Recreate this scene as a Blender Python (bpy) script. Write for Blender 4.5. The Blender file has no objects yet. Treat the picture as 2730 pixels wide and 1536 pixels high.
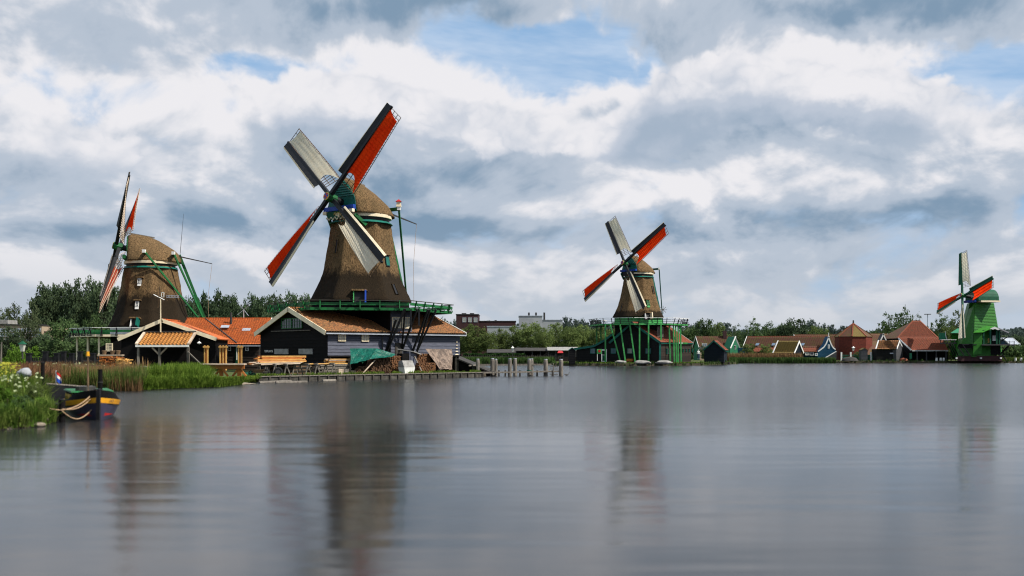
import bpy, bmesh, math, random
import numpy as np
from mathutils import Vector, Matrix, noise as mnoise
from mathutils.geometry import tessellate_polygon
R = math.radians
random.seed(7); np.random.seed(7)
scene = bpy.context.scene
col = scene.collection
# ------------------------------------------------------------------ camera
FPX, CAMH, YHOR = 2654.0, 2.34, 939.0        # focal length in photo pixels, eye height (m), horizon row
cam_d = bpy.data.cameras.new('camera'); cam = bpy.data.objects.new('camera', cam_d); col.objects.link(cam)
cam.location = (0, 0, CAMH); cam.rotation_euler = (R(90), 0, 0)
cam_d.sensor_width = 36; cam_d.lens = 36 * FPX / 2730; cam_d.shift_y = (YHOR - 768) / 2730
cam_d.clip_start = .3; cam_d.clip_end = 6000
cam_d.dof.use_dof = True; cam_d.dof.focus_distance = 140; cam_d.dof.aperture_fstop = .5
scene.camera = cam
def at(px, py, Y):                            # photo pixel + distance -> point in the place
    return Vector(((px - 1365) / FPX * Y, Y, CAMH - (py - YHOR) / FPX * Y))
def X_(px, Y): return (px - 1365) / FPX * Y
def Z_(py, Y): return CAMH - (py - YHOR) / FPX * Y
# ------------------------------------------------------------------ light
SUN_AZ, SUN_EL = 110, 50                      # clockwise from the view axis; elevation
sun_d = bpy.data.lights.new('sun', 'SUN'); sun = bpy.data.objects.new('sun', sun_d); col.objects.link(sun)
sun_d.energy = 5.0; sun_d.angle = R(.6); sun_d.color = (1, .95, .86)
sdir = Vector((math.sin(R(SUN_AZ)) * math.cos(R(SUN_EL)), math.cos(R(SUN_AZ)) * math.cos(R(SUN_EL)), math.sin(R(SUN_EL))))
sun.rotation_euler = sdir.to_track_quat('Z', 'Y').to_euler(); sun.location = sdir * 300
vs = scene.view_settings; vs.view_transform = 'Standard'; vs.look = 'None'; vs.exposure = .38; vs.gamma = 1; vs.use_curve_mapping = False
scene.cycles.use_denoising = True; scene.cycles.use_adaptive_sampling = True; scene.cycles.adaptive_threshold = .012; scene.cycles.pixel_filter_type = 'BLACKMAN_HARRIS'; scene.cycles.filter_width = 1.15
scene.cycles.max_bounces = 6; scene.cycles.diffuse_bounces = 2; scene.cycles.glossy_bounces = 3; scene.cycles.transmission_bounces = 3; scene.cycles.transparent_max_bounces = 6
scene.cycles.caustics_reflective = False; scene.cycles.caustics_refractive = False
# ------------------------------------------------------------------ node expressions
class E:
    nt = None
    def __init__(s, sock): s.s = sock
    def __add__(a, b): return mth('ADD', a, b)
    def __radd__(a, b): return mth('ADD', a, b)
    def __sub__(a, b): return mth('SUBTRACT', a, b)
    def __rsub__(a, b): return mth('SUBTRACT', b, a)
    def __mul__(a, b): return mth('MULTIPLY', a, b)
    def __rmul__(a, b): return mth('MULTIPLY', a, b)
    def __truediv__(a, b): return mth('DIVIDE', a, b)
    def __rtruediv__(a, b): return mth('DIVIDE', b, a)
def put(sock, v):
    if isinstance(v, E): E.nt.links.new(v.s, sock)
    elif isinstance(v, bpy.types.NodeSocket): E.nt.links.new(v, sock)
    else: sock.default_value = v
def node(t, **kw):
    n = E.nt.nodes.new(t)
    for k, v in kw.items(): setattr(n, k, v)
    return n
def mth(op, a, b=0.0, c=None, clamp=False):
    n = node('ShaderNodeMath', operation=op, use_clamp=clamp); put(n.inputs[0], a); put(n.inputs[1], b)
    if c is not None: put(n.inputs[2], c)
    return E(n.outputs[0])
def sstep(x, lo, hi, a=0.0, b=1.0):
    n = node('ShaderNodeMapRange', interpolation_type='SMOOTHSTEP'); put(n.inputs[0], x)
    for i, v in enumerate((lo, hi, a, b)): put(n.inputs[i + 1], v)
    return E(n.outputs[0])
def xyz(x, y, z):
    n = node('ShaderNodeCombineXYZ'); put(n.inputs[0], x); put(n.inputs[1], y); put(n.inputs[2], z); return E(n.outputs[0])
def sep(v):
    n = node('ShaderNodeSeparateXYZ'); put(n.inputs[0], v); return [E(o) for o in n.outputs]
def noise(v, scale, detail=3, rough=.5, dist=0.0):
    n = node('ShaderNodeTexNoise'); put(n.inputs['Vector'], v); n.inputs['Scale'].default_value = scale
    n.inputs['Detail'].default_value = detail; n.inputs['Roughness'].default_value = rough; n.inputs['Distortion'].default_value = dist
    return E(n.outputs['Fac'])
def mix(f, a, b):
    n = node('ShaderNodeMix', data_type='RGBA'); put(n.inputs[0], f)
    for s, v in ((n.inputs[6], a), (n.inputs[7], b)): put(s, tuple(v) + (1,) if isinstance(v, tuple) and len(v) == 3 else v)
    return E(n.outputs[2])
def gain(c, f):                                # colour * factor
    n = node('ShaderNodeVectorMath', operation='SCALE'); put(n.inputs[0], c); put(n.inputs[3], f); return E(n.outputs[0])
# ------------------------------------------------------------------ world: blue sky with broken cumulus
world = bpy.data.worlds.new('World'); scene.world = world; world.use_nodes = True
E.nt = world.node_tree; E.nt.nodes.clear()
w_out = node('ShaderNodeOutputWorld'); w_bg = node('ShaderNodeBackground'); w_bg.inputs[1].default_value = .076
E.nt.links.new(w_bg.outputs[0], w_out.inputs[0])
skyn = node('ShaderNodeTexSky', sky_type='NISHITA', sun_disc=False); skyn.sun_elevation = R(SUN_EL); skyn.sun_rotation = R(SUN_AZ)
skyn.air_density = 1.0; skyn.dust_density = .6; skyn.ozone_density = 1.5
d_ = node('ShaderNodeTexCoord').outputs['Generated']
dx, dy, dz = sep(d_)
az = mth('ARCTAN2', dx, dy); el = mth('ARCSINE', dz)
def blob(a, e, px, py, rx, ry):                # soft bump in the sky, centred where the photograph has it
    a0 = math.atan((px - 1365) / FPX); e0 = math.atan((YHOR - py) / FPX * math.cos(a0))
    u = (a - a0) * (FPX / rx); v = (e - e0) * (FPX / ry)
    return mth('EXPONENT', (u * u + v * v) * -1.0)
COVER = [(880, 300, 230, 140, .40), (1250, 320, 330, 110, .34), (2130, 290, 400, 160, .46), (2480, 380, 260, 150, .2), (230, 70, 380, 110, .26),
         (1050, -10, 560, 85, .34), (2420, 10, 460, 90, .36), (1900, 60, 200, 80, .25), (300, 500, 700, 200, .22), (1360, 640, 1700, 200, .3),
         (1570, 160, 320, 75, -.40), (640, 175, 300, 42, -.30), (2560, 185, 330, 55, -.36), (150, 250, 500, 45, -.10), (1390, 130, 120, 55, -.16)]
SHADE = [(1000, 10, 430, 80, .75), (2430, 5, 420, 85, .75), (850, 330, 130, 70, .40), (1150, 470, 420, 75, .44), (1900, 310, 230, 65, .52), (600, 565, 520, 60, .30),
         (1400, 440, 330, 60, .26), (2300, 590, 520, 60, .44), (1850, 610, 380, 45, .25), (1150, 620, 600, 40, .3), (2350, 690, 600, 35, .34), (100, 610, 300, 60, .26), (250, 110, 200, 60, .22),
         (980, 190, 260, 55, -.45), (1280, 260, 230, 45, -.40), (2100, 170, 380, 70, -.55), (2450, 270, 250, 60, -.40), (1600, 330, 240, 70, -.26), (380, 350, 400, 80, -.22), (2000, 470, 500, 45, -.25), (450, 250, 500, 60, -.2), (1500, 560, 400, 40, -.2)]
def field(a, e):
    h = mth('LOGARITHM', mth('MAXIMUM', e, 0.0) + .18, 2.718)
    x, y, z = mth('SINE', a) * 2.2, mth('COSINE', a) * 2.2, h * 1.25
    w = noise(xyz(x, y, z), 2.2, 2, .5)
    return xyz(x, y, z), noise(xyz(x + w * .30, y, z + w * .30), 4.2, 8, .53)
def total(lst, a, e):
    t = None
    for (px, py, rx, ry, k) in lst:
        b = blob(a, e, px, py, rx, ry) * k; t = b if t is None else t + b
    return t
pA, nA = field(az, el)
_, nU = field(az + .010, el + .018)
wob = (noise(pA, 7.0, 4, .62) - .5) * .055; wob2 = (noise(pA, 2.6, 4, .6) - .5) * .24     # ragged outlines
cov = total(COVER, az + wob2, el + wob + wob2 * .28)
dens = (nA - .5) * 1.45 + .5 + cov
alpha = sstep(dens, .39, .64)
rim = sstep(dens, .50, .85, .18, 0)                                                        # thin edges let the light through
edge = (nA - nU) * 3.2
n2 = noise(pA, 2.1, 4, .5); n3 = noise(pA, 6.0, 6, .55)
sh = total(SHADE, az + wob2 * .7, el + wob + wob2 * .2) * 1.25 + (n2 - .5) * 1.0 + (n3 - .5) * .6 + .40 - edge - rim
bluec = E(skyn.outputs[0])
blue = mix(.75, bluec, (2.7, 5.0, 8.1))
veil = noise(xyz(mth('SINE', az) * 2, mth('COSINE', az) * 2, el * 9 + az * .8), 2.2, 5, .6)
blue = mix(sstep(veil, .36, .66, .12, .85), blue, (5.6, 6.8, 8.5))                            # thin high veil
cl = mix(sstep(sh, -.1, .55), (8.6, 8.5, 8.8), (4.8, 5.5, 6.5))
cl = mix(sstep(sh, .55, 1.35), cl, (2.2, 3.25, 4.5))
skyc = mix(alpha, blue, cl)
# heaped cumulus heads in front, with puffy outlines, bright crowns and grey bases
CUM = [(770, 300, 110, 90, .75), (900, 255, 150, 95, .9), (1070, 290, 150, 80, .8), (1250, 325, 170, 75, .8), (1450, 365, 190, 70, .7), (1640, 400, 160, 80, .6),
       (1830, 250, 130, 110, .85), (2030, 215, 190, 95, .9), (2260, 265, 200, 100, .9), (2480, 330, 180, 120, .85), (1760, 350, 150, 100, .7), (2640, 400, 120, 130, .6), (420, 430, 260, 110, .62), (120, 400, 200, 130, .7)]
pc = xyz(mth('SINE', az) * 2.2, mth('COSINE', az) * 2.2, el * 2.7)
wc = (noise(pc, 5.0, 5, .65) - .5)
pc2 = xyz(mth('SINE', az) * 2.2 + wc * .10, mth('COSINE', az) * 2.2, el * 2.7 + wc * .12)
puff = lambda k: mth('ABSOLUTE', noise(pc2, k, 1, .5) - .5) * 2.6
bil = puff(5.0) * .55 + puff(11.0) * .40 + puff(24.0) * .25 - .36
dc = total(CUM, az + wc * .05, el + wc * .03) + bil * .62
dcu = total(CUM, az + .015 + wc * .05, el + .042 + wc * .03) + bil * .25 + (n3 - .5) * .7
a2 = sstep(dc, .47, .70) * sstep(total([(900, 180, 420, 200, 1.0), (1350, 250, 520, 200, .8), (2150, 190, 620, 230, 1.0), (300, 330, 420, 160, .7)], az, el), .25, .7)
shc = sstep(dcu, .30, 1.2) * .8 + (n3 - .5) * .75 + (n2 - .5) * 1.0 - bil * .7 + .12
cc = mix(sstep(shc, .05, .62), (8.6, 8.5, 8.8), (5.2, 5.8, 6.8)); cc = mix(sstep(shc, .6, 1.1), cc, (3.8, 4.65, 5.8))
skyc = mix(a2, skyc, cc)
skyc = mix(sstep(el, .13, .0, 0, .8), skyc, (5.5, 5.95, 6.6))                           # milky air towards the horizon
put(w_bg.inputs[0], skyc)
world.cycles.sampling_method = 'MANUAL'; world.cycles.sample_map_resolution = 256
# ------------------------------------------------------------------ materials
MATS = {}
def new_mat(name):
    m = bpy.data.materials.new(name); m.use_nodes = True; E.nt = m.node_tree; E.nt.nodes.clear()
    out = node('ShaderNodeOutputMaterial'); MATS[name] = m; return m, out
def principled(out, colr, rough=.8, spec=.3, normal=None, metal=0):
    b = node('ShaderNodeBsdfPrincipled'); put(b.inputs['Base Color'], colr if not isinstance(colr, tuple) else tuple(colr) + (1,)); put(b.inputs['Roughness'], rough)
    b.inputs['Specular IOR Level'].default_value = spec; b.inputs['Metallic'].default_value = metal
    if normal is not None: E.nt.links.new(normal, b.inputs['Normal'])
    E.nt.links.new(b.outputs[0], out.inputs[0]); return b
def bumpn(h, strength, dist=.05):
    n = node('ShaderNodeBump'); put(n.inputs['Height'], h); n.inputs['Strength'].default_value = strength; n.inputs['Distance'].default_value = dist; return n.outputs[0]
def opos(stretch=(1, 1, 1), rnd=True):
    o = node('ShaderNodeTexCoord').outputs['Object']
    m = node('ShaderNodeVectorMath', operation='MULTIPLY'); put(m.inputs[0], o); m.inputs[1].default_value = stretch
    if not rnd: return E(m.outputs[0])
    r = node('ShaderNodeObjectInfo').outputs['Random']; a = node('ShaderNodeVectorMath', operation='ADD'); put(a.inputs[0], m.outputs[0]); put(a.inputs[1], xyz(E(r) * 37.0, E(r) * 91.0, E(r) * 53.0)); return E(a.outputs[0])
def mat(name, c, c2=None, scale=3, rough=.8, bump=0, bscale=12, stretch=(1, 1, 1), rnd=0.0, spec=.25, metal=0, contrast=(.35, .65), dist=.03):
    m, out = new_mat(name); p = opos(stretch)
    n = noise(p, scale, 4, .6); colr = mix(sstep(n, *contrast), c, c2 or tuple(x * .7 for x in c))
    if rnd:
        r = E(node('ShaderNodeObjectInfo').outputs['Random']); colr = gain(colr, r * (2 * rnd) + (1 - rnd))
    nm = bumpn(noise(p, bscale, 4, .6), bump, dist) if bump else None
    principled(out, colr, rough, spec, nm, metal); return m
mat('tar_wood', (.0035, .0032, .0034), (.007, .0055, .005), 2, .8, .4, 20, (1, 1, 6), .35, .12)
mat('slate_wood', (.085, .090, .118), (.060, .064, .085), 1.2, .6, .3, 25, (1, 1, 9), .22)  # barn boards: sunlight on tar put into the tone; hut: own blue-grey
mat('brown_board', (.028, .018, .013), (.012, .009, .007), 1.5, .8, .4, 20, (1, 1, 6), .3)
mat('cream', (.86, .74, .52), (.74, .62, .42), 1.5, .55, .1, 20)
mat('white', (.78, .77, .72), (.62, .61, .57), 1.2, .5)
mat('green', (.010, .125, .030), (.012, .075, .024), 2.4, .5, .2, 20, rnd=.18)
mat('bright_green', (.062, .34, .085), (.04, .22, .06), 2.0, .5, .2, 14, rnd=.14)
mat('teal', (.008, .13, .095), (.006, .085, .065), 1.4, .45, rnd=.1)
mat('black', (.008, .008, .009), (.014, .014, .016), 2, .5); mat('tug_hull', (.026, .024, .055), (.036, .032, .06), 2, .28, spec=.5)  # tug_hull: black paint with its violet sheen put into the colour
mat('iron', (.03, .03, .033), (.05, .045, .04), 3, .5)
mat('blue_paint', (.015, .06, .36), (.012, .04, .22), 1.5, .45)
mat('red_paint', (.50, .018, .012), (.36, .012, .01), 1.5, .45)
mat('yellow_paint', (.72, .33, .015), (.6, .26, .012), 1.5, .4)
mat('gold', (.62, .42, .10), None, 3, .4)
mat('blue_house', (.012, .055, .10), (.010, .042, .078), 2, .6, .3, 10, (1, 1, 8), .1)
mat('navy', (.008, .02, .036), (.006, .014, .026), 2, .6, .3, 10, (1, 1, 8), .1)
mat('green_house', (.03, .20, .10), (.025, .16, .08), 2, .6, .2, 10, (1, 1, 8))
mat('mill_green', (.028, .175, .014), (.020, .115, .010), 1.5, .5, .2, 10, (1, 1, 6), .1)
mat('dark_green', (.006, .085, .04), (.005, .06, .03), 1.5, .7)
mat('brick', (.17, .035, .02), (.10, .024, .016), 2.5, .9, .5, 9)
mat('brown_brick', (.055, .024, .024), (.04, .018, .018), 3, .9)
mat('pale_wall', (.33, .34, .35), (.27, .28, .29), .3, .8)
mat('tan_wall', (.34, .26, .18), (.28, .21, .15), .6, .9)
mat('grey_wood', (.20, .175, .145), (.11, .095, .08), 3, .85, .5, 16, (3, 3, .6), .2)
mat('wet_wood', (.060, .052, .042), (.035, .03, .024), 3, .6, .5, 16, rnd=.25)
mat('timber', (.42, .15, .032), (.32, .10, .022), 2, .7, .2, 14, (1, 1, 1), .25)
mat('yellow_timber', (.62, .36, .11), (.48, .25, .07), 2, .7, .2, 14, rnd=.22)
mat('pale_timber', (.55, .44, .33), (.40, .30, .22), 2, .75, .2, 14, rnd=.2)
mat('oak', (.16, .10, .055), (.09, .055, .03), 3, .8, .3, 14, rnd=.2)
mat('log', (.28, .125, .05), (.10, .05, .026), 9, .85, .3, 14, contrast=(.3, .6))
mat('log_dark', (.17, .085, .042), (.05, .028, .017), 9, .85, .3, 14, contrast=(.3, .6))
mat('stone', (.30, .25, .19), (.17, .14, .11), 3, .85, .5, 8, rnd=.15)
mat('concrete', (.30, .29, .27), (.2, .19, .175), 2.5, .9, .3, 12)
mat('panel', (.080, .074, .062), (.036, .032, .027), 2.6, .9, .5, 9, rnd=.28)
mat('roof_felt', (.055, .05, .045), (.035, .032, .03), 2, .9, .3)
mat('teal_tarp', (.005, .115, .078), (.002, .06, .042), 2.0, .38, .9, 3, dist=.15)
mat('brown_tarp', (.25, .18, .135), (.085, .06, .045), 3.2, .6, 1.0, 2.6, (1, 1, .35), dist=.25)
mat('tyre', (.012, .012, .012), None, 4, .8)
mat('rope', (.42, .28, .17), (.3, .2, .12), 20, .8)
mat('soil', (.085, .07, .045), (.05, .04, .028), .6, .95, .4, 4)
mat('bark', (.07, .055, .04), (.035, .028, .02), 5, .95, .6, 12)
mat('birch', (.32, .30, .27), (.12, .11, .10), 5, .9)
mat('skin', (.45, .27, .2)); mat('cloth_grey', (.25, .27, .3)); mat('denim', (.03, .05, .1))
mat('zinc', (.45, .48, .52), (.36, .38, .42), 2, .4, metal=.3)
mat('parsley', (.55, .58, .36), (.30, .38, .16), 30, .8); mat('yellow_flower', (.42, .34, .03), (.20, .26, .03), 30, .8)
def tile_mat(name, c, c2, moss=None, amt=.5):
    m, out = new_mat(name); p = opos(); r = E(node('ShaderNodeObjectInfo').outputs['Random'])
    n = noise(p, 4.5, 4, .85); colr = mix(sstep(n, .38, .62), c, c2)
    colr = mix(sstep(noise(p, 13, 2, .5), .52, .70, 0, .75), colr, tuple(x * .35 for x in c2))
    if moss: colr = mix(sstep(noise(p, 1.1, 5, .7), .62 - amt * .3, .8 - amt * .2), colr, moss)
    principled(out, gain(colr, r * .3 + .85), .75, .25, bumpn(noise(p, 14, 3, .6), .4, .02)); return m
tile_mat('tile_orange', (.56, .135, .028), (.30, .065, .018), (.20, .07, .022), .3)
tile_mat('tile_brown', (.35, .140, .042), (.070, .032, .015), (.15, .085, .03), .5)
tile_mat('tile_yellow', (.44, .20, .045), (.30, .115, .03))
tile_mat('tile_red', (.27, .068, .030), (.13, .036, .020), (.12, .055, .024), .35)
tile_mat('tile_dull', (.135, .052, .030), (.085, .038, .024), (.085, .066, .016), .62)
tile_mat('tile_moss', (.135, .095, .02), (.09, .062, .016), (.17, .10, .02), .3)
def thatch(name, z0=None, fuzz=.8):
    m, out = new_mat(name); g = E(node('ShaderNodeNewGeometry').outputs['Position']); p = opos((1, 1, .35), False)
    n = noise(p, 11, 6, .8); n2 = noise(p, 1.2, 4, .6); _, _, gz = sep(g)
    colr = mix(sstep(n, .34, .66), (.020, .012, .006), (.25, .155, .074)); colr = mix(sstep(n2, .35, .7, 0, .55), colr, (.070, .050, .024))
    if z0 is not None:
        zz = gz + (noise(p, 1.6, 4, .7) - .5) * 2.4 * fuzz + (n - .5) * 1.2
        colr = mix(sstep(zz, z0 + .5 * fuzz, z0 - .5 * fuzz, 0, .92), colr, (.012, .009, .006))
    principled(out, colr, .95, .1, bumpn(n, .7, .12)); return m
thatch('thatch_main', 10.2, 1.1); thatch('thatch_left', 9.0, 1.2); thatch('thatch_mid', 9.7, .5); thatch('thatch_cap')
def cloth(name, c, c2):
    m, out = new_mat(name); p = opos((1, 1, 1), False); colr = mix(sstep(noise(p, .9, 4, .6), .35, .7), c, c2)
    nm = bumpn(noise(p, 3, 3, .5), .3, .05)
    a = node('ShaderNodeBsdfDiffuse'); b = node('ShaderNodeBsdfTranslucent'); x = node('ShaderNodeMixShader'); x.inputs[0].default_value = .62
    for q in (a, b): put(q.inputs[0], colr); E.nt.links.new(nm, q.inputs['Normal'])
    E.nt.links.new(a.outputs[0], x.inputs[1]); E.nt.links.new(b.outputs[0], x.inputs[2]); E.nt.links.new(x.outputs[0], out.inputs[0])
cloth('red_cloth', (.97, .058, .008), (.90, .036, .006)); cloth('white_cloth', (.97, .89, .70), (.92, .82, .62))
def leaf(name, c, c2, tr=.35, sc=.5):
    m, out = new_mat(name); g = node('ShaderNodeNewGeometry').outputs['Position']; r = E(node('ShaderNodeObjectInfo').outputs['Random'])
    n = noise(g, sc, 3, .6); colr = gain(mix(sstep(n, .35, .65), c, c2), r * .5 + .75)
    a = node('ShaderNodeBsdfDiffuse'); b = node('ShaderNodeBsdfTranslucent'); x = node('ShaderNodeMixShader'); x.inputs[0].default_value = tr
    for q in (a, b): put(q.inputs[0], colr)
    E.nt.links.new(a.outputs[0], x.inputs[1]); E.nt.links.new(b.outputs[0], x.inputs[2]); E.nt.links.new(x.outputs[0], out.inputs[0])
leaf('leaf_dark', (.060, .090, .050), (.088, .122, .060)); leaf('leaf_mid', (.066, .108, .042), (.088, .132, .050)); leaf('leaf_light', (.115, .158, .052), (.145, .185, .06))
leaf('leaf_olive', (.085, .110, .055), (.10, .125, .062)); leaf('leaf_bright', (.085, .16, .022), (.11, .19, .03)); leaf('leaf_far', (.068, .094, .082), (.088, .114, .096))  # leaf_far: distance haze put into the foliage as a bluish tint
leaf('leaf_mix', (.060, .094, .050), (.08, .118, .058)); leaf('grass', (.085, .145, .020), (.15, .215, .036), .4, 1.6); leaf('lush', (.060, .115, .018), (.15, .20, .045), .4, 2.2); leaf('reed', (.070, .110, .026), (.13, .155, .045), .4, 1.2); leaf('reed_far', (.040, .078, .022), (.062, .10, .03), .3, .6)
leaf('reed_dry', (.26, .16, .075), (.20, .12, .06), .3, 1.5); leaf('plume', (.22, .11, .055), (.17, .09, .05), .3, 1.5); leaf('hedge', (.02, .045, .014), (.03, .06, .018), .3, 2)
def glass(name, c, rough=.08):
    m, out = new_mat(name); principled(out, c, rough, .8); return m
glass('glass', (.012, .014, .018)); glass('pale_glass', (.34, .33, .27), .3); glass('blue_glass', (.10, .14, .19), .15)
m, out = new_mat('lamp_glass'); principled(out, (.55, .55, .48), .2, .5)
# stripes of boards too fine to tell apart, as relief
def clap(name, c, pitch):
    m, out = new_mat(name); g = node('ShaderNodeNewGeometry').outputs['Position']; _, _, gz = sep(g)
    fr = mth('FRACT', gz / pitch); n = noise(opos((1, 1, 6)), 2, 3, .6)
    principled(out, mix(sstep(n, .35, .65), c, tuple(x * .72 for x in c)), .7, .25, bumpn(fr, 1.0, .06)); return m
clap('clap_black', (.0065, .006, .0068), .3); clap('clap_grey', (.085, .085, .092), .3); clap('clap_navy', (.005, .011, .022), .3); clap('clap_blue', (.018, .10, .18), .3); clap('clap_green', (.035, .22, .11), .3)
# water: brown body, wind ripples farther out, calmer long swell close by
m, out = new_mat('water'); g = node('ShaderNodeNewGeometry').outputs['Position']; gx, gy, gz = sep(g)
calm = sstep(gy + (noise(xyz(gx * .06, gy * .10, 0.0), 1, 3, .6) - .5) * 16, 24, 52)      # 0 calm, 1 rippled
swell = noise(xyz(gx * .16, gy * .8, 0.0), 1.0, 2, .5, .5); rip = noise(xyz(gx * 1.1, gy * 3.2, 0.0), 1.0, 4, .62); fine = noise(xyz(gx * 3.5, gy * 9.0, 0.0), 1.0, 3, .6)
hgt = swell * .022 + rip * (calm * .042 + .002) + fine * (calm * .036)
patch = sstep(noise(xyz(gx * .03, gy * .05, 3.0), 1, 4, .6), .4, .65)
bw = principled(out, mix(patch, (.014, .014, .014), (.024, .025, .027)), .13, .5, bumpn(hgt, 1.0, 1.0)); bw.inputs['IOR'].default_value = 1.33
put(bw.inputs['Roughness'], calm * .045 + .122)
m, out = new_mat('land'); g = node('ShaderNodeNewGeometry').outputs['Position']
lc = mix(sstep(noise(g, .35, 5, .65), .4, .62), (.060, .095, .022), (.075, .07, .035)); principled(out, lc, .95, .1, bumpn(noise(g, 3, 4, .7), .8, .12))
# ------------------------------------------------------------------ object helpers
def org_of(p):
    while p is not None and p.parent is not None: p = p.parent
    return Vector(p.location) if p is not None else Vector((0, 0, 0))
def props(o, label=None, cat=None, group=None, kind=None):
    for k, v in (('label', label), ('category', cat), ('group', group), ('kind', kind)):
        if v: o[k] = v
    return o
def thing(name, label, cat, loc, group=None):
    o = bpy.data.objects.new(name, None); col.objects.link(o); o.location = loc; o.empty_display_size = .3
    return props(o, label, cat, group)
class MB:
    def __init__(s): s.v = []; s.f = []
    def add(s, vs, fs):
        n = len(s.v); s.v += [tuple(p) for p in vs]; s.f += [tuple(i + n for i in f) for f in fs]; return s
    def hexa(s, a):                            # 8 corners: bottom ring 0-3, top ring 4-7
        return s.add(a, [(3, 2, 1, 0), (4, 5, 6, 7), (0, 1, 5, 4), (1, 2, 6, 5), (2, 3, 7, 6), (3, 0, 4, 7)])
    def box(s, c, sx, sy, sz, ex=(1, 0, 0), ey=(0, 1, 0), ez=(0, 0, 1)):   # c = centre
        c, ex, ey, ez = Vector(c), Vector(ex) * sx / 2, Vector(ey) * sy / 2, Vector(ez) * sz / 2
        return s.hexa([c - ex - ey - ez, c + ex - ey - ez, c + ex + ey - ez, c - ex + ey - ez, c - ex - ey + ez, c + ex - ey + ez, c + ex + ey + ez, c - ex + ey + ez])
    def beam(s, p, q, w, h=None, up=(0, 0, 1), w2=None, h2=None):
        p, q = Vector(p), Vector(q); h = h or w; w2 = w2 or w; h2 = h2 or h; d = (q - p).normalized(); up = Vector(up)
        if abs(d.dot(up.normalized())) > .98: up = Vector((0, 1, 0)) if abs(d.y) < .9 else Vector((1, 0, 0))
        sd = d.cross(up).normalized(); u = sd.cross(d)
        return s.hexa([p - sd * w / 2 - u * h / 2, q - sd * w2 / 2 - u * h2 / 2, q + sd * w2 / 2 - u * h2 / 2, p + sd * w / 2 - u * h / 2, p - sd * w / 2 + u * h / 2, q - sd * w2 / 2 + u * h2 / 2, q + sd * w2 / 2 + u * h2 / 2, p + sd * w / 2 + u * h / 2])
    def tube(s, pts, rs, n=8, cap=True):
        pts = [Vector(p) for p in pts]
        if not isinstance(rs, (list, tuple)): rs = [rs] * len(pts)
        rings = []
        for i, p in enumerate(pts):
            d = (pts[min(i + 1, len(pts) - 1)] - pts[max(i - 1, 0)]).normalized(); a = Vector((0, 0, 1)) if abs(d.z) < .9 else Vector((1, 0, 0))
            x = d.cross(a).normalized(); y = d.cross(x)
            rings.append([p + (x * math.cos(2 * math.pi * k / n) + y * math.sin(2 * math.pi * k / n)) * rs[i] for k in range(n)])
        return s.loft(rings, True, cap)
    def loft(s, rings, closed=True, cap=True):
        n = len(rings[0]); b = len(s.v)
        for r in rings: s.v += [tuple(p) for p in r]
        for i in range(len(rings) - 1):
            for k in range(n if closed else n - 1):
                a, c = b + i * n + k, b + i * n + (k + 1) % n
                s.f.append((a, c, c + n, a + n))
        if cap: s.f.append(tuple(range(b + n - 1, b - 1, -1))); e = b + (len(rings) - 1) * n; s.f.append(tuple(range(e, e + n)))
        return s
    def prism(s, poly, z0, z1):
        return s.loft([[Vector((p[0], p[1], z0)) for p in poly], [Vector((p[0], p[1], z1)) for p in poly]])
    def plate(s, pts, thick):                  # flat outline given an even thickness
        pts = [Vector(p) for p in pts]; n = (pts[1] - pts[0]).cross(pts[2] - pts[0]).normalized() * thick
        return s.loft([pts, [p + n for p in pts]])
    def build(s, name, m, parent=None, smooth=False, loc=None, kind=None, **pr):
        o_ = org_of(parent) if parent is not None else Vector(loc or (0, 0, 0))
        me = bpy.data.meshes.new(name); me.from_pydata([(x - o_.x, y - o_.y, z - o_.z) for x, y, z in s.v], [], s.f)
        me.materials.append(MATS[m]); me.update()
        bm = bmesh.new(); bm.from_mesh(me); bmesh.ops.recalc_face_normals(bm, faces=bm.faces); bm.to_mesh(me); bm.free()
        if smooth: me.polygons.foreach_set('use_smooth', [True] * len(me.polygons))
        o = bpy.data.objects.new(name, me); col.objects.link(o)
        if parent is not None: o.parent = parent
        else: o.location = o_
        return props(o, pr.get('label'), pr.get('cat'), pr.get('group'), kind)
def inst(name, me, M, parent):
    o = bpy.data.objects.new(name, me); col.objects.link(o); o.parent = parent
    o.matrix_local = Matrix.Translation(-org_of(parent)) @ M; return o
def unit_box(name, m):
    o = MB().box((0, 0, 0), 1, 1, 1).build(name, m); me = o.data; bpy.data.objects.remove(o); return me
def raw(name, v, f, m, parent=None, loc=(0, 0, 0), kind=None, nv=4, **pr):      # numpy quads/tris, fast
    o_ = org_of(parent) if parent is not None else Vector(loc); v = np.asarray(v, np.float32) - np.array(o_, np.float32); f = np.asarray(f, np.int32)
    me = bpy.data.meshes.new(name); me.vertices.add(len(v)); me.vertices.foreach_set('co', v.ravel()); me.loops.add(f.size); me.loops.foreach_set('vertex_index', f.ravel())
    me.polygons.add(len(f)); me.polygons.foreach_set('loop_start', np.arange(0, f.size, nv, dtype=np.int32)); me.polygons.foreach_set('loop_total', np.full(len(f), nv, np.int32)); me.materials.append(MATS[m]); me.update(calc_edges=True)
    o = bpy.data.objects.new(name, me); col.objects.link(o)
    if parent is not None: o.parent = parent
    else: o.location = o_
    return props(o, pr.get('label'), pr.get('cat'), pr.get('group'), kind)
UZ = Vector((0, 0, 1))
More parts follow.
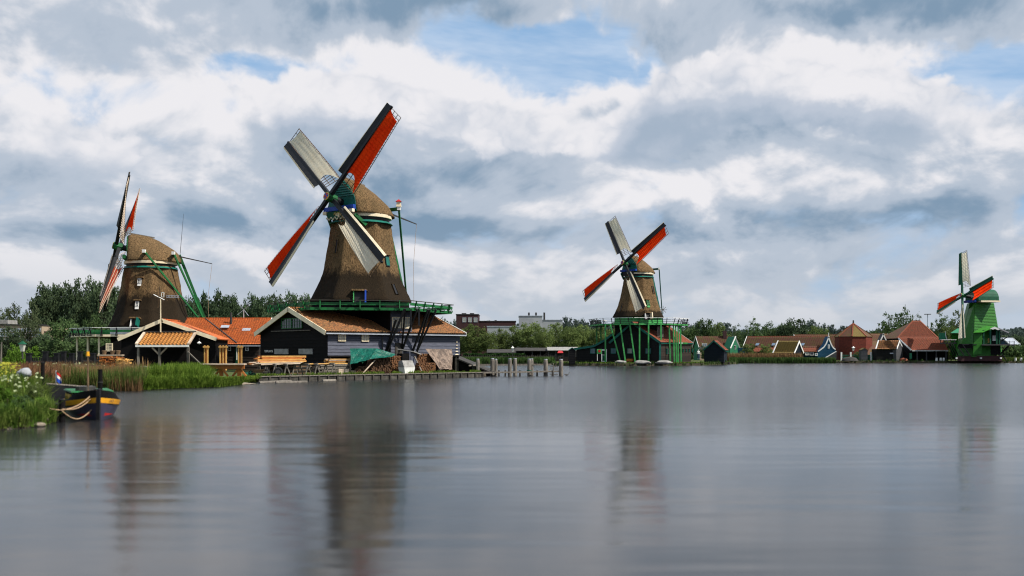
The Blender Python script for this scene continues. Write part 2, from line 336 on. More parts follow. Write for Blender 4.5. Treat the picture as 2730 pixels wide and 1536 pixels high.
# ------------------------------------------------------------------ roofs, walls, windows
def tiles(parent, A, B, C, D, m, tw=.25, rh=.32, amp=.035, name='roof_tiles', ns=5):   # A-B eave, D-C ridge: pantile relief in one part
    A, B, C, D = map(Vector, (A, B, C, D)); n = (B - A).cross(D - A).normalized()
    if n.z < 0: n = -n
    cols = max(2, int((B - A).length / tw)); rows = max(2, int((D - A).length / rh)); U = cols * ns
    u = np.arange(U + 1) / U; wav = amp * (np.abs(np.sin(np.pi * cols * u)) ** .7)
    V = []; F = []
    A_, B_, C_, D_, n_ = (np.array(q) for q in (A, B, C, D, n)); k = 0
    for r in range(rows):
        for t, h in ((r / rows, .045), ((r + 1) / rows, .0)):
            e0 = A_ + (D_ - A_) * t; e1 = B_ + (C_ - B_) * t
            V.append(e0 + (e1 - e0) * u[:, None] + n_ * (wav + h + .02)[:, None])
    V = np.concatenate(V); w = U + 1
    i = np.arange(2 * rows - 1)[:, None] * w + np.arange(U)[None, :]; i = i.ravel()
    F = np.stack([i, i + 1, i + w + 1, i + w], 1)
    return raw(name, V, F, m, parent, kind='stuff')
def slab(parent, A, B, C, D, th, m, name):
    A, B, C, D = map(Vector, (A, B, C, D)); n = (B - A).cross(D - A).normalized()
    if n.z < 0: n = -n
    return MB().loft([[A - n * th, B - n * th, C - n * th, D - n * th], [A, B, C, D]]).build(name, m, parent)
def planks(wall, O, e, w0, w1, z0, z1, pitch, m, nrm, prof=None, gap=.012, th=.035):   # clapboards, one object each; prof(z) -> (from, to)
    e, nrm = Vector(e), Vector(nrm); n = max(1, round((z1 - z0) / pitch)); p = (z1 - z0) / n
    for i in range(n):
        a, b = z0 + i * p, z0 + (i + 1) * p - gap; f = prof or (lambda z: (w0, w1)); (l0, r0), (l1, r1) = f(a), f(b)
        if r0 - l0 < .25: continue
        if r1 - l1 < .1: mid = (l1 + r1) / 2; l1, r1 = mid - .05, mid + .05
        P = lambda s_, z, d: Vector((O[0], O[1], 0)) + e * s_ + UZ * z + nrm * d
        MB().hexa([P(l0, a, .01), P(r0, a, .01), P(r0, a, th + .02), P(l0, a, th + .02), P(l1, b, .01), P(r1, b, .01), P(r1, b, th * .55), P(l1, b, th * .55)]).build('plank', m, wall)
def window(parent, c, ex, nrm, w, h, frame='white', pane='glass', nx=2, ny=3, fr=.07, name='window'):   # c = centre on the wall face
    c, ex, nrm = Vector(c), Vector(ex).normalized(), Vector(nrm).normalized(); ez = nrm.cross(ex).normalized()
    if ez.z < 0: ez = -ez
    b = MB()
    for s in (-1, 1):
        b.box(c + ex * s * (w / 2 - fr / 2) + nrm * .05, fr, .1, h, ex, nrm, ez); b.box(c + ez * s * (h / 2 - fr / 2) + nrm * .047, w - 2 * fr, .1, fr, ex, nrm, ez)
    for i in range(1, nx): b.box(c + ex * (-w / 2 + w * i / nx) + nrm * .06, .03, .04, h - 2 * fr, ex, nrm, ez)
    for i in range(1, ny): b.box(c + ez * (-h / 2 + h * i / ny) + nrm * .063, w - 2 * fr, .04, .03, ex, nrm, ez)
    o = b.build(name, frame, parent); p = MB().box(c + nrm * .03, w - fr, .03, h - fr, ex, nrm, ez)
    if parent is None or parent.parent is None: p.build('pane', pane, o)
    else: p.build('pane', pane, parent)
    return o
def barge(parent, P, Q, m, wid=.28, th=.07, nrm=(0, -1, 0), drop=True):   # board along a gable edge, face outward
    P, Q, nrm = Vector(P), Vector(Q), Vector(nrm); d = (Q - P).normalized(); u = nrm.cross(d).normalized()
    if u.z > 0: u = -u
    return MB().hexa([P, Q, Q + nrm * th, P + nrm * th, P + u * wid, Q + u * wid, Q + u * wid + nrm * th, P + u * wid + nrm * th]).build('bargeboard', m, parent)
# a gabled building: C = near corner, e1 along the long wall, e2 along the gable, ridge along e1
def gabled(root, C, e1, L, e2, W, z0, ze, zr, wall_m, roof_m, trim='white', ov=.35, pitch=None, plank_m=None, tw=.3, rh=.35, amp=.03, relief=True, rpos=.5, gables=(0, 1), zb=None, trim_w=.26, gable_m=None, far_roof=True, gutter=True):
    C, e1, e2 = Vector((C[0], C[1], 0)), Vector((e1[0], e1[1], 0)).normalized(), Vector((e2[0], e2[1], 0)).normalized(); n1 = -e2; zb = z0 if zb is None else zb
    P = lambda a, b, z: C + e1 * a + e2 * b + UZ * z; rw = W * rpos
    t = .12
    side = MB().hexa([P(0, 0, zb), P(L, 0, zb), P(L, t, zb), P(0, t, zb), P(0, 0, ze), P(L, 0, ze), P(L, t, ze), P(0, t, ze)]).build('wall', wall_m, root)
    MB().hexa([P(0, W - t, z0), P(L, W - t, z0), P(L, W, z0), P(0, W, z0), P(0, W - t, ze), P(L, W - t, ze), P(L, W, ze), P(0, W, ze)]).build('wall', wall_m, root)
    gw = []
    for g, a in ((0, t), (1, L - t)):
        pts = [P(a, t, z0), P(a, W - t, z0), P(a, W - t, ze), P(a, rw, zr - .1), P(a, t, ze)]
        off = e1 * (-t if g == 0 else t)
        gw.append(MB().loft([pts, [p + off for p in pts]]).build('gable_wall', gable_m or wall_m, root))
    s1 = (zr - ze) / rw; s2 = (zr - ze) / (W - rw)
    a0, a1 = -ov, L + ov; rt = .06
    R0, R1 = P(a0, rw, zr + rt), P(a1, rw, zr + rt); N0, N1 = P(a0, -ov, ze - s1 * ov + rt), P(a1, -ov, ze - s1 * ov + rt); F0, F1 = P(a0, W + ov, ze - s2 * ov + rt), P(a1, W + ov, ze - s2 * ov + rt)
    rf = slab(root, N0, N1, R1, R0, .1, 'roof_felt' if relief else roof_m, 'roof')
    rb = slab(root, F1, F0, R0, R1, .1, roof_m, 'roof')
    if relief: tiles(rf, N0, N1, R1, R0, roof_m, tw, rh, amp)
    MB().beam(R0 + UZ * .05, R1 + UZ * .05, .28, .14).build('ridge_tile', roof_m, root)
    for g in gables:
        q = -e1 if g == 0 else e1; (a, b, c) = (N0, R0, F0) if g == 0 else (N1, R1, F1); lift = UZ * .12
        barge(root, a + lift, b + lift, trim, trim_w, .07, q); barge(root, c + lift, b + lift, trim, trim_w, .07, q)
    if gutter: MB().beam(N0 + n1 * .03 - UZ * .13, N1 + n1 * .03 - UZ * .13, .1, .1).build('gutter', 'zinc' if trim != 'teal' else 'teal', root)
    if pitch:
        planks(side, C, e1, 0, L, zb, ze - .02, pitch, plank_m or wall_m, n1)
        if 0 in gables:
            def prof(z):
                if z <= ze: return (0, W)
                k = (z - ze) / (zr - ze); return (rw * k + .02, W - (W - rw) * k - .02)
            planks(gw[0], C, e2, 0, W, z0, zr - .25, pitch, gable_m or plank_m or wall_m, -e1, prof)
    return dict(P=P, side=side, gw=gw, rf=rf, n1=n1, e1=e1, e2=e2, R0=R0, R1=R1)
# ------------------------------------------------------------------ ground and water
MB().add([(-1500, -60, 0), (1500, -60, 0), (1500, 2600, 0), (-1500, 2600, 0)], [(0, 1, 2, 3)]).build('water', 'water', kind='structure')
GZ = .42
QD = Vector((.72, .69, 0)).normalized(); QN = Vector((.69, -.72, 0)).normalized()      # quay direction, quay outward normal
Q0 = Vector((-19.9, 77.4, 0)); Q1 = Vector((-3.1, 93.5, 0))
shore = [(-300, 26), (-22, 28.2), (-15.9, 29.2), (-15.0, 31.2), (-15.4, 33.2), (-17.6, 36), (-20.5, 43), (-25.2, 53), (-27.2, 59.3), (-26.0, 60.6), (-22.8, 61.2), (-21.7, 63.6), (-19.6, 66.5), (-19.6, 72), (-20.3, 76.6),
         (Q0.x, Q0.y), (Q1.x, Q1.y), (-2.6, 97), (-3.5, 104), (-8, 116), (-13, 150), (-12, 196), (-5, 199.5), (4, 199), (7.6, 182), (7.4, 171.6), (20.8, 169.6), (33, 174.5), (44.4, 196.5), (47, 208), (68, 209.5), (69, 215), (112, 216), (400, 222),
         (2200, 300), (2200, 2500), (-2200, 2500), (-2200, 26)]
pts = [Vector((x, y, GZ)) for x, y in shore]; tri = tessellate_polygon([pts]); n = len(pts)
gb = MB(); gb.add(pts, tri)
def cen(i):
    a, b, c = pts[i - 1], pts[i], pts[(i + 1) % n]; d = (c - a); q = Vector((d.y, -d.x, 0)).normalized(); return q
low = [p + cen(i) * .22 + Vector((0, 0, -1.1)) for i, p in enumerate(pts)]
gb.build('ground', 'land', kind='structure')
sk_ = MB(); sk_.add(pts + low, [(i, i + 1, n + i + 1, n + i) for i in range(34)]); sk_.build('bank', 'soil', kind='structure')
# quay wall: concrete panels between timber piles
qw = thing('quay_wall', 'low panelled quay wall along the water below the large mill', 'quay wall', (Q0.x, Q0.y, 0))
qlen = (Q1 - Q0).length; npan = 26; pw = qlen / npan
pm = MB().box((0, 0, 0), pw * .9, .1, .46, QD, QN, UZ).build('p', 'panel'); me_p = pm.data; bpy.data.objects.remove(pm)
pm = MB().box((0, 0, 0), .14, .16, .62, QD, QN, UZ).build('p', 'wet_wood'); me_q = pm.data; bpy.data.objects.remove(pm)
for i in range(npan + 1):
    c = Q0 + QD * (pw * i) + QN * .42
    inst('pile', me_q, Matrix.Translation(c + QN * .08 + UZ * .13), qw)
    if i < npan: inst('panel', me_p, Matrix.Translation(c + QD * pw / 2 + UZ * (.17 + random.uniform(-.02, .02))), qw)
MB().beam(Q0 + QN * .42 + UZ * .45, Q1 + QN * .42 + UZ * .45, .26, .07).build('coping', 'grey_wood', qw)
# ------------------------------------------------------------------ windmills
def polyr(R_, n, rot, th, soft):
    a = math.pi / n; loc = (th - rot) % (2 * a) - a
    return R_ * ((1 - soft) * math.cos(a) / math.cos(loc) + soft * (math.cos(a) + 1) / 2)
class Tower:
    def __init__(s, root, ax, ay, prof, n, rot, soft=.22):
        s.root, s.ax, s.ay, s.prof, s.n, s.rot, s.soft = root, ax, ay, prof, n, rot, soft
    def R(s, z):
        P = s.prof
        for (z0, r0), (z1, r1) in zip(P, P[1:]):
            if z <= z1 or (z1, r1) == P[-1]: return r0 + (r1 - r0) * min(1, max(0, (z - z0) / (z1 - z0)))
    def pt(s, th, z, d=0):
        r = polyr(s.R(z), s.n, s.rot, th, s.soft) + d; return Vector((s.ax + r * math.cos(th), s.ay + r * math.sin(th), z))
    def body(s, m):
        z0, z1 = s.prof[0][0], s.prof[-1][0]; rings = []; N = 96; K = 40
        for i in range(K + 1):
            z = z0 + (z1 - z0) * i / K; ring = []
            for k in range(N):
                th = 2 * math.pi * k / N; p = s.pt(th, z); q = mnoise.noise(Vector((p.x * 1.3, p.y * 1.3, z * .9))) * .05 + mnoise.noise(Vector((p.x * 5, p.y * 5, z * 3))) * .035
                ring.append(s.pt(th, z, q))
            rings.append(ring)
        return MB().loft(rings).build('tower', m, s.root, smooth=True)
    def theta(s, px, z):                       # wall angle that shows in this photo column, on the camera's side
        best = None
        toward = math.atan2(-s.ay, -s.ax)
        for k in range(-85, 86):
            th = toward + R(k); p = s.pt(th, z); e = abs(1365 + FPX * p.x / p.y - px)
            if best is None or e < best[0]: best = (e, th)
        return best[1]
    def opening(s, px, pyt, pyb, w, kind, label=None):
        zt, zb = Z_(pyt, s.ay - s.R(9)), Z_(pyb, s.ay - s.R(9)); zc = (zt + zb) / 2; th = s.theta(px, zc)
        a, b = s.pt(th, zb), s.pt(th, zt); up = (b - a).normalized(); tan = (s.pt(th + .02, zc) - s.pt(th - .02, zc)).normalized(); nr = tan.cross(up).normalized()
        if nr.dot(Vector((math.cos(th), math.sin(th), 0))) < 0: nr = -nr
        c = (a + b) / 2; h = (b - a).length
        if kind == 'slot':
            o = MB().box(c - nr * .08, w, .3, h, tan, nr, up).build('vent_slot', 'black', s.root)
            for q in (-1, 1): MB().box(c + tan * q * (w / 2 + .03) + nr * .02, .06, .2, h + .1, tan, nr, up).build('thatch_lip', 'thatch_left', o)
        elif kind == 'shutter':
            o = MB().box(c - nr * .05, w + .16, .3, h + .16, tan, nr, up).build('window_recess', 'black', s.root); MB().box(c + nr * .07, w, .1, h, tan, nr, up).build('shutter', 'teal', o)
            MB().box(c + up * (h / 2 + .16) + nr * .1, w + .5, .42, .14, tan, nr, up).build('thatch_brow', 'thatch_cap', o)
        elif kind == 'window':
            o = MB().box(c - nr * .05, w + .1, .3, h + .1, tan, nr, up).build('window_recess', 'black', s.root)
            window(o, c + nr * .1, tan, nr, w, h, 'white' if label != 'green' else 'bright_green', 'glass', 2, 3, .045)
            MB().box(c - up * (h / 2 + .17) + nr * .12, w, .06, .3, tan, nr, up).build('apron', 'white' if label != 'green' else 'bright_green', o)
            MB().box(c + up * (h / 2 + .12) + nr * .12, w + .4, .4, .12, tan, nr, up).build('thatch_brow', 'thatch_cap', o)
        elif kind == 'door':
            o = MB().box(c - nr * .1, w, .5, h, tan, nr, up).build('doorway', 'black', s.root)
            MB().box(c - tan * (w / 2 + .05) * label[2] + nr * .2, .1, .3, h, tan, nr, up).build('door_jamb', label[0], o)
            MB().box(c + tan * (w / 2 + .07) * label[2] + nr * .45, .14, .8, h, tan, nr, up).build('door', label[1], o)
            MB().box(c + up * (h / 2 + .1) + nr * .25, w + .5, .5, .16, tan, nr, up).build('thatch_brow', 'thatch_cap', o)
        return o
def cap_frame(ax, ay, azd):
    n = Vector((math.cos(R(azd)), math.sin(R(azd)), 0)); s = Vector((-n.y, n.x, 0)); return lambda x, y, z: Vector((ax, ay, 0)) + n * x + s * y + UZ * z
def cap(root, F, zb, k=1.0, kh=1.0, band='cream', ridge='thatch_cap', front='teal', flash='teal', rb=3.0):
    xs = [-3.45, -3.2, -2.7, -1.9, -.9, .3, 1.5, 2.2, 2.5]; hw = [.9, 1.45, 2.0, 2.55, 2.95, 3.05, 2.8, 2.45, 2.3]; hh = [.6, 1.05, 1.55, 2.12, 2.72, 3.22, 3.52, 3.5, 3.42]
    rings = []; N = 24; p = 1.42
    for x, w, h in zip(xs, hw, hh):
        r = []
        for i in range(N + 1):
            t = math.pi * i / N; c, s_ = math.cos(t), math.sin(t); y = w * k * math.copysign(abs(c) ** (2 / p), c); z = h * kh * abs(s_) ** (2 / p)
            q = mnoise.noise(Vector((x * 1.5, y * 1.5, z * 1.5))) * .07 + mnoise.noise(Vector((x * 5, y * 5, z * 5))) * .04
            r.append(F(x * k, y * (1 + .02 * q), zb + z + (q if 0 < i < N else 0)))
        rings.append(r)
    MB().loft(rings).build('cap', 'thatch_cap', root, smooth=True)
    MB().beam(F(-.4 * k, 0, zb + 3.12 * kh), F(2.45 * k, 0, zb + 3.6 * kh), .3, .14).build('ridge_board', 'grey_wood', root)
    ringm = lambda r0, r1, z0, z1: MB().loft([[F(0, 0, 0) + Vector((r * math.cos(2 * math.pi * i / 40), r * math.sin(2 * math.pi * i / 40), z)) for i in range(40)] for r, z in ((r0, z0), (r1, z1))])
    ringm(rb + .02, rb + .06, zb - .28, zb + .02).build('curb_band', band, root); ringm(rb - .25, rb - .2, zb - .62, zb - .26).build('curb', 'black', root); ringm(rb + .12, rb - .1, zb - .82, zb - .62).build('flashing', flash, root)
    # gable front of the cap with louvres, weather beam and painted boards
    fr = MB(); fr.plate([F(2.5 * k, y * k, zb + z * kh) for y, z in ((-2.1, .1), (2.1, .1), (1.8, 1.5), (.95, 2.7), (0, 3.35), (-.95, 2.7), (-1.8, 1.5))], .06)
    f = fr.build('cap_front', front, root)
    for i in range(7):
        z = zb + (1.75 + i * .23) * kh; w = max(.3, (1.75 - i * .22)) * k
        MB().box(F(2.6 * k, 0, z), .08, 2 * w, .17, F(1, 0, 0) - F(0, 0, 0), F(0, 1, 0) - F(0, 0, 0), (UZ + (F(-.45, 0, 0) - F(0, 0, 0))).normalized()).build('louvre', front, f)
    return f
def stock_sail(root, hub, n, d, c, L, cl_m, k, stock_m='black', board_m='black', edge_m='cream', off=0.0, lat_m='oak', nl=26, bare=False):
    # d outward along the stock, c towards the trailing side, n towards the wind
    hub = hub + n * off; wang = lambda r: R(2 + 36 * max(0, (1 - r / L)) ** 1.25)
    def P(r, t, e=0.0):
        a = wang(r); return hub + d * r + c * (t * math.cos(a)) - n * (t * math.sin(a) - e)
    s = MB().beam(hub - d * .35, hub + d * L, .36, .40, n, .20, .22).build('sail', stock_m, root)
    r0 = .245 * L; N = 14; b = MB(); g = MB()
    rr = [r0 + (L * .995 - r0) * i / N for i in range(N + 1)]
    def strip(b, t0, t1, e0, e1, rs, th=.035): b.loft([[P(r, t0, e0), P(r, t1, e1), P(r, t1, e1 - th), P(r, t0, e0 - th)] for r in rs])
    strip(b, -.10, -.62, .10, .16, rr); b.build('leading_board', board_m, s)
    strip(g, -.625, -.80, .165, .05, rr, .05); g.build('edge_board', edge_m, s)
    lr = [.175 * L + (.985 - .175) * L * i / (nl - 1) for i in range(nl)]
    for r in lr:
        a, b_ = P(r, -.12, -.02), P(r, 1.86, -.02); x = (b_ - a); M = Matrix.Translation((a + b_) / 2) @ Matrix((x.normalized(), d, x.normalized().cross(d))).transposed().to_4x4() @ Matrix.Diagonal((x.length, .045, .045, 1))
        inst('lath', LATH[lat_m], M, s)
    for t in (.62, 1.24, 1.80):
        q = MB(); strip(q, t - .025, t + .025, -.05, -.05, lr, .035); q.build('hem_bar', lat_m, s)
    if bare or cl_m is None: return s
    V = []; F = []; nu, nv_ = 40, 14
    for j in range(nv_ + 1):
        t01 = j / nv_; t = .16 + 1.60 * t01; rs = L * (.27 - .11 * t01) + L * .085 * math.sin(math.pi * t01) ** .8; re = L * (.972 - .035 * t01 ** 1.5) - .12 * math.sin(math.pi * t01)
        for i in range(nu + 1):
            r = rs + (re - rs) * i / nu; puck = .018 * math.sin(2 * math.pi * r / .37) * (1 if i % 2 else .5); bil = .05 * math.sin(math.pi * ((t01 * 3) % 1))
            V.append(P(r, t, .045 + bil * .5 + puck * .3))
    for j in range(nv_):
        for i in range(nu): a = j * (nu + 1) + i; F.append((a, a + 1, a + nu + 2, a + nu + 1))
    o = raw('cloth', [tuple(v) for v in V], F, cl_m, s); o.data.polygons.foreach_set('use_smooth', [True] * len(F))
    rp = MB()
    for t in (.12, 1.80): rp.tube([P(L * .17 + (L * .80) * i / 20, t, .07 + .02 * math.sin(i * 1.9)) for i in range(21)], .012, 4)
    rp.build('sail_rope', 'rope', s)
    return s
LATH = {}
for q in ('oak', 'pale_timber', 'white', 'iron'):
    LATH[q] = unit_box('lath', q)
def rotor(root, hub, azd, tilt, roll, L, cloths, shaft=2.0, **kw):
    a, t = R(azd), R(tilt); n = Vector((math.cos(t) * math.cos(a), math.cos(t) * math.sin(a), math.sin(t))); s = Vector((-math.sin(a), math.cos(a), 0)); u = n.cross(s)
    for k in range(4):
        g = R(roll) + k * math.pi / 2; d = u * math.cos(g) + s * math.sin(g); c = -u * math.sin(g) + s * math.cos(g)
        stock_sail(root, hub, n, d, c, L, cloths[k % 2], k, off=.2 if k % 2 == 0 else -.2, **kw)
    hm = kw.get('hub_m', 'green')
    h = MB().tube([hub - n * .55, hub + n * .55], .44, 8).build('hub', 'green', root)
    MB().tube([hub - n * shaft, hub - n * .5], [.36, .34], 12).build('windshaft', 'black', root)
    MB().tube([hub + n * .55, hub + n * .60], [.40, .38], 20).build('rosette_rim', 'gold', h)
    for i in range(6):
        g = i * math.pi / 3; p = [hub + n * .612, hub + n * .612 + (u * math.cos(g) + s * math.sin(g)) * .33, hub + n * .612 + (u * math.cos(g + .9) + s * math.sin(g + .9)) * .33]
        MB().plate(p, .012).build('rosette_petal', 'blue_paint' if i % 2 else 'red_paint', h)
    return n, s, u
def stage(root, ax, ay, zd, R_, n, rot, m_board, m_post, m_rail, ptop=.62, per=5, lean=.22, brace=True, deck_m='wet_wood', fascia='green', board=True):
    cn = [Vector((ax + R_ * math.cos(rot + 2 * math.pi * k / n), ay + R_ * math.sin(rot + 2 * math.pi * k / n), zd)) for k in range(n)]
    dk = MB().loft([[p - UZ * .12 for p in cn], cn]).build('stage_deck', deck_m, root); ctr = Vector((ax, ay, zd))
    for k in range(n):
        a, b = cn[k], cn[(k + 1) % n]; o = ((a + b) / 2 - ctr).normalized(); d = (b - a).normalized()
        if o.y > .75: continue                  # the far sides are hidden behind the mill
        MB().beam(a + o * .02 - UZ * .16, b + o * .02 - UZ * .16, .1, .24).build('edge_beam', fascia, dk)
        MB().beam(a + o * lean + UZ * ptop, b + o * lean + UZ * ptop, .09, .07).build('top_rail', m_rail, dk)
        if board: MB().beam(a + o * lean * .5 + UZ * ptop * .5, b + o * lean * .5 + UZ * ptop * .5, .05, .26).build('rail_board', m_board, dk)
        else:
            for q in (.33, .66): MB().beam(a + o * lean * q + UZ * ptop * q, b + o * lean * q + UZ * ptop * q, .05, .06).build('rail', m_board, dk)
        for i in range(per):
            p = a.lerp(b, (i + .5) / per) + o * .07
            MB().beam(p - UZ * .2, p + o * lean + UZ * ptop, .1, .1).build('rail_post', m_post, dk)
            if brace:
                MB().beam(p + o * .5 - UZ * .13, p - o * .3 - UZ * .13, .1, .1).build('bracket', m_post, dk); MB().beam(p + o * .48 - UZ * .1, p + o * (lean * .9) + UZ * ptop * .85, .06, .06).build('rail_stay', m_post, dk)
    return cn, dk
def tail(root, F, zs, zd, xb=-6.3, m='green', long_=4.1, short=2.6, xl=.5, xsh=-2.65, lever=True, finial=True):
    bot = lambda y: F(xb, y, zd + .45)
    for x, h in (((xl, long_), (xsh, short)) if long_ else ((xsh, short),)):
        MB().beam(F(x, -h, zs), F(x, h, zs), .3, .32).build('cross_beam', m, root)
        for s in (-1, 1):
            MB().beam(F(x, s * h, zs + .1), bot(s * .25), .18, .2, w2=.16, h2=.16).build('brace', m, root)
            e = MB().box(F(x, s * (h + .02), zs + .05), .34, .34, .36).build('beam_end', 'white', root)
            if x == xsh: MB().loft([[F(x, s * h, zs + .2) + Vector((q * .24, w * .24, 0)) for q, w in ((-1, -1), (1, -1), (1, 1), (-1, 1))], [F(x, s * h, zs + .7) + Vector((q * .18, w * .18, 0)) for q, w in ((-1, -1), (1, -1), (1, 1), (-1, 1))]]).build('post_head', 'cream', e) if finial else None
            if x == xsh and finial: MB().loft([[F(x, s * h, zs + .7) + Vector((q * .3, w * .3, 0)) for q, w in ((-1, -1), (1, -1), (1, 1), (-1, 1))], [F(x, s * h, zs + .95) + Vector((q * .03, w * .03, 0)) for q, w in ((-1, -1), (1, -1), (1, 1), (-1, 1))]]).build('post_cap', 'red_paint', e)
    MB().beam(F(-3.2, 0, zs + .1), F(xb - .25, 0, zd + .1), .36, .36, w2=.28, h2=.28).build('tail_pole', m, root)
    if lever:
        a, b = F(-3.0, .5, zs - .1), F(-7.0, .9, zs - .95); MB().beam(a, b, .14, .16, w2=.08, h2=.08).build('brake_lever', 'iron', root)
        MB().tube([b, b.lerp(F(-6.6, .9, zd + .8), .5) + F(.25, 0, 0) - F(0, 0, 0), F(-6.6, .9, zd + .8)], .018, 5).build('brake_rope', 'rope', root)
def text_part(txt, o, ex, ey, size, m, parent, name='lettering', ext=.006):
    cu = bpy.data.curves.new(name, 'FONT'); cu.body = txt; cu.size = size; cu.extrude = ext; cu.align_x = 'CENTER'; cu.align_y = 'CENTER'
    t = bpy.data.objects.new(name, cu); col.objects.link(t); dg = bpy.context.evaluated_depsgraph_get(); me = bpy.data.meshes.new_from_object(t.evaluated_get(dg)); bpy.data.objects.remove(t)
    me.materials.clear(); me.materials.append(MATS[m]); ex, ey = Vector(ex).normalized(), Vector(ey).normalized(); M = Matrix.Translation(o) @ Matrix((ex, ey, ex.cross(ey))).transposed().to_4x4()
    ob = bpy.data.objects.new(name, me); col.objects.link(ob); ob.parent = parent; ob.matrix_local = Matrix.Translation(-org_of(parent)) @ M; return ob
# --- the large mill on the quay
MX, MY = -14.95, 98.6
main = thing('windmill', 'largest thatched windmill with red and cream sails above the black timber barn', 'windmill', (MX, MY, GZ), 'windmills along the river')
TW = Tower(main, MX, MY, [(7.2, 5.05), (7.35, 5.06), (7.9, 4.78), (8.6, 4.42), (9.3, 4.08), (10.2, 3.77), (11.4, 3.52), (13, 3.24), (15.1, 2.95)], 6, R(8), .05)
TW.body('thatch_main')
TW.opening(899, 633, 668, .34, 'slot'); TW.opening(1031, 677, 702, .62, 'shutter'); TW.opening(1052, 754, 781, .5, 'slot'); TW.opening(959, 779, 815, 1.0, 'door', ('bright_green', 'blue_paint', 1))
base = MB().loft([[Vector((MX + 4.75 * math.cos(R(8) + k * math.pi / 3), MY + 4.75 * math.sin(R(8) + k * math.pi / 3), z)) for k in range(6)] for z in (GZ, 7.3)]).build('base_body', 'tar_wood', main)
Fm = cap_frame(MX, MY, 232); cf = cap(main, Fm, 15.75, 1.0, 1.0)
hubm = Vector((-17.4, 95.5, 17.15)); n_, s_, u_ = rotor(main, hubm, 232, 11.4, 40, 10.64, ('red_cloth', 'white_cloth'))
fx = Fm(1, 0, 0) - Fm(0, 0, 0); fy = Fm(0, 1, 0) - Fm(0, 0, 0)
MB().box(Fm(2.85, 0, 16.25), .35, 4.2, .42, fx, fy, UZ).build('weather_beam', 'blue_paint', main)
bd = MB().plate([Fm(2.95, y, z) for y, z in ((-1.5, 15.3), (-.9, 15.15), (0, 15.3), (.9, 15.15), (1.5, 15.3), (1.75, 15.98), (-1.75, 15.98))], .06).build('beard_board', 'dark_green', main)
wv = MB(); wv.tube([Fm(3.03, -1.7 + 3.4 * i / 40, 15.32 + .14 * math.sin(i * .95)) for i in range(41)], .045, 5); wv.build('wavy_trim', 'cream', bd)
text_part('ANNO', Fm(3.05, 0, 15.75), fy, UZ, .42, 'gold', bd)
for s in (-1, 1): MB().box(Fm(2.98, s * 1.85, 15.9), .3, .5, .3, fx, fy, UZ).build('corbel', 'cream', bd)
MB().beam(Fm(2.6, -1.9, 15.6), Fm(1.6, -2.4, 14.6), .25, .3).build('cap_bracket', 'green', main); MB().beam(Fm(2.6, 1.9, 15.6), Fm(1.6, 2.4, 14.6), .25, .3).build('cap_bracket', 'green', main)
cn, dk = stage(main, MX, MY, 6.45, 8.95, 6, R(8), 'green', 'green', 'wet_wood')
tail(main, Fm, 16.6, 6.5, long_=0)
# --- the mill on the left
LX, LY = -43.15, 119.0
left = thing('windmill', 'thatched windmill at the left, sails seen edge-on above the tiled saw shed', 'windmill', (LX, LY, GZ), 'windmills along the river')
TL = Tower(left, LX, LY, [(5.30, 4.85), (5.9, 4.6), (6.8, 4.22), (7.8, 3.9), (9.2, 3.6), (10.8, 3.32), (12.5, 3.02)], 8, R(-90 + 20), .08)
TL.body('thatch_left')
TL.opening(373, 742, 755, .42, 'window'); TL.opening(367, 804, 818, .42, 'window'); TL.opening(361, 853, 874, .75, 'door', ('white', 'teal', 1))
MB().loft([[Vector((LX + 4.55 * math.cos(R(-70) + k * math.pi / 4), LY + 4.55 * math.sin(R(-70) + k * math.pi / 4), z)) for k in range(8)] for z in (4.3, 5.28)]).build('plinth_band', 'white', left)
MB().loft([[Vector((LX + 4.5 * math.cos(R(-70) + k * math.pi / 4), LY + 4.5 * math.sin(R(-70) + k * math.pi / 4), z)) for k in range(8)] for z in (GZ, 4.3)]).build('base_body', 'tar_wood', left)
Fl = cap_frame(LX, LY, 196.2); cap(left, Fl, 13.05, 1.0, .95, front='green')
rotor(left, Vector((-46.7, 118, 14.87)), 198.5, 13.5, 43.2, 10.3, (None, 'red_cloth'), lat_m='pale_timber', edge_m='grey_wood')
MB().box(Fl(2.85, 0, 13.5), .35, 4.2, .42, Fl(1, 0, 0) - Fl(0, 0, 0), Fl(0, 1, 0) - Fl(0, 0, 0), UZ).build('weather_beam', 'green', left)
cl_, dkl = stage(left, LX, LY, 4.35, 8.7, 8, R(-67.5), 'bright_green', 'black', 'white', .72, 4, fascia='cream')
for k in range(8):
    p = cl_[k]; q = Vector((LX, LY, 0)).lerp(Vector((p.x, p.y, 0)), .93)
    for w in (0, .5):
        r = q.lerp(Vector((LX, LY, 0)).lerp(Vector((cl_[(k + 1) % 8].x, cl_[(k + 1) % 8].y, 0)), .93), w)
        if r.y < LY + 3: MB().beam((r.x, r.y, GZ), (r.x, r.y, 4.2), .2, .2).build('stage_post', 'cream', left)
tail(left, Fl, 13.95, 4.5, -6.6, finial=False)
MB().tube([Fl(-3.3, 0, 14.2), Fl(-3.7, .1, 19.0)], [.035, .015], 5).build('lightning_rod', 'iron', left)
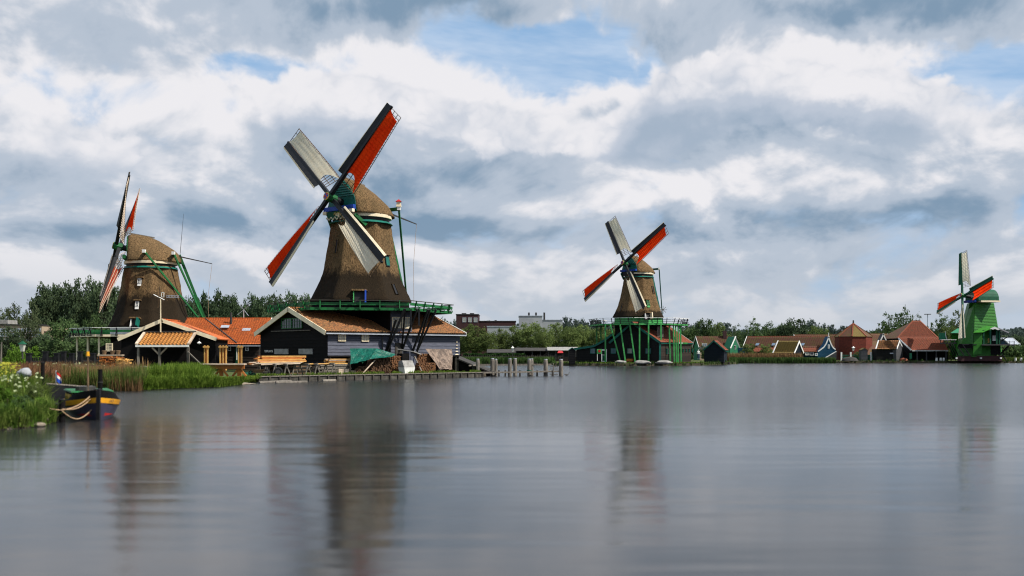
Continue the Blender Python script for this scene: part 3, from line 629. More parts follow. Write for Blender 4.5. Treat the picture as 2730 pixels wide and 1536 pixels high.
# --- the mill across the water
DX, DY = 22.9, 180.3
mid = thing('windmill', 'distant thatched windmill with bright green stage posts across the water', 'windmill', (DX, DY, GZ), 'windmills along the river')
TM = Tower(mid, DX, DY, [(8.6, 4.9), (9.4, 4.45), (10.4, 4.0), (11.6, 3.6), (13.4, 3.15), (16.0, 2.68)], 8, R(-90 + 10), .08)
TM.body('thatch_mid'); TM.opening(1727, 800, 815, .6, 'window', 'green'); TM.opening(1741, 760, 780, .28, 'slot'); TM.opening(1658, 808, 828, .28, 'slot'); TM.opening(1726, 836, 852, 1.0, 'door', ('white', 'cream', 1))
ring8 = lambda r, z: [Vector((DX + r * math.cos(R(-80) + k * math.pi / 4), DY + r * math.sin(R(-80) + k * math.pi / 4), z)) for k in range(8)]
MB().loft([ring8(4.5, 7.4), ring8(4.5, 8.6)]).build('plinth_band', 'bright_green', mid); MB().loft([ring8(4.4, GZ), ring8(4.4, 7.4)]).build('base_body', 'clap_black', mid)
Fd = cap_frame(DX, DY, 220); cap(mid, Fd, 16.6, .92, .9, rb=2.72)
rotor(mid, Vector((20.1, 178, 18.2)), 220, 13.4, 54, 10.64, ('red_cloth', 'white_cloth'))
fx2 = Fd(1, 0, 0) - Fd(0, 0, 0); fy2 = Fd(0, 1, 0) - Fd(0, 0, 0)
MB().box(Fd(2.65, 0, 17.0), .35, 3.8, .35, fx2, fy2, UZ).build('weather_beam', 'blue_paint', mid); MB().box(Fd(2.7, 0, 16.4), .1, 2.6, .8, fx2, fy2, UZ).build('beard_board', 'black', mid)
MB().beam(Fd(2.5, -1.9, 16.6), Fd(1.5, -2.2, 15.6), .25, .3).build('cap_bracket', 'teal', mid)
cm, dkm = stage(mid, DX, DY, 7.35, 8.75, 8, R(-67.5 + 10), 'black', 'black', 'white', .95, 4, .35, False, fascia='bright_green', board=False)
tail(mid, Fd, 17.4, 7.4, m='teal', finial=False, lever=False, long_=0)
for px, pxb, Yp in ((1591, 1591, 183), (1602, 1602, 181), (1614, 1614, 174.5), (1627, 1655, 173.4), (1653, 1668, 172.8), (1679, 1694, 172.4), (1705, 1705, 172.2), (1729, 1729, 172.0), (1762, 1763, 172.6), (1784, 1787, 173.5), (1795, 1798, 174.5), (1801, 1804, 175.2), (1808, 1808, 176), (1814, 1816, 177)):
    MB().beam((X_(px, Yp), Yp, 7.2), (X_(pxb, Yp), Yp, GZ), .24, .24).build('stage_post', 'bright_green', mid)
wheel = MB()
for k in range(8): wheel.beam(at(1768, 826, 176), at(1768, 826, 176) + Vector((math.cos(k * .785) * .7, 0, math.sin(k * .785) * .7)), .07, .07)
wheel.build('winch_wheel', 'grey_wood', mid)
# ------------------------------------------------------------------ buildings
UY = Vector((0, 1, 0)); UX = Vector((1, 0, 0))
# --- black timber barn round the large mill
e1 = Vector((.72, .69, 0)).normalized(); e2 = Vector((-.69, .72, 0)).normalized()
bc = Vector((-16.3, 88.0, 0))
barn = thing('timber_barn', 'long black timber barn with brown tiled roof and cream bargeboards under the large mill', 'barn', (bc.x, bc.y, GZ))
B = gabled(barn, bc, e1, 15.4, e2, 11.6, GZ, 4.22, 6.35, 'tar_wood', 'tile_brown', 'cream', .45, .3, 'slate_wood', .27, .33, .045, zb=2.0, gable_m='tar_wood', trim_w=.42, gables=(0,))
for q in (-.45, 11.6 + .45): barge(barn, B['P'](15.87, q, 4.22 - .45 * (2.13 / 5.8) + .2), B['P'](15.87, 5.8, 6.55), 'white', .36, .08, e1)
P = B['P']; n1 = B['n1']; g0 = -e1
MB().hexa([P(0.2, 1.4, GZ), P(15.2, 1.4, GZ), P(15.2, 1.6, GZ), P(.2, 1.6, GZ), P(.2, 1.4, 2.1), P(15.2, 1.4, 2.1), P(15.2, 1.6, 2.1), P(.2, 1.6, 2.1)]).build('undercroft_wall', 'tar_wood', barn)
for i in range(8):
    MB().beam(P(.3 + i * 2.1, .1, GZ), P(.3 + i * 2.1, .1, 2.0), .2, .2).build('undercroft_post', 'wet_wood', barn)
MB().beam(P(0, -.02, 1.98), P(15.4, -.02, 1.98), .12, .14).build('sill_beam', 'tar_wood', barn)
for px in (910, 972):
    s = ((px - 1365) / FPX * bc.y - bc.x) / (e1.x - (px - 1365) / FPX * e1.y); c = P(s, 0, 3.62) + n1 * .05
    window(barn, c, e1, n1, .78, .62, 'cream', 'pale_glass', 4, 2, .05)
# wide window pair high in the gable
for k, sgn in ((0, -1), (1, 1)):
    c = P(0, 5.8 + sgn * .92, 5.0) + g0 * .05; window(barn, c, e2, g0, 1.75, .95, 'green', 'glass', 4, 3, .06)
MB().beam(P(0, 2.6, 4.32) + g0 * .12, P(0, 9.4, 4.32) + g0 * .12, .1, .07).build('gable_ledge', 'grey_wood', barn)
for a, b in ((2.3, 4.6), (6.4, 8.9)):
    MB().hexa([P(0, a, 2.15) + g0 * .05, P(0, b, 2.15) + g0 * .05, P(0, b, 2.15) + g0 * .12, P(0, a, 2.15) + g0 * .12, P(0, a, 2.65) + g0 * .05, P(0, b, 2.65) + g0 * .05, P(0, b, 2.65) + g0 * .12, P(0, a, 2.65) + g0 * .12]).build('hatch_board', 'concrete', barn)
text_part('VERPLAATS', P(0, 10.0, 2.42) + g0 * .08, -e2, UZ, .3, 'white', barn)
# tall bay of the mill base breaking through the barn wall, with twin windows
bay = MB().hexa([P(6.7, -.25, GZ), P(9.2, -.25, GZ), P(9.2, 4, GZ), P(6.7, 4, GZ), P(6.7, -.25, 6.3), P(9.2, -.25, 6.3), P(9.2, 4, 6.3), P(6.7, 4, 6.3)]).build('mill_bay', 'tar_wood', barn)
planks(bay, P(6.7, -.25, 0), e1, 0, 2.5, 2.0, 6.2, .3, 'slate_wood', n1)
for q in (.62, 1.75): window(bay, P(6.7 + q, -.25, 5.1) + n1 * .06, e1, n1, .98, 1.05, 'cream', 'pale_glass', 3, 3, .07)
MB().hexa([P(7.2, -.3, .8), P(8.0, -.3, .8), P(8.0, -.36, .8), P(7.2, -.36, .8), P(7.2, -.3, 3.2), P(8.0, -.3, 3.2), P(8.0, -.36, 3.2), P(7.2, -.36, 3.2)]).build('bay_door', 'wet_wood', bay)
MB().beam(P(5.9, -.12, 4.1), P(5.9, -.12, 1.9), .09, .09).build('downpipe', 'iron', barn)
for k in range(5): MB().plate([P(14.7 + .05 * k, -.09, 2.08 + k * .3), P(15.2 - .05 * k, -.09, 2.08 + k * .3), P(15.05 - .05 * k, -.09, 2.17 + k * .3), P(14.85 + .05 * k, -.09, 2.17 + k * .3)], .02).build('paint_patch', 'cream', barn)
# raking struts under the stage of the large mill
def wall_pt(px, z, off):
    k = (px - 1365) / FPX; o = bc + n1 * off; q = (k * o.y - o.x) / (e1.x - k * e1.y); return o + e1 * q + UZ * z
for pt, pb, zb_ in ((1056, 1028, 2.4), (1079, 1030, 2.2), (1080, 1071, 2.6), (1112, 1072, 2.5), (1141, 1100, 2.4), (1146, 1108, 2.0), (1163, 1106, 2.0)):
    a = wall_pt(pt, 6.3 if pt != 1056 else 5.3, 2.4); MB().beam(a, wall_pt(pb, zb_, .25), .15, .15).build('stage_strut', 'black', main)
for px in (1095, 1117): a = wall_pt(px, 6.3, 2.2); MB().beam(a, a - UZ * 1.5, .16, .16).build('stage_drop_post', 'black', main)
# lean-to slip roof at the barn's right end
sl = thing('slip_roof', 'low black lean-to roof sloping to the water at the barn end', 'lean-to roof', (-4.5, 98, GZ))
a, b, c, d = at(1206, 950, 98.6), at(1309, 992, 97.4), at(1316, 986, 101.5), at(1216, 945, 103)
slab(sl, a, b, c, d, .12, 'roof_felt', 'roof'); 
for q, h in ((.12, 0), (.55, 0)):
    p = a.lerp(b, q); MB().beam((p.x, p.y + .3, -.2), (p.x, p.y + .3, p.z - .1), .3, .3).build('post', 'wet_wood', sl)
MB().plate([(a.x, a.y + .5, 0), (b.x, b.y + .5, 0), b + UY * .5 - UZ * .1, a + UY * .5 - UZ * .1], .1).build('side_boards', 'tar_wood', sl)
# --- saw shed in front of the left mill
GY = 101.0; gl, gr, gp = X_(310, GY), X_(582, GY), X_(431, GY); ez, rz = Z_(909, GY), Z_(853, GY)
shed = thing('saw_shed', 'open saw shed with cream bargeboards and yellow tiled canopy below the left mill', 'shed', ((gl + gr) / 2, GY, GZ))
W = gr - gl
S = gabled(shed, (gl + .4, GY + .25), UY, 4.5, UX, W - .8, GZ, ez + .25, rz - .05, 'tar_wood', 'tile_orange', 'cream', .3, None, None, .28, .34, .04, rpos=(gp - gl) / W, gables=(0,), gutter=False, trim_w=.36, relief=False)
for i in range(10):       # boards of the upper gable
    pass
pr = lambda z: (lambda k: (gl + .6 + (gp - gl - .6) * k, gr - .6 - (gr - gp - .6) * k))(max(0, (z - ez) / (rz - ez)))
planks(S['gw'][0], (0, GY + .25, 0), UX, 0, 0, ez + .0, rz - .35, .26, 'tar_wood', -UY, lambda z: pr(z))
# yellow tile canopy, each tile a piece
ca, cb = X_(372, 99.5), X_(509, 99.5); zt, zl = Z_(888, 100.6), Z_(921, 98.8)
can = thing('tile_canopy', 'pent roof of curved yellow tiles projecting from the saw shed front', 'canopy', ((ca + cb) / 2, 99.6, GZ))
slab(can, (ca, 98.7, zl), (cb, 98.7, zl), (cb, GY + .1, zt), (ca, GY + .1, zt), .1, 'grey_wood', 'canopy_deck')
tm = MB(); cw = (cb - ca - .3) / 13; rl = math.hypot(GY - 98.7, zt - zl); sl_d = Vector((0, GY - 98.7, zt - zl)).normalized(); sl_n = UX.cross(sl_d)
prof = [(x / 8, .085 * math.sin(math.pi * min(1, x / 5.2)) - (.03 if x > 5 else 0)) for x in range(9)]
nrow = 8; rr = rl / nrow
tm.loft([[UX * ((x - .5) * cw) + sl_n * (h + .04) for x, h in prof] + [UX * ((x - .5) * cw) + sl_n * (h + .015) for x, h in prof[::-1]], [UX * ((x - .5) * cw) + sl_d * rr * 1.12 + sl_n * (h - .02) for x, h in prof] + [UX * ((x - .5) * cw) + sl_d * rr * 1.12 + sl_n * (h - .045) for x, h in prof[::-1]]])
to = tm.build('t', 'tile_yellow'); tme = to.data; bpy.data.objects.remove(to)
cd = [o for o in can.children][0]
for r in range(nrow):
    for c in range(13): inst('tile', tme, Matrix.Translation(Vector((ca + .15 + (c + .5) * cw, 98.7, zl)) + sl_d * (r * rr) + sl_n * .05), cd)
MB().beam((ca - .08, 98.62, zl - .06), (cb + .08, 98.62, zl - .06), .1, .2).build('fascia', 'white', can)
for x in (ca - .02, cb + .02): MB().beam((x, 98.66, zl + .12), (x, GY, zt + .12), .24, .16).build('verge_board', 'pale_timber', can)
MB().beam((ca - .1, GY - .05, zt + .14), (cb + .1, GY - .05, zt + .14), .3, .12).build('top_flashing', 'iron', can)
for x in (ca + .1, X_(425, 98.9), cb - .1):
    MB().beam((x, 98.95, GZ), (x, 98.95, zl - .12), .22, .22).build('post', 'grey_wood', can)
xc = X_(425, 98.9)
for s in (-1, 1): MB().beam((xc, 98.93, zl - .95), (xc + s * .75, 98.93, zl - .2), .14, .14).build('knee_brace', 'pale_timber', can)
MB().beam((cb - .1, 98.8, 2.4), (cb + 1.6, 98.4, .9), .1, .1).build('stay', 'grey_wood', can)
# wind vane shaped like a little mill on the shed peak
vane = thing('wind_vane', 'white pole with miniature mill wind vane above the saw shed gable', 'wind vane', (gp, GY - .3, ez))
zp = rz + .1; vp = Z_(772, GY)
MB().beam((gp, GY - .3, Z_(886, GY)), (gp, GY - .3, Z_(798, GY)), .1, .1, w2=.07, h2=.07).build('pole', 'cream', vane)
vh = Vector((gp, GY - .35, Z_(793, GY)))
for k in range(4):
    g = R(70 + 90 * k) if k % 2 else R(70 + 90 * k); q = Vector((math.cos(R(78 + 90 * k)) * .55, -.5 * math.cos(R(78 + 90 * k)), math.sin(R(78 + 90 * k))))
    MB().beam(vh - UX * .15, vh - UX * .15 + q.normalized() * 1.1, .12, .03).build('blade', 'white' if k % 2 else 'oak', vane)
fr = MB()
for x, z, w, h in ((.35, .25, .05, .5), (.1, .25, .05, .5), (.22, .48, .3, .05), (.22, .02, .3, .05)): fr.box(vh + UX * x + UZ * z, w, .05, h)
fr.build('frame', 'white', vane)
tb = MB(); 
for z in (-.03, .18): tb.box(vh + UX * 1.25 + UZ * z, 1.3, .03, .035)
for i in range(9): tb.box(vh + UX * (.65 + i * .15) + UZ * .07, .03, .03, .2)
tb.build('tail_lattice', 'zinc', vane)
# shed wall lamp
lp = thing('wall_lamp', 'small white enamel lamp hanging at the right of the saw shed', 'lamp', at(531, 905, 100.7)); q = at(531, 912, 100.6)
MB().tube([q + UZ * .05, q - UZ * .12], [.06, .24], 12).build('lamp_shade', 'white', lp); MB().tube([q + UZ * .4, q + UZ * .05], .03, 6).build('stem', 'iron', lp); MB().tube([q - UZ * .12, q - UZ * .25], [.07, .03], 8).build('bulb', 'lamp_glass', lp)
# low side wing left of the shed with a lit window
wing = thing('side_wing', 'low dark wing with a small-paned window under the left mill stage', 'wing', at(350, 960, 106))
MB().hexa([at(266, 976, 106), at(322, 976, 106), at(322, 976, 106) + UY * 4, at(266, 976, 106) + UY * 4, at(266, 925, 106), at(322, 905, 106), at(322, 905, 106) + UY * 4, at(266, 925, 106) + UY * 4]).build('wall', 'tar_wood', wing)
window(wing, at(292, 926, 105.95), UX, -UY, .72, .85, 'cream', 'glass', 5, 5, .06)
# --- long orange-roofed house between the two mills
lh = thing('long_shed', 'long dark shed with bright orange pantile roof between the two left mills', 'shed', (X_(590, 109), 109, GZ))
ya = 107.5; c0 = X_(470, ya); c1 = X_(690, ya)
H = gabled(lh, (c0, ya), UX, c1 - c0, UY, 9.0, GZ, Z_(916, ya), Z_(851, ya + 4.5), 'brown_board', 'tile_orange', 'white', .3, .3, 'brown_board', .27, .33, .04, gables=(1,))
k_ = H['P']; MB().beam(k_(X_(545, ya + 4.5) - c0, 4.5, Z_(851, ya + 4.5) + .17), k_(X_(633, ya) - c0, -.2, Z_(916, ya) + .07), .12, .06).build('lead_strip', 'iron', lh)
for px, py in ((612, 928.5), (659, 928.5)): window(lh, at(px, py, ya - .04), UX, -UY, .34, .58, 'white', 'glass', 1, 2, .06)
MB().box(at(636, 945, ya - .08), .7, .06, 1.9).build('door', 'dark_green', lh); MB().tube([at(631, 922, ya - .15), at(631, 960, ya - .15)], .06, 8).build('downpipe', 'white', lh)
ch = at(616, 855, ya + 3.4); MB().tube([ch - UZ * .6, ch + UZ * .9], .12, 8).build('stove_pipe', 'iron', lh)
for px, py in ((600, 872), (640, 882), (657, 880)): 
    q = at(px, py, ya + 2.3); MB().box(q + UZ * .05, .9, .5, .06, UX, Vector((0, .83, .55)), Vector((0, -.55, .83))).build('skylight', 'zinc', lh)
# small vane behind it
v2 = thing('wind_vane', 'thin pale wind vane on a pole above the orange roof', 'wind vane', at(650, 856, 112)); q = at(650, 826, 112)
MB().tube([at(650, 858, 112), q], .05, 6).build('pole', 'white', v2)
for k in range(4): MB().beam(q, q + Vector((math.cos(R(40 + 90 * k)), -.2, math.sin(R(40 + 90 * k)))) * .9, .07, .03).build('blade', 'zinc', v2)
# --- barn of the mill across the water
w1 = Vector((.50, .866, 0)).normalized(); w2 = Vector((-.866, .50, 0)).normalized(); dc = Vector((X_(1759, 171.4), 171.4, 0))
db = thing('mill_barn', 'black boarded barn with teal trim and orange roof under the distant thatched mill', 'barn', (dc.x, dc.y, GZ))
Dg = gabled(db, dc, w1, 15.5, w2, 9.2, GZ, 4.15, 7.5, 'clap_black', 'tile_red', 'teal', .3, .42, 'brown_board', .34, .4, .04, gable_m='clap_black', trim_w=.38, gables=(0,), rpos=.55)
PD = Dg['P']; gD = -w1
barge(db, PD(15.8, -.35, 3.9) + UZ * .2, PD(15.8, 5, 7.5) + UZ * .25, 'white', .3, .08, w1)
lt = MB(); pts = [PD(0, 9.2, GZ), PD(0, 16.0, GZ), PD(0, 16.0, 2.9), PD(0, 11.6, 3.6), PD(0, 9.9, 4.6), PD(0, 9.2, 5.0)]
lt.loft([pts, [p + w1 * 9 for p in pts]]).build('lean_to', 'clap_black', db)
for a_, b_ in (((16.3, 2.95), (12.4, 3.45)), ((12.4, 3.45), (10.6, 4.35)), ((10.6, 4.35), (8.9, 5.5))):
    p, q = PD(-.3, a_[0], a_[1]), PD(-.3, b_[0], b_[1]); barge(db, p + UZ * .12, q + UZ * .12, 'teal', .36, .08, gD)
    slab(db, p, q, q + w1 * 9.5, p + w1 * 9.5, .1, 'tile_dull', 'lean_to_roof')
MB().beam(PD(-.08, -.05, GZ), PD(-.08, -.05, 4.1), .3, .3).build('corner_board', 'teal', db)
def on_gable(px, z, O=None, off=.06):
    k = (px - 1365) / FPX; s = (k * dc.y - dc.x) / (w2.x - k * w2.y); return PD(0, s, z) + gD * off
def on_side(px, z, off=.06):
    k = (px - 1365) / FPX; s = (k * dc.y - dc.x) / (w1.x - k * w1.y); return PD(s, 0, z) + Dg['n1'] * off
for px, g_ in ((1581, 'blue_glass'), (1636, 'blue_glass'), (1680, 'pale_glass'), (1729, 'blue_glass')): window(db, on_gable(px, 2.55), w2, gD, 1.0, .95, 'teal', g_, 4, 2, .07)
dd = MB().box(on_gable(1611, 1.75), 1.05, .08, 2.2, w2, gD, UZ).build('door', 'white', db); MB().box(on_gable(1611, 1.3, off=.12), .75, .06, 1.0, w2, gD, UZ).build('door_panel', 'dark_green', dd); MB().box(on_gable(1611, 2.25, off=.12), .75, .06, .7, w2, gD, UZ).build('door_pane', 'glass', dd)
MB().box(on_gable(1681, .95, off=.3), 1.1, .5, .45, w2, gD, UZ).build('bench', 'timber', db)
window(db, on_side(1784, 2.5), w1, Dg['n1'], .9, .95, 'white', 'glass', 2, 2)
window(db, on_side(1776, 2.5), w1, Dg['n1'], .5, .95, 'teal', 'glass', 1, 3)
for i in range(6): window(db, on_side(1812 + i * 8, 2.65), w1, Dg['n1'], .38, .62, 'teal', 'glass', 1, 2, .06)
q = at(1741, 880, 172); MB().box(at(1760, 885, 173.5), 1.1, .4, 1.9).build('shingle_bay', 'grey_wood', db)
MB().box(on_side(1810, 3.95, .5), 2.2, .1, .32, UX, UY, UZ).build('sign_board', 'bright_green', mid); MB().box(on_side(1806, 3.97, .58), .7, .08, .26, UX, UY, UZ).build('sign_label', 'white', mid)
# notice cabinet with a red panel
nc = thing('notice_cabinet', 'bright green notice cabinet with a red panel on white legs before the black barn', 'notice board', at(1597, 965, 171))
MB().box(at(1598, 937, 171), .85, .14, .8).build('cabinet', 'bright_green', nc); MB().box(at(1598, 936, 170.9), .38, .06, .42).build('red_panel', 'red_paint', nc)
for px in (1592.5, 1604.5): MB().beam(at(px, 962, 171), at(px, 944, 171), .09, .09).build('leg', 'white', nc)
# --- boathouse and kiosk beside it
def small_house(name, label, cat, pxa, pxb, pxc, pyb, pye, pyr, Y, wall, roof, trim, ridge_back=4.5, gable_left=True, relief=False, group=None, z0=None, gable=None, ridge_px=None, ov=.25):
    """gable between columns pxa..pxb (facing us, a little left), long side pxb..pxc receding to the right"""
    r = thing(name, label, cat, (X_((pxa + pxc) / 2, Y), Y, GZ), group)
    xa, xb, xc = X_(pxa, Y), X_(pxb, Y), X_(pxc, Y); th = math.atan2(xc - xb, ridge_back) if pxc != pxb else 0
    E1 = Vector((math.sin(th), math.cos(th), 0)); E2 = Vector((-math.cos(th), math.sin(th), 0)); L = math.hypot(xc - xb, ridge_back); Wd = (xb - xa) / math.cos(th)
    G = gabled(r, (xb, Y), E1, L, E2, Wd, GZ if z0 is None else z0, Z_(pye, Y), Z_(pyr, Y), wall, roof, trim, ov, None, None, .4, .45, .04, relief=relief, gable_m=gable, trim_w=.24)
    return r, G
bh, G_ = small_house('boathouse', 'dark navy boathouse with red tiled roof on piles at the water edge', 'boathouse', 1880, 1930, 1960, 960, 932, 909, 186, 'clap_navy', 'tile_red', 'teal', 7, relief=True)
for px in (1880, 1905, 1930, 1958): MB().beam((X_(px, 186), 186.4 + (4 if px > 1940 else 0), -.3), (X_(px, 186), 186.4 + (4 if px > 1940 else 0), GZ + .05), .3, .3).build('pile', 'wet_wood', bh)
def kiosk(label, px0, px1, pyb, pyt, Y, wall, roof, group):
    r = thing('water_privy', label, 'hut', (X_((px0 + px1) / 2, Y), Y, 0), group); a, b = X_(px0, Y), X_(px1, Y); zt, zb = Z_(pyt, Y), Z_(pyb, Y); w = b - a
    MB().hexa([(a, Y, zb), (b, Y, zb), (b, Y + w, zb), (a, Y + w, zb), (a, Y, zt - .35), (b, Y, zt - .35), (b, Y + w, zt - .35), (a, Y + w, zt - .35)]).build('wall', wall, r)
    MB().plate([(a, Y - .02, zt - .35), (b, Y - .02, zt - .35), ((a + b) / 2, Y - .02, zt)], .05).build('gable', wall, r)
    for s, e in ((a - .1, (a + b) / 2), (b + .1, (a + b) / 2)): 
        p0, p1 = Vector((s, Y - .12, zt - .42)), Vector((e, Y - .12, zt + .05)); slab(r, p0, p1, p1 + UY * (w + .2), p0 + UY * (w + .2), .08, roof, 'roof')
    for x in (a + .1, b - .1): MB().beam((x, Y + .2, -.4), (x, Y + .2, zb + .02), .14, .14).build('pile', 'wet_wood', r)
    return r
kiosk('tall narrow black hut with teal roof standing in the water left of the distant mill', 1517, 1534, 972, 927, 171, 'clap_black', 'teal', 'small huts over the water')
kiosk('narrow grey-blue hut with mossy roof over the water before the brick tower', 2296, 2313, 964, 928, 217, 'clap_grey', 'tile_moss', 'small huts over the water')
# --- village on the far bank
def vhouse(name, label, cat, C, e1, L, W, ze, zr, wall, roof, trim='white', gables=(0, 1), relief=True, gable_m=None, rpos=.5, amp=.04):
    r = thing(name, label, cat, (C[0], C[1], GZ)); e1 = Vector((e1[0], e1[1], 0)).normalized(); e2 = Vector((-e1.y, e1.x, 0))
    G = gabled(r, C, e1, L, e2, W, GZ, ze, zr, wall, roof, trim, .25, None, None, .5, .5, amp, relief=relief, gables=gables, gable_m=gable_m, trim_w=.28, rpos=rpos); return r, G
Yv = 235
ra, Ga = vhouse('brown_house', 'brown-roofed cottage with green gable and brick chimney behind the boathouse', 'house', (X_(1866, Yv), Yv), (1, .05), X_(1962, Yv) - X_(1866, Yv), 6.5, Z_(925, Yv), Z_(898, Yv + 3), 'tan_wall', 'tile_dull', gables=(0, 1), gable_m='clap_green')
MB().box(at(1932, 893, Yv + 3), .8, .8, 1.9).build('chimney', 'brown_brick', ra); window(ra, at(1878, 921, Yv - .1) , UX, -UY, 1.2, 1.0, 'white', 'blue_glass')
q = [at(1948, 931, Yv - .3), at(1975, 931, Yv + 1), at(1975, 927, Yv + 1), at(1960, 896, Yv - .3), at(1948, 924, Yv - .3)]
gg = MB(); pts = [at(1946, 962, 232), at(1974, 962, 234), at(1974, 929, 234), at(1960, 897, 233), at(1946, 929, 232)]; gg.loft([pts, [p + Vector((-1, 3, 0)) for p in pts]]).build('gable_front', 'clap_green', ra)
for p, q in ((pts[4], pts[3]), (pts[2], pts[3])): barge(ra, p + UZ * .1 + Vector((0, -.1, 0)), q + UZ * .1 + Vector((0, -.1, 0)), 'white', .26, .08, (0, -1, 0))
window(ra, at(1959, 926, 232.9), UX, -UY, .55, .9, 'white', 'glass', 1, 2, .08)
# long house with the blue bell gable
lb = thing('long_house', 'long house with mossy brown roof and blue bell-shaped gable on the far bank', 'house', (X_(2110, 226), 226, GZ))
A, B_, C_, D_ = at(1982, 927, 226), at(2196, 927, 226), at(2209, 897, 229), at(1993, 898, 229)
MB().hexa([at(1985, 962, 226.5), at(2195, 962, 226.5), at(2195, 962, 226.5) + UY * 6, at(1985, 962, 226.5) + UY * 6, A + UY * .3, B_ + UY * .3, B_ + UY * 6, A + UY * 6]).build('wall', 'clap_blue', lb)
rf = slab(lb, A, B_, C_, D_, .1, 'tile_dull', 'roof'); tiles(rf, A, B_, C_, D_, 'tile_dull', .5, .5, .05)
slab(lb, C_, D_, D_ + Vector((0, 3, -2.6)), C_ + Vector((0, 3, -2.6)), .1, 'tile_dull', 'roof'); MB().beam(D_ + UZ * .05, C_ + UZ * .05, .3, .2).build('ridge_tile', 'tile_red', lb)
A2, B2 = at(2010, 938, 224), at(2182, 938, 224); r2 = slab(lb, A2, B2, B_ - UZ * .05, A - UZ * .05 + UX * 2, .1, 'tile_dull', 'lower_roof'); tiles(r2, A2, B2, B_ - UZ * .05, A - UZ * .05 + UX * 2, 'tile_red', .5, .5, .04)
barge(lb, A + UZ * .15 - UX * .1, D_ + UZ * .15 - UX * .1, 'white', .28, .1, (-1, 0, 0))
Yg = 223.5; gp_ = [(2180, 960), (2228, 960), (2228, 932), (2221, 926), (2216, 916), (2209, 897), (2201, 917), (2195, 926), (2180, 937)]
pts = [at(x, y, Yg) for x, y in gp_]; MB().loft([pts, [p + UY * 2.5 for p in pts]]).build('bell_gable', 'clap_blue', lb)
for i, j in ((2, 3), (3, 4), (4, 5), (8, 7), (7, 6), (6, 5)): barge(lb, pts[i] - UY * .02 + UZ * .08, pts[j] - UY * .02 + UZ * .08, 'white', .24, .1, (0, -1, 0))
window(lb, at(2209.5, 924, Yg - .03), UX, -UY, .42, .85, 'white', 'blue_glass', 1, 2, .09); window(lb, at(2176, 945, Yg - .1), UX, -UY, .6, .6, 'white', 'blue_glass', 1, 1, .09)
window(lb, at(2164, 943, 224.2), UX, -UY, .95, .75, 'white', 'glass', 1, 1, .09); window(lb, at(2151, 943, 224.2), UX, -UY, .7, .7, 'white', 'pale_glass', 1, 1, .09)
MB().beam(at(2209, 897, Yg), at(2209, 887, Yg), .12, .12).build('finial', 'white', lb)
for px in (2019, 2062, 2140): 
    p = at(px, 920, 226.2); MB().box(p + UZ * .15, .75, .9, .1, UX, (C_ - B_).normalized(), UX.cross((C_ - B_).normalized())).build('roof_light', 'blue_glass', rf)
MB().plate([at(2197, 957, 222.5), at(2229, 957, 222.5), at(2229, 938, 222.5)], .3).build('lean_to_end', 'clap_grey', lb); barge(lb, at(2196, 955, 222.4), at(2229, 936, 222.4), 'white', .24, .08, (0, -1, 0))
# mossy boat shed with dark blue gable
ms = thing('boat_shed', 'small boat shed with steep mossy roof and dark blue gable among reeds', 'shed', (X_(2100, 216), 216, GZ))
A, B_, C_, D_ = at(2062, 942, 215), at(2115, 942, 215), at(2129, 909, 217), at(2076, 909, 217)
rf = slab(ms, A, B_, C_, D_, .1, 'tile_moss', 'roof'); tiles(rf, A, B_, C_, D_, 'tile_moss', .5, .5, .04)
E_ = at(2142, 942, 219); slab(ms, C_, D_, D_ + (E_ - C_), E_, .1, 'tile_moss', 'roof')
pts = [at(2116, 960, 215.1), at(2140, 960, 219), at(2140, 943, 219), C_ - UZ * .1, B_]; MB().loft([pts, [p - UX * 3 + UY * 1.5 for p in pts]]).build('gable_wall', 'clap_navy', ms)
MB().hexa([at(2064, 962, 215.4), at(2116, 962, 215.4), at(2116, 962, 215.4) + UY * 3, at(2064, 962, 215.4) + UY * 3, at(2064, 942, 215.4), at(2116, 942, 215.4), at(2116, 942, 215.4) + UY * 3, at(2064, 942, 215.4) + UY * 3]).build('wall', 'clap_grey', ms)
for p, q in ((B_, C_), (E_, C_)): barge(ms, p + UZ * .1 + Vector((.1, -.1, 0)), q + UZ * .1 + Vector((.1, -.1, 0)), 'white', .3, .08, (.6, -.8, 0))
barge(ms, A + UZ * .1, D_ + UZ * .1, 'white', .26, .08, (-.7, -.7, 0))
# another roof behind
r3, _ = vhouse('rear_house', 'long dull brown roof rising behind the blue-gabled house', 'house', (X_(2130, 245), 245), (1, 0), X_(2242, 245) - X_(2130, 245), 7, Z_(925, 245), Z_(893, 248.5), 'tan_wall', 'tile_dull', gables=(0,))
# red brick octagonal tower house with tent roof
oc = thing('brick_tower', 'squat octagonal red brick building with mossy tent roof and finial', 'building', (X_(2275, 231), 231, GZ))
r8 = 4.15; ring = lambda r, z, x0=0: [Vector((X_(2275, 231) + r * math.cos(R(22.5) + k * math.pi / 4), 231 + r * math.sin(R(22.5) + k * math.pi / 4), z)) for k in range(8)]
MB().loft([ring(r8, GZ), ring(r8, Z_(897, 228))]).build('wall', 'brick', oc); ap = at(2275, 862, 231); er = ring(r8 + .15, Z_(897, 228))
for k in range(8):
    MB().add([er[k], er[(k + 1) % 8], ap, er[k] - UZ * .1, er[(k + 1) % 8] - UZ * .1], [(0, 1, 2), (0, 3, 4, 1)]).build('roof_facet', 'tile_moss' if k % 2 else 'tile_dull', oc); MB().beam(er[k] + UZ * .05, ap + UZ * .05, .25, .12).build('hip_tile', 'tile_red', oc)
MB().tube([ap - UZ * .2, ap + UZ * .7], [.22, .16], 8).build('finial', 'iron', oc)
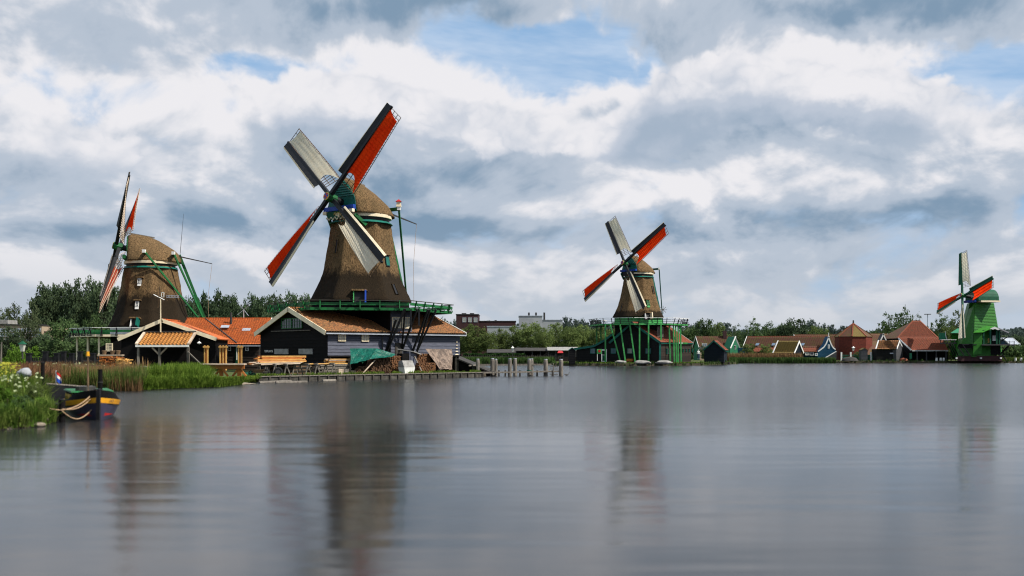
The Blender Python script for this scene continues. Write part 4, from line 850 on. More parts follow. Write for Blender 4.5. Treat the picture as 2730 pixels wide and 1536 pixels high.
# houses right of it
r4, _ = vhouse('grey_gable_house', 'brown-roofed house with white-edged grey gable right of the brick tower', 'house', (X_(2318, 240), 240), (1, .3), 7.0, 6, Z_(912, 240), Z_(891, 243), 'clap_grey', 'tile_dull')
pts = [at(2346, 930, 236), at(2364, 930, 236), at(2364, 909, 236), at(2355, 890, 236), at(2346, 909, 236)]; MB().loft([pts, [p + UY * 2 for p in pts]]).build('front_gable', 'clap_grey', r4)
for p, q in ((pts[4], pts[3]), (pts[2], pts[3])): barge(r4, p - UY * .02 + UZ * .1, q - UY * .02 + UZ * .1, 'white', .26, .08, (0, -1, 0))
p0 = thing('side_roof', 'low brown lean-to roof between brick tower and small black shed', 'shed', at(2325, 950, 228)); slab(p0, at(2310, 946, 226), at(2342, 946, 226), at(2342, 911, 231), at(2325, 911, 231), .15, 'tile_dull', 'roof'); MB().box(at(2328, 952, 228), 2.4, 2.0, 1.4).build('wall', 'clap_grey', p0)
bs = thing('black_shed', 'small black shed with mossy orange roof and white verges on the far bank', 'shed', at(2370, 961, 219))
A, B_, C_, D_ = at(2337, 931, 218.5), at(2388, 931, 218.5), at(2396, 908, 220.5), at(2344, 908, 220.5)
rf = slab(bs, A, B_, C_, D_, .1, 'tile_moss', 'roof'); tiles(rf, A, B_, C_, D_, 'tile_brown', .45, .45, .05); E_ = at(2407, 931, 223); slab(bs, C_, D_, D_ + (E_ - C_), E_, .1, 'tile_dull', 'roof')
MB().hexa([at(2337, 963, 218.9), at(2389, 963, 218.9), at(2389, 963, 218.9) + UY * 3, at(2337, 963, 218.9) + UY * 3, at(2337, 931, 218.9), at(2389, 931, 218.9), at(2389, 931, 218.9) + UY * 3, at(2337, 931, 218.9) + UY * 3]).build('wall', 'clap_black', bs)
pts = [at(2390, 962, 218.6), at(2406, 962, 222), at(2406, 932, 222), C_ - UZ * .1, B_ + UX * .1]; MB().loft([pts, [p - UX * 2 + UY * 1.2 for p in pts]]).build('gable_wall', 'clap_grey', bs)
for p, q in ((B_, C_), (E_, C_)): barge(bs, p + UZ * .1 + Vector((.1, -.12, 0)), q + UZ * .1 + Vector((.1, -.12, 0)), 'white', .26, .08, (.5, -.86, 0))
barge(bs, A + UZ * .12, D_ + UZ * .12, 'white', .26, .08, (-.6, -.8, 0)); MB().box(at(2377, 942, 218.8), .75, .04, .22).build('name_board', 'zinc', bs)
ps = thing('pyramid_barn', 'tall barn with steep red pyramid roof left of the green mill', 'barn', at(2447, 950, 238))
A, B_, R0_, R1_ = at(2393, 902, 231), at(2501, 902, 231), at(2434, 856, 237), at(2452, 856, 237); C_, D_ = B_ + Vector((0, 12, 0)), A + Vector((0, 12, 0))
rf = slab(ps, A, B_, R1_, R0_, .1, 'tile_dull', 'roof'); tiles(rf, A, B_, R1_, R0_, 'tile_red', 1.1, .9, .03); slab(ps, B_, C_, R1_, R1_ + UX * .01, .1, 'tile_dull', 'roof'); slab(ps, D_, A, R0_, R0_ + UX * .01, .1, 'tile_dull', 'roof'); slab(ps, C_, D_, R0_, R1_, .1, 'tile_dull', 'roof')
for p, q in ((B_, R1_), (R0_, R1_), (A, R0_)): MB().beam(p + UZ * .06, q + UZ * .06, .3, .16).build('hip_tile', 'tile_red', ps)
MB().box(((A.x + B_.x) / 2, 237, (GZ + A.z) / 2), B_.x - A.x - .6, 11, A.z - GZ - .1).build('wall', 'clap_black', ps)
os_ = thing('open_shed', 'open-fronted shed with long orange roof beside the green mill', 'shed', at(2460, 960, 221))
A, B_, C_, D_ = at(2432, 934, 219.5), at(2528, 934, 219.5), at(2512, 902, 224), at(2397, 902, 224)
rf = slab(os_, A, B_, C_, D_, .1, 'tile_red', 'roof'); tiles(rf, A, B_, C_, D_, 'tile_red', .45, .45, .05); slab(os_, C_, D_, D_ + Vector((0, 4, -2.4)), C_ + Vector((0, 4, -2.4)), .1, 'tile_dull', 'roof'); MB().beam(D_ + UZ * .06, C_ + UZ * .06, .3, .14).build('ridge_tile', 'tile_red', os_)
barge(os_, A + UZ * .12 - UX * .1, D_ + UZ * .12 - UX * .1, 'white', .28, .08, (-.75, -.66, 0)); MB().beam(A - UZ * .12, B_ - UZ * .12, .12, .16).build('gutter', 'white', os_)
pts = [at(2408, 962, 222), at(2432, 962, 220), at(2432, 936, 220), at(2400, 906, 223.5), at(2408, 930, 222)]; MB().loft([pts, [p + UY * .2 for p in pts]]).build('gable_wall', 'clap_black', os_)
MB().hexa([at(2432, 962, 223.6), at(2527, 962, 223.6), at(2527, 962, 223.6) + UY * .2, at(2432, 962, 223.6) + UY * .2, at(2432, 925, 223.6), at(2527, 925, 223.6), at(2527, 925, 223.6) + UY * .2, at(2432, 925, 223.6) + UY * .2]).build('back_wall', 'clap_black', os_)
for px in (2445, 2470, 2496, 2522): MB().beam((X_(px, 220), 220, GZ), (X_(px, 220), 220, Z_(936, 220)), .22, .22).build('post', 'clap_grey', os_)
MB().box(at(2428, 949, 219.8), .5, .08, 1.2).build('door', 'green_house', os_)
# --- green paltrok mill
KX, KY = 103.0, 216.5
pal = thing('windmill', 'bright green timber post mill with red sails at the far right', 'windmill', (KX, KY, GZ), 'windmills along the river')
Yf = 213.5; T = lambda px, py, Y=Yf: at(px, py, Y)
# body: dark-side facet on the left, lit facet on the right
bod = [([(2554, 952), (2594, 952), (2670, 952)], 0), ]
Lb, Cb, Rb = T(2551, 952, 217), T(2594, 952, 212.5), T(2672, 945, 216.5); Lt, Ct, Rt = T(2585, 808, 216.5), T(2598.5, 808, 213), T(2649, 808, 216)
back = Vector((3.0, 7.5, 0))
ring_b = [Lb, Cb, Rb, Rb + Vector((-1, 6, 0)), Lb + Vector((2, 6.5, 0))]; ring_t = [Lt, Ct, Rt, Rt + Vector((-.5, 3, 0)), Lt + Vector((.8, 3, 0))]
MB().loft([ring_b, ring_t]).build('body', 'mill_green', pal)
def clapface(a, b, c, d, rows, name, m, diag=0.0):      # board relief: a-b bottom, d-c top
    a, b, c, d = map(Vector, (a, b, c, d)); nn = (b - a).cross(d - a).normalized(); nn = nn if nn.y < 0 else -nn; mb = MB()
    for i in range(rows):
        t0, t1 = i / rows, (i + .86) / rows; p = [a.lerp(d, t0), b.lerp(c, t0), b.lerp(c, t1), a.lerp(d, t1)]
        if diag: p[0] = p[0] + UZ * diag; p[3] = p[3] + UZ * diag
        mb.hexa([p[0] + nn * .02, p[1] + nn * .02, p[1] + nn * .13, p[0] + nn * .13, p[3] + nn * .02, p[2] + nn * .02, p[2] + nn * .05, p[3] + nn * .05])
    return mb.build(name, m, pal, kind='stuff')
clapface(Cb.lerp(Ct, .0), Rb.lerp(Rt, 0), Rt, Ct, 35, 'clapboards', 'mill_green'); clapface(Lb, Cb, Ct, Lt, 35, 'clapboards', 'mill_green', 0.0)
# round cap
kn = Vector((math.cos(R(187.5)), math.sin(R(187.5)), 0)); kc = T(2622, 808, 214.6); cr = []
for i in range(13):
    t = math.pi * i / 12; y = 2.35 * math.cos(t); z = 2.55 * math.sin(t) ** .8
    cr.append((y, z))
ks = Vector((-kn.y, kn.x, 0)); A0 = T(2606, 803, 214.6)
capr = lambda x, k=1.0: [Vector((kc.x, kc.y, A0.z)) + kn * x + ks * (y * k) + UZ * (z * k) for y, z in cr]
MB().loft([capr(-2.3, .86), capr(-2.05, .98), capr(-1.5, 1), capr(2.6, 1), capr(2.9, .9)]).build('cap', 'dark_green', pal)
MB().box(Vector((kc.x, kc.y, A0.z - .15)) - kn * .1, 4.4, 4.9, .34, kn, ks, UZ).build('curb_band', 'cream', pal)
rotor(pal, Vector((96.3, 212.5, 14.45)), 187.5, 9.8, 342.8, 10.0, ('white_cloth', 'red_cloth'), 2.6, stock_m='dark_green', board_m='dark_green', edge_m='cream', lat_m='iron')
MB().box(Vector((kc.x, kc.y, A0.z - .1)) + kn * 3.1, .4, 4.0, .5, kn, ks, UZ).build('weather_beam', 'blue_paint', pal); MB().beam(Vector((kc.x, kc.y, A0.z - .3)) + kn * 3, Lt - UZ * 1.2, .5, .7).build('breast_boards', 'mill_green', pal)
MB().hexa([T(2552, 929, 213.8), T(2592, 929, 211.6), T(2592, 929, 212.6), T(2552, 929, 214.8), T(2556, 917, 213.8), T(2593, 917, 211.6), T(2593, 917, 212.6), T(2556, 917, 214.8)]).build('shade_gap_plate', 'tar_wood', pal)  # dark plate standing proud; shade under the overhang put into its colour
# side annexes, stages, crane and brick base
MB().hexa([T(2534, 948, 222), T(2560, 948, 222), T(2560, 948, 225), T(2534, 948, 225), T(2537, 890, 222), T(2562, 890, 222), T(2562, 890, 225), T(2537, 890, 225)]).build('annex', 'mill_green', pal); slab(pal, T(2534, 888, 221.5), T(2565, 888, 221.5), T(2565, 876, 225), T(2552, 876, 225), .12, 'green_house', 'annex_roof')
MB().hexa([T(2594, 946, 212.2), T(2617, 944, 212.2), T(2617, 944, 214.5), T(2594, 946, 214.5), T(2597, 887, 212.2), T(2619, 887, 212.2), T(2619, 887, 214.5), T(2597, 887, 214.5)]).build('porch_wall', 'mill_green', pal)
slab(pal, T(2594, 887, 211.5), T(2620, 886, 211.5), T(2658, 869, 214.5), T(2622, 869, 214.5), .12, 'mill_green', 'porch_roof'); slab(pal, T(2650, 872, 211.8), T(2690, 889, 211.8), T(2690, 885, 217), T(2650, 869, 217), .12, 'iron', 'porch_roof')
MB().plate([T(2640, 876, 211.7), T(2652, 871, 211.7), T(2666, 878, 211.7), T(2660, 880, 211.7), T(2653, 877, 211.7), T(2647, 879, 211.7)], .08).build('scalloped_trim', 'white', pal)
MB().hexa([T(2619, 946, 214.8), T(2668, 946, 214.8), T(2668, 946, 217), T(2619, 946, 217), T(2619, 885, 214.8), T(2668, 885, 214.8), T(2668, 885, 217), T(2619, 885, 217)]).build('work_floor', 'clap_black', pal)
for px in (2622, 2640, 2657, 2664): MB().beam(T(px, 918, 212.4), T(px, 880, 212.4), .28, .28).build('post', 'dark_green', pal)
MB().box(T(2652, 902, 214.6), 1.0, .1, 1.2).build('bright_panel', 'white', pal); MB().box(T(2635, 908, 214.6), .7, .1, 1.0).build('stacked_planks', 'yellow_timber', pal)  # solid white panel: the brightness of a gap put into its colour
dk2 = MB().hexa([T(2617, 921, 210.5), T(2708, 921, 212), T(2708, 921, 216), T(2617, 921, 214.5), T(2617, 918, 210.5), T(2708, 918, 212), T(2708, 918, 216), T(2617, 918, 214.5)]).build('stage_deck', 'iron', pal)
for py in (910, 914.5): MB().beam(T(2668, py, 212), T(2704, py, 212), .08, .07).build('rail', 'black', dk2)
for px in (2668, 2680, 2692, 2704): MB().beam(T(px, 919, 212), T(px, 909, 212), .1, .1).build('rail_post', 'black', dk2)
MB().beam(T(2690, 921, 212.2), T(2670, 942, 214.6), .28, .28).build('strut', 'black', pal); MB().beam(T(2686, 898, 212), T(2672, 908, 214), .14, .14).build('strut', 'black', pal); MB().beam(T(2672, 945, 213), T(2682, 960, 213), .4, .12).build('ladder', 'iron', pal)
dk3 = MB().hexa([T(2508, 917, 214), T(2552, 917, 214), T(2552, 917, 217), T(2508, 917, 217), T(2508, 915, 214), T(2552, 915, 214), T(2552, 915, 217), T(2508, 915, 217)]).build('stage_deck', 'black', pal)
MB().beam(T(2506, 906, 214), T(2550, 906, 214), .1, .12).build('top_rail', 'white', dk3)
for px in (2508, 2517, 2526, 2535, 2545): MB().beam(T(px, 917, 214), T(px - 1, 906, 214), .12, .12).build('rail_post', 'black', dk3)
for py in (909, 913): MB().beam(T(2508, py, 214), T(2550, py, 214), .06, .06).build('rail', 'black', dk3)
for px in (2528, 2534, 2540): MB().beam(T(px, 917, 213.8), T(px + 14, 948, 214.5), .18, .18).build('strut', 'black', pal)
for a, b in (((2566, 918), (2586, 948)), ((2556, 926), (2570, 948)), ((2566, 918), (2604, 919))): MB().beam(T(*a, 212.2), T(*b, 212.2), .16, .16).build('strut', 'black', pal)
MB().box(T(2512, 897, 218), 1.4, .3, 1.5).build('hoist_panel', 'green_house', pal); MB().tube([T(2521, 884, 217), T(2521, 893, 217), T(2523, 901, 217), T(2527, 910, 217)], .07, 6).build('hoist_arm', 'white', pal)
MB().hexa([T(2552, 963, 212.8), T(2672, 963, 212.8), T(2672, 963, 221), T(2552, 963, 221), T(2552, 950, 212.8), T(2672, 948, 212.8), T(2672, 948, 221), T(2552, 950, 221)]).build('brick_base', 'brown_brick', pal)
for px in (2550, 2615, 2668): MB().box(T(px, 955, 212.4), .34, .3, .34).build('base_block', 'white', pal)
# --- larger buildings far behind
def block(name, label, px0, px1, pyt, Y, D, wall, wins=(), ww=2.0, wh=1.6, glassm='blue_glass', extra=()):
    r = thing(name, label, 'building', (X_((px0 + px1) / 2, Y), Y, GZ)); a, b, zt = X_(px0, Y), X_(px1, Y), Z_(pyt, Y)
    MB().box(((a + b) / 2, Y + D / 2, (zt + GZ) / 2), b - a, D, zt - GZ).build('wall', wall, r); MB().box(((a + b) / 2, Y + D / 2, zt + .1), b - a + .3, D + .3, .2).build('parapet', 'iron' if wall != 'pale_wall' else 'zinc', r)
    for px, py in wins: window(r, at(px, py, Y - .02), UX, -UY, ww, wh, 'zinc', glassm, 2, 2, .12)
    for px0_, px1_, p_ in extra: q = X_(px0_, Y), X_(px1_, Y); MB().box(((q[0] + q[1]) / 2, Y + 3, Z_(p_, Y) - .6), q[1] - q[0], 3, 1.6).build('roof_plant', 'iron', r)
    return r
block('brick_block', 'dark brown brick office block with three windows beyond the tree row', 1216, 1275, 839, 320, 14, 'brown_brick', ((1238, 853), (1253, 853), (1268, 853)), 1.2, 1.5, 'pale_glass', ((1230, 1242, 836), (1252, 1263, 836)))
block('low_brick_wing', 'long low brown brick wing joining the office block to its right', 1275, 1375, 857, 322, 14, 'brown_brick', (), extra=((1318, 1324, 855),))
block('pale_shed', 'low pale blue-grey flat shed half hidden by the tree row', 1299, 1386, 871, 300, 10, 'pale_wall')
pb = block('pale_tower_block', 'pale grey concrete block with rooftop chimneys beyond the tree row', 1384, 1446, 843, 330, 14, 'pale_wall'); 
for px in (1410, 1429, 1451): MB().box(at(px, 843, 331), .6, .6, 2.4).build('chimney', 'iron', pb)
block('pale_low_block', 'lower pale grey block adjoining the concrete tower block', 1446, 1500, 854, 331, 14, 'pale_wall')
tn = block('school_building', 'tan flat-roofed building with rows of windows behind the left trees', 0, 112, 868, 205, 12, 'tan_wall', [(x, y) for x in range(6, 112, 14) for y in (880, 893, 906)], .85, .75)
block('school_wing', 'lower tan annex at the right end of the windowed building', 112, 134, 886, 206, 8, 'tan_wall', ((120, 898), (128, 898)), .5, .8); MB().box(at(12, 859, 208), 3.4, 4, .8).build('roof_plant', 'concrete', tn)
block('white_hall', 'pale low hall behind the tree row left of the distant mill', 1490, 1625, 918, 262, 8, 'pale_wall')
# market stalls on the middle bank
def stall(label, px0, px1, pye, pyr, Y, wall, roof, op=True):
    r = thing('shop_stall', label, 'stall', (X_((px0 + px1) / 2, Y), Y, GZ), 'low wooden stalls on the middle bank'); a, b = X_(px0, Y), X_(px1, Y)
    MB().box(((a + b) / 2, Y + 3, (Z_(pye, Y) + GZ) / 2), b - a, .15, Z_(pye, Y) - GZ).build('back_wall', wall, r)
    for i in range(5): x = a + (b - a) * i / 4; MB().beam((x, Y, GZ), (x, Y, Z_(pye, Y)), .16, .16).build('post', 'iron', r)
    slab(r, (a - .2, Y - .3, Z_(pye, Y)), (b + .2, Y - .3, Z_(pye, Y)), (b + .2, Y + 3.2, Z_(pyr, Y)), (a - .2, Y + 3.2, Z_(pyr, Y)), .12, roof, 'roof')
    MB().box(((a + b) / 2, Y + .3, GZ + .45), b - a - .4, .5, .9).build('counter', 'brown_board', r); return r
stall('low grey-roofed wooden stall left of the market canopy', 1376, 1462, 935, 927, 208, 'clap_black', 'roof_felt'); stall('pale-roofed market canopy with a pink awning beside the black hut', 1462, 1540, 934, 925, 206, 'clap_grey', 'concrete')
aw = thing('awning', 'small pink cloth awning under the market canopy', 'awning', at(1495, 940, 204)); slab(aw, at(1486, 941, 203.5), at(1502, 941, 203.5), at(1499, 935, 205), at(1489, 935, 205), .05, 'red_paint', 'cloth')
stall('dark stall half hidden behind hedges on the middle bank', 1300, 1372, 940, 931, 214, 'clap_black', 'roof_felt')
# far right houses
for i, (a, b, Y) in enumerate(((2668, 2694, 262), (2694, 2718, 258))):
    r, _ = vhouse('grey_house', ('pale house with zinc-grey roof just right of the green mill', 'pale house with zinc-grey roof, last at the right edge')[i], 'house', (X_(a, Y), Y), (1, .12), X_(b, Y) - X_(a, Y), 6, Z_(918, Y), Z_(902, Y + 3), 'blue_house', 'zinc', relief=False)
# ------------------------------------------------------------------ objects on the quay
def smooth_obj(o): o.data.polygons.foreach_set('use_smooth', [True] * len(o.data.polygons)); return o
# jetty with mooring posts
jt = thing('jetty', 'low weathered timber jetty running out from the quay over the water', 'jetty', (0, 98, 0))
jw = MB().beam(at(1272, 994, 95.2), at(1492, 990, 99), .5, .14).build('walkway', 'grey_wood', jt); MB().beam(at(1275, 973, 98.6), at(1470, 972, 100.6), .12, .16).build('upper_rail', 'grey_wood', jt); MB().beam(at(1250, 975, 97), at(1275, 973, 98.4), .1, .12).build('upper_rail', 'grey_wood', jt)
for px in (1330, 1347, 1386, 1432, 1473): MB().beam((X_(px, 98), 98.2, -.4), (X_(px, 98), 98.2, .55), .16, .16).build('support', 'wet_wood', jt)
MB().beam(at(1475, 968, 99.6), at(1475, 1002, 99.6), .1, .1).build('ladder_rail', 'grey_wood', jt)
for py in (978, 984, 990, 998): MB().beam(at(1466, py, 99.6), at(1488, py, 99.6), .07, .07).build('ladder_rung', 'grey_wood', jt)
MP = ((1273.5, 97.2, .36, .3, 'weathered mooring post at the landward end of the jetty'), (1312.5, 97.0, .40, -.6, 'front mooring post with a tyre, second from the land on the jetty'), (1321.5, 98.6, .34, -.6, 'mooring post tucked behind the tyre-hung post'), (1359, 96.6, .38, -.6, 'front mooring post in the middle of the jetty'), (1373, 99.6, .38, -.6, 'rear mooring post in the middle of the jetty'),
      (1411, 98.3, .40, -.6, 'front mooring post with a green rope on the jetty'), (1417.5, 100.2, .34, -.6, 'mooring post hidden behind the green-roped post'), (1454.5, 98.6, .42, -.6, 'next-to-last mooring post of the jetty'), (1495.5, 98.8, .42, -.6, 'outermost mooring post at the jetty end'))
for px, Y, w, zb, lab in MP:
    x = X_(px, Y); zt = Z_(957, Y) + random.uniform(-.05, .05); r = thing('mooring_post', lab, 'post', (x, Y, 0), 'mooring posts of the jetty'); w *= 1.04
    MB().tube([(x, Y, zb), (x + .01, Y, zt - .22), (x + .01, Y, zt - .03)], [w * .5, w * .5, w * .40], 10).build('shaft', 'grey_wood', r); MB().tube([(x + .01, Y, zt - .03), (x + .01, Y, zt + .03)], [w * .44, w * .40], 10).build('metal_cap', 'zinc', r)
def torus(c, R_, r, ax, n=20, m=8):
    ax = Vector(ax).normalized(); a = ax.orthogonal().normalized(); b = ax.cross(a); mb = MB(); rings = []
    for i in range(n + 1):
        t = 2 * math.pi * i / n; d = a * math.cos(t) + b * math.sin(t); rings.append([Vector(c) + d * R_ + (d * math.cos(2 * math.pi * k / m) + ax * math.sin(2 * math.pi * k / m)) * r for k in range(m)])
    return mb.loft(rings, True, False)
torus(at(1316, 997, 96.6), .2, .08, (.2, -1, 0)).build('tyre_fender', 'tyre', None, True, at(1316, 997, 96.6), label='black tyre fender hung on a jetty mooring post', cat='tyre')
rb = MB(); 
for z in (.35, .42, .5): rb.v += torus((X_(1411, 98.3), 98.3, z), .23, .03, (0, .1, 1)).v; 
rp = MB()
for z in (.35, .43, .52):
    t = torus((X_(1411, 98.3), 98.3, z), .23, .035, (.1, .1, 1)); rp.add(t.v, t.f)
rp.build('mooring_rope', 'teal_tarp', None, True, (X_(1411, 98.3), 98.3, .4), label='green rope wound round a jetty mooring post', cat='rope')
# helper on the quay: s along the quay from Q0, d back from the edge
def QP(s, d, z=0): return Q0 + QD * s - QN * d + UZ * (GZ + z)
def q_at(px, d):
    k = (px - 1365) / FPX; o = Q0 - QN * d; return (k * o.y - o.x) / (QD.x - k * QD.y)
def sawhorse(label, px, d, h, w=.7):
    s = q_at(px, d); c = QP(s, d); r = thing('sawhorse', label, 'sawhorse', c, 'sawhorses on the quay'); MB().beam(c - QN * w + UZ * h, c + QN * w + UZ * h, .12, .14).build('top_beam', 'grey_wood', r)
    for a in (-1, 1):
        for b in (-1, 1): MB().beam(c + QN * a * w * .8 + UZ * h, c + QN * a * w * .95 + QD * b * .3, .08, .06).build('leg', 'grey_wood', r)
    return r
for i, (px, d) in enumerate(((700, 2.2), (724, 1.7), (754, 1.6), (776, 2.4), (811, 1.5), (835, 1.6), (858, 2.4), (879, 1.5))):
    sawhorse(('leftmost weathered sawhorse under the pale planks', 'sawhorse beside the big cart wheel', 'sawhorse just right of the big cart wheel', 'sawhorse under the middle of the plank stack', 'upright sawhorse below the long thin plank', 'sawhorse left of the grey board pile', 'sawhorse half hidden before the grey board pile', 'rightmost sawhorse beside the small crates')[i], px, d, .92)
def boards(label, name, px0, px1, d, z0, rows, cols, m, jit=.35, th=.07, wd=.22, rise=0.0):
    a, b = q_at(px0, d), q_at(px1, d); r = thing(name, label, 'planks', QP((a + b) / 2, d), 'stacks of sawn planks')
    for i in range(rows):
        for c in range(cols):
            j0, j1 = random.uniform(0, jit), random.uniform(-jit, 0); dd = d + (c - (cols - 1) / 2) * (wd + .03) + random.uniform(-.02, .02)
            MB().beam(QP(a + j0, dd, z0 + i * (th + .015) + rise * 0), QP(b + j1, dd, z0 + i * (th + .015) + rise), th * .0 + wd, th).build('board', m[(i + c) % len(m)], r)
    return r
boards('upper stack of orange sawn planks before the black gable', 'lumber_stack', 676, 818, 3.6, 1.18, 5, 3, ('timber', 'yellow_timber', 'timber'), .8, .085)
boards('low reddish stack of planks under the orange stack', 'lumber_stack', 656, 800, 3.0, .96, 2, 3, ('timber', 'oak'), .7)
boards('pale weathered planks lying on sawhorses in front', 'lumber_stack', 664, 816, 1.8, .93, 3, 3, ('pale_timber', 'pale_timber', 'yellow_timber'), .9, .07, .22, .06)
boards('long thin yellow plank pair bridging the sawhorses', 'lumber_stack', 812, 928, 1.7, .95, 1, 2, ('yellow_timber', 'pale_timber'), .3)
boards('small yellow plank stack under the barn wall', 'lumber_stack', 868, 928, 4.0, 1.05, 4, 3, ('yellow_timber', 'timber', 'pale_timber'), .5)
boards('grey weathered board pile behind the rightmost sawhorse', 'lumber_stack', 838, 930, 3.4, .06, 10, 4, ('grey_wood', 'wet_wood', 'grey_wood'), .6, .075)
boards('dark old boards on the ground below the planks', 'lumber_stack', 700, 830, 3.8, .05, 9, 3, ('wet_wood', 'oak', 'brown_board'), .9, .08)
def wheel(label, px, d, r_, m='tyre'):
    c = QP(q_at(px, d), d, r_); w = thing('cart_wheel', label, 'wheel', c, 'cart wheels on the quay'); torus(c, r_ * .72, r_ * .28, QN + Vector((-.6, 0, 0)), 24, 8).build('tyre', m, w, True); ax = (QN + Vector((-.6, 0, 0))).normalized(); MB().tube([c - ax * .08, c + ax * .08], r_ * .5, 16).build('rim', 'red_paint' if False else 'iron', w)
wheel('large black rubber cart wheel at the quay edge', 742, .75, .36); wheel('smaller black wheel behind the large cart wheel', 709, 1.5, .30)
# upturned teal dinghy and barrow at the left of the quay
dg_ = thing('dinghy', 'small upturned pale teal dinghy by the sawhorses', 'boat', at(665, 992, 80)); c = at(665, 992, 80)
MB().loft([[c + Vector((x, y * w, -.28 + h * math.sqrt(max(0, 1 - y * y)))) for y in (-1, -.7, -.35, 0, .35, .7, 1)] for x, w, h in ((-.42, .1, .1), (-.3, .35, .26), (0, .5, .34), (.3, .4, .3), (.45, .2, .2))], False, False).build('hull', 'green_house', dg_, True); MB().box(c + UZ * .08, .7, .06, .05).build('keel', 'wet_wood', dg_)
wb = thing('wheelbarrow', 'rusty wheelbarrow left of the cart wheels', 'wheelbarrow', at(690, 996, 79.5)); c = at(690, 990, 79.5)
MB().loft([[c + Vector((x * k, y * k, z)) for x, y in ((-.5, -.3), (.5, -.25), (.5, .25), (-.5, .3))] for k, z in ((.7, -.1), (1, .14))]).build('tray', 'oak', wb); torus(c + Vector((-.65, 0, -.1)), .14, .04, (0, 1, 0), 14, 6).build('wheel', 'tyre', wb)
for y in (-.2, .2): MB().beam(c + Vector((-.6, y * .3, -.12)), c + Vector((.8, y, .02)), .05, .05).build('handle', 'grey_wood', wb); MB().beam(c + Vector((.35, y, -.05)), c + Vector((.4, y, -.36)), .05, .05).build('leg', 'iron', wb)
# crates
for i, (px, d, w, h, m, lab) in enumerate(((906, .9, .5, .5, 'pale_timber', 'small pale wooden crate beside the firewood'), (921, .8, .45, .5, 'grey_wood', 'slatted grey crate between the pale crate and firewood'), (938, .8, .5, .36, 'wet_wood', 'low dark crate at the foot of the firewood heap'), (850, 4.3, .9, .7, 'oak', 'tall brown pallet leaning under the barn'))):
    c = QP(q_at(px, d), d); r = thing('crate', lab, 'crate', c, 'wooden crates on the quay'); 
    for k in range(4): MB().box(c + UZ * (h * (k + .5) / 4), w, w * .7, h / 4 - .02, QD, QN, UZ).build('slat', m, r)
    for a in (-1, 1): MB().box(c + QD * a * (w / 2 - .04) + QN * (w * .35 + .015) + UZ * h / 2, .07, .03, h, QD, QN, UZ).build('batten', m, r)
# firewood: split logs, end grain towards the water
def woodpile(label, px0, px1, d, h, m, depth=1.1, slope=0.0, rad=.075, seed=1):
    a, b = q_at(px0, d), q_at(px1, d); rnd = random.Random(seed); r = thing('firewood_stack', label, 'firewood', QP((a + b) / 2, d), 'stacks of firewood')
    core = MB().hexa([QP(a + .1, d + .12, 0), QP(b - .1, d + .12, 0), QP(b - .1, d + depth, 0), QP(a + .1, d + depth, 0), QP(a + .15 + slope, d + .15, h - .1), QP(b - .15, d + .15, h - .1), QP(b - .15, d + depth - .1, h - .1), QP(a + .15 + slope, d + depth - .1, h - .1)]).build('core', 'log_dark', r)
    mb = MB(); row = 0; z = rad
    while z < h:
        s = a + slope * z / h + (rad if row % 2 else 0)
        while s < b:
            rr = rad * rnd.uniform(.7, 1.15); o = rnd.uniform(-.07, .07); p = QP(s, d + o, z + rnd.uniform(-.02, .02)); k = rnd.choice((3, 4, 5, 6)); q = QP(s + rnd.uniform(-.03, .03), d + .5 + o, z); ph = rnd.uniform(0, 6)
            ring = lambda c: [c + (QD * math.cos(ph + 2 * math.pi * i / k) + UZ * math.sin(ph + 2 * math.pi * i / k)) * rr for i in range(k)]
            mb.loft([ring(p), ring(q)]); s += rr * 1.75
        z += rad * 1.6; row += 1
    mb.build('logs', m, r, kind='stuff'); return r
woodpile('large dark brown firewood stack under the teal tarpaulin', 986, 1044, 1.6, 1.75, 'log_dark', 1.4, .9, .07, 2); woodpile('narrow firewood column right of the large dark stack', 1045, 1068, 1.5, 1.55, 'log', 1.2, .05, .07, 3)
woodpile('orange firewood stack at the right, lower front tier', 1116, 1162, 1.0, .9, 'log', .9, .1, .065, 4); woodpile('orange firewood stack at the right, taller rear tier', 1108, 1150, 2.2, 1.75, 'log', .9, .1, .065, 5)
woodpile('loose heap of split wood left of the large dark stack', 944, 990, 1.9, .7, 'log_dark', 1.0, .9, .06, 6)
# tarpaulins
def drape(name, label, pts, m, nu=26, nv=18, amp=.12, seed=0, fold=5.0, swag=0.0):
    """cloth patch between four corner points TL TR BR BL, with hanging folds"""
    TL_, TR_, BR_, BL_ = map(Vector, pts); V = []; F = []
    for j in range(nv + 1):
        for i in range(nu + 1):
            u, v = i / nu, j / nv; p = TL_.lerp(TR_, u).lerp(BL_.lerp(BR_, u), v); w = (mnoise.noise(Vector((u * fold + v * 1.2 + seed, v * 1.6, seed))) * .6 + .35 * abs(mnoise.noise(Vector((u * fold * 2.6 + v * 3 + seed, v * 2.2, seed + 7)))) + .12 * mnoise.noise(Vector((u * 22 + v * 9, v * 14, seed)))) * amp * (.3 + v) + swag * math.sin(u * 24 + 5 * v * (1 - u) + seed) * (.2 + .8 * v); sag = -.18 * math.sin(math.pi * u) * math.sin(math.pi * v) * amp * 4
            V.append(p + QN * w + UZ * (sag + mnoise.noise(Vector((u * 4, seed, 3))) * .08 * v))
    for j in range(nv):
        for i in range(nu): a = j * (nu + 1) + i; F.append((a, a + 1, a + nu + 2, a + nu + 1))
    o = raw(name, [tuple(v) for v in V], F, m, None, tuple(V[0]), label=label, cat='tarpaulin'); return smooth_obj(o)
def QZ(px, py, d): s = q_at(px, d); p = QP(s, d); return Vector((p.x, p.y, Z_(py, p.y)))
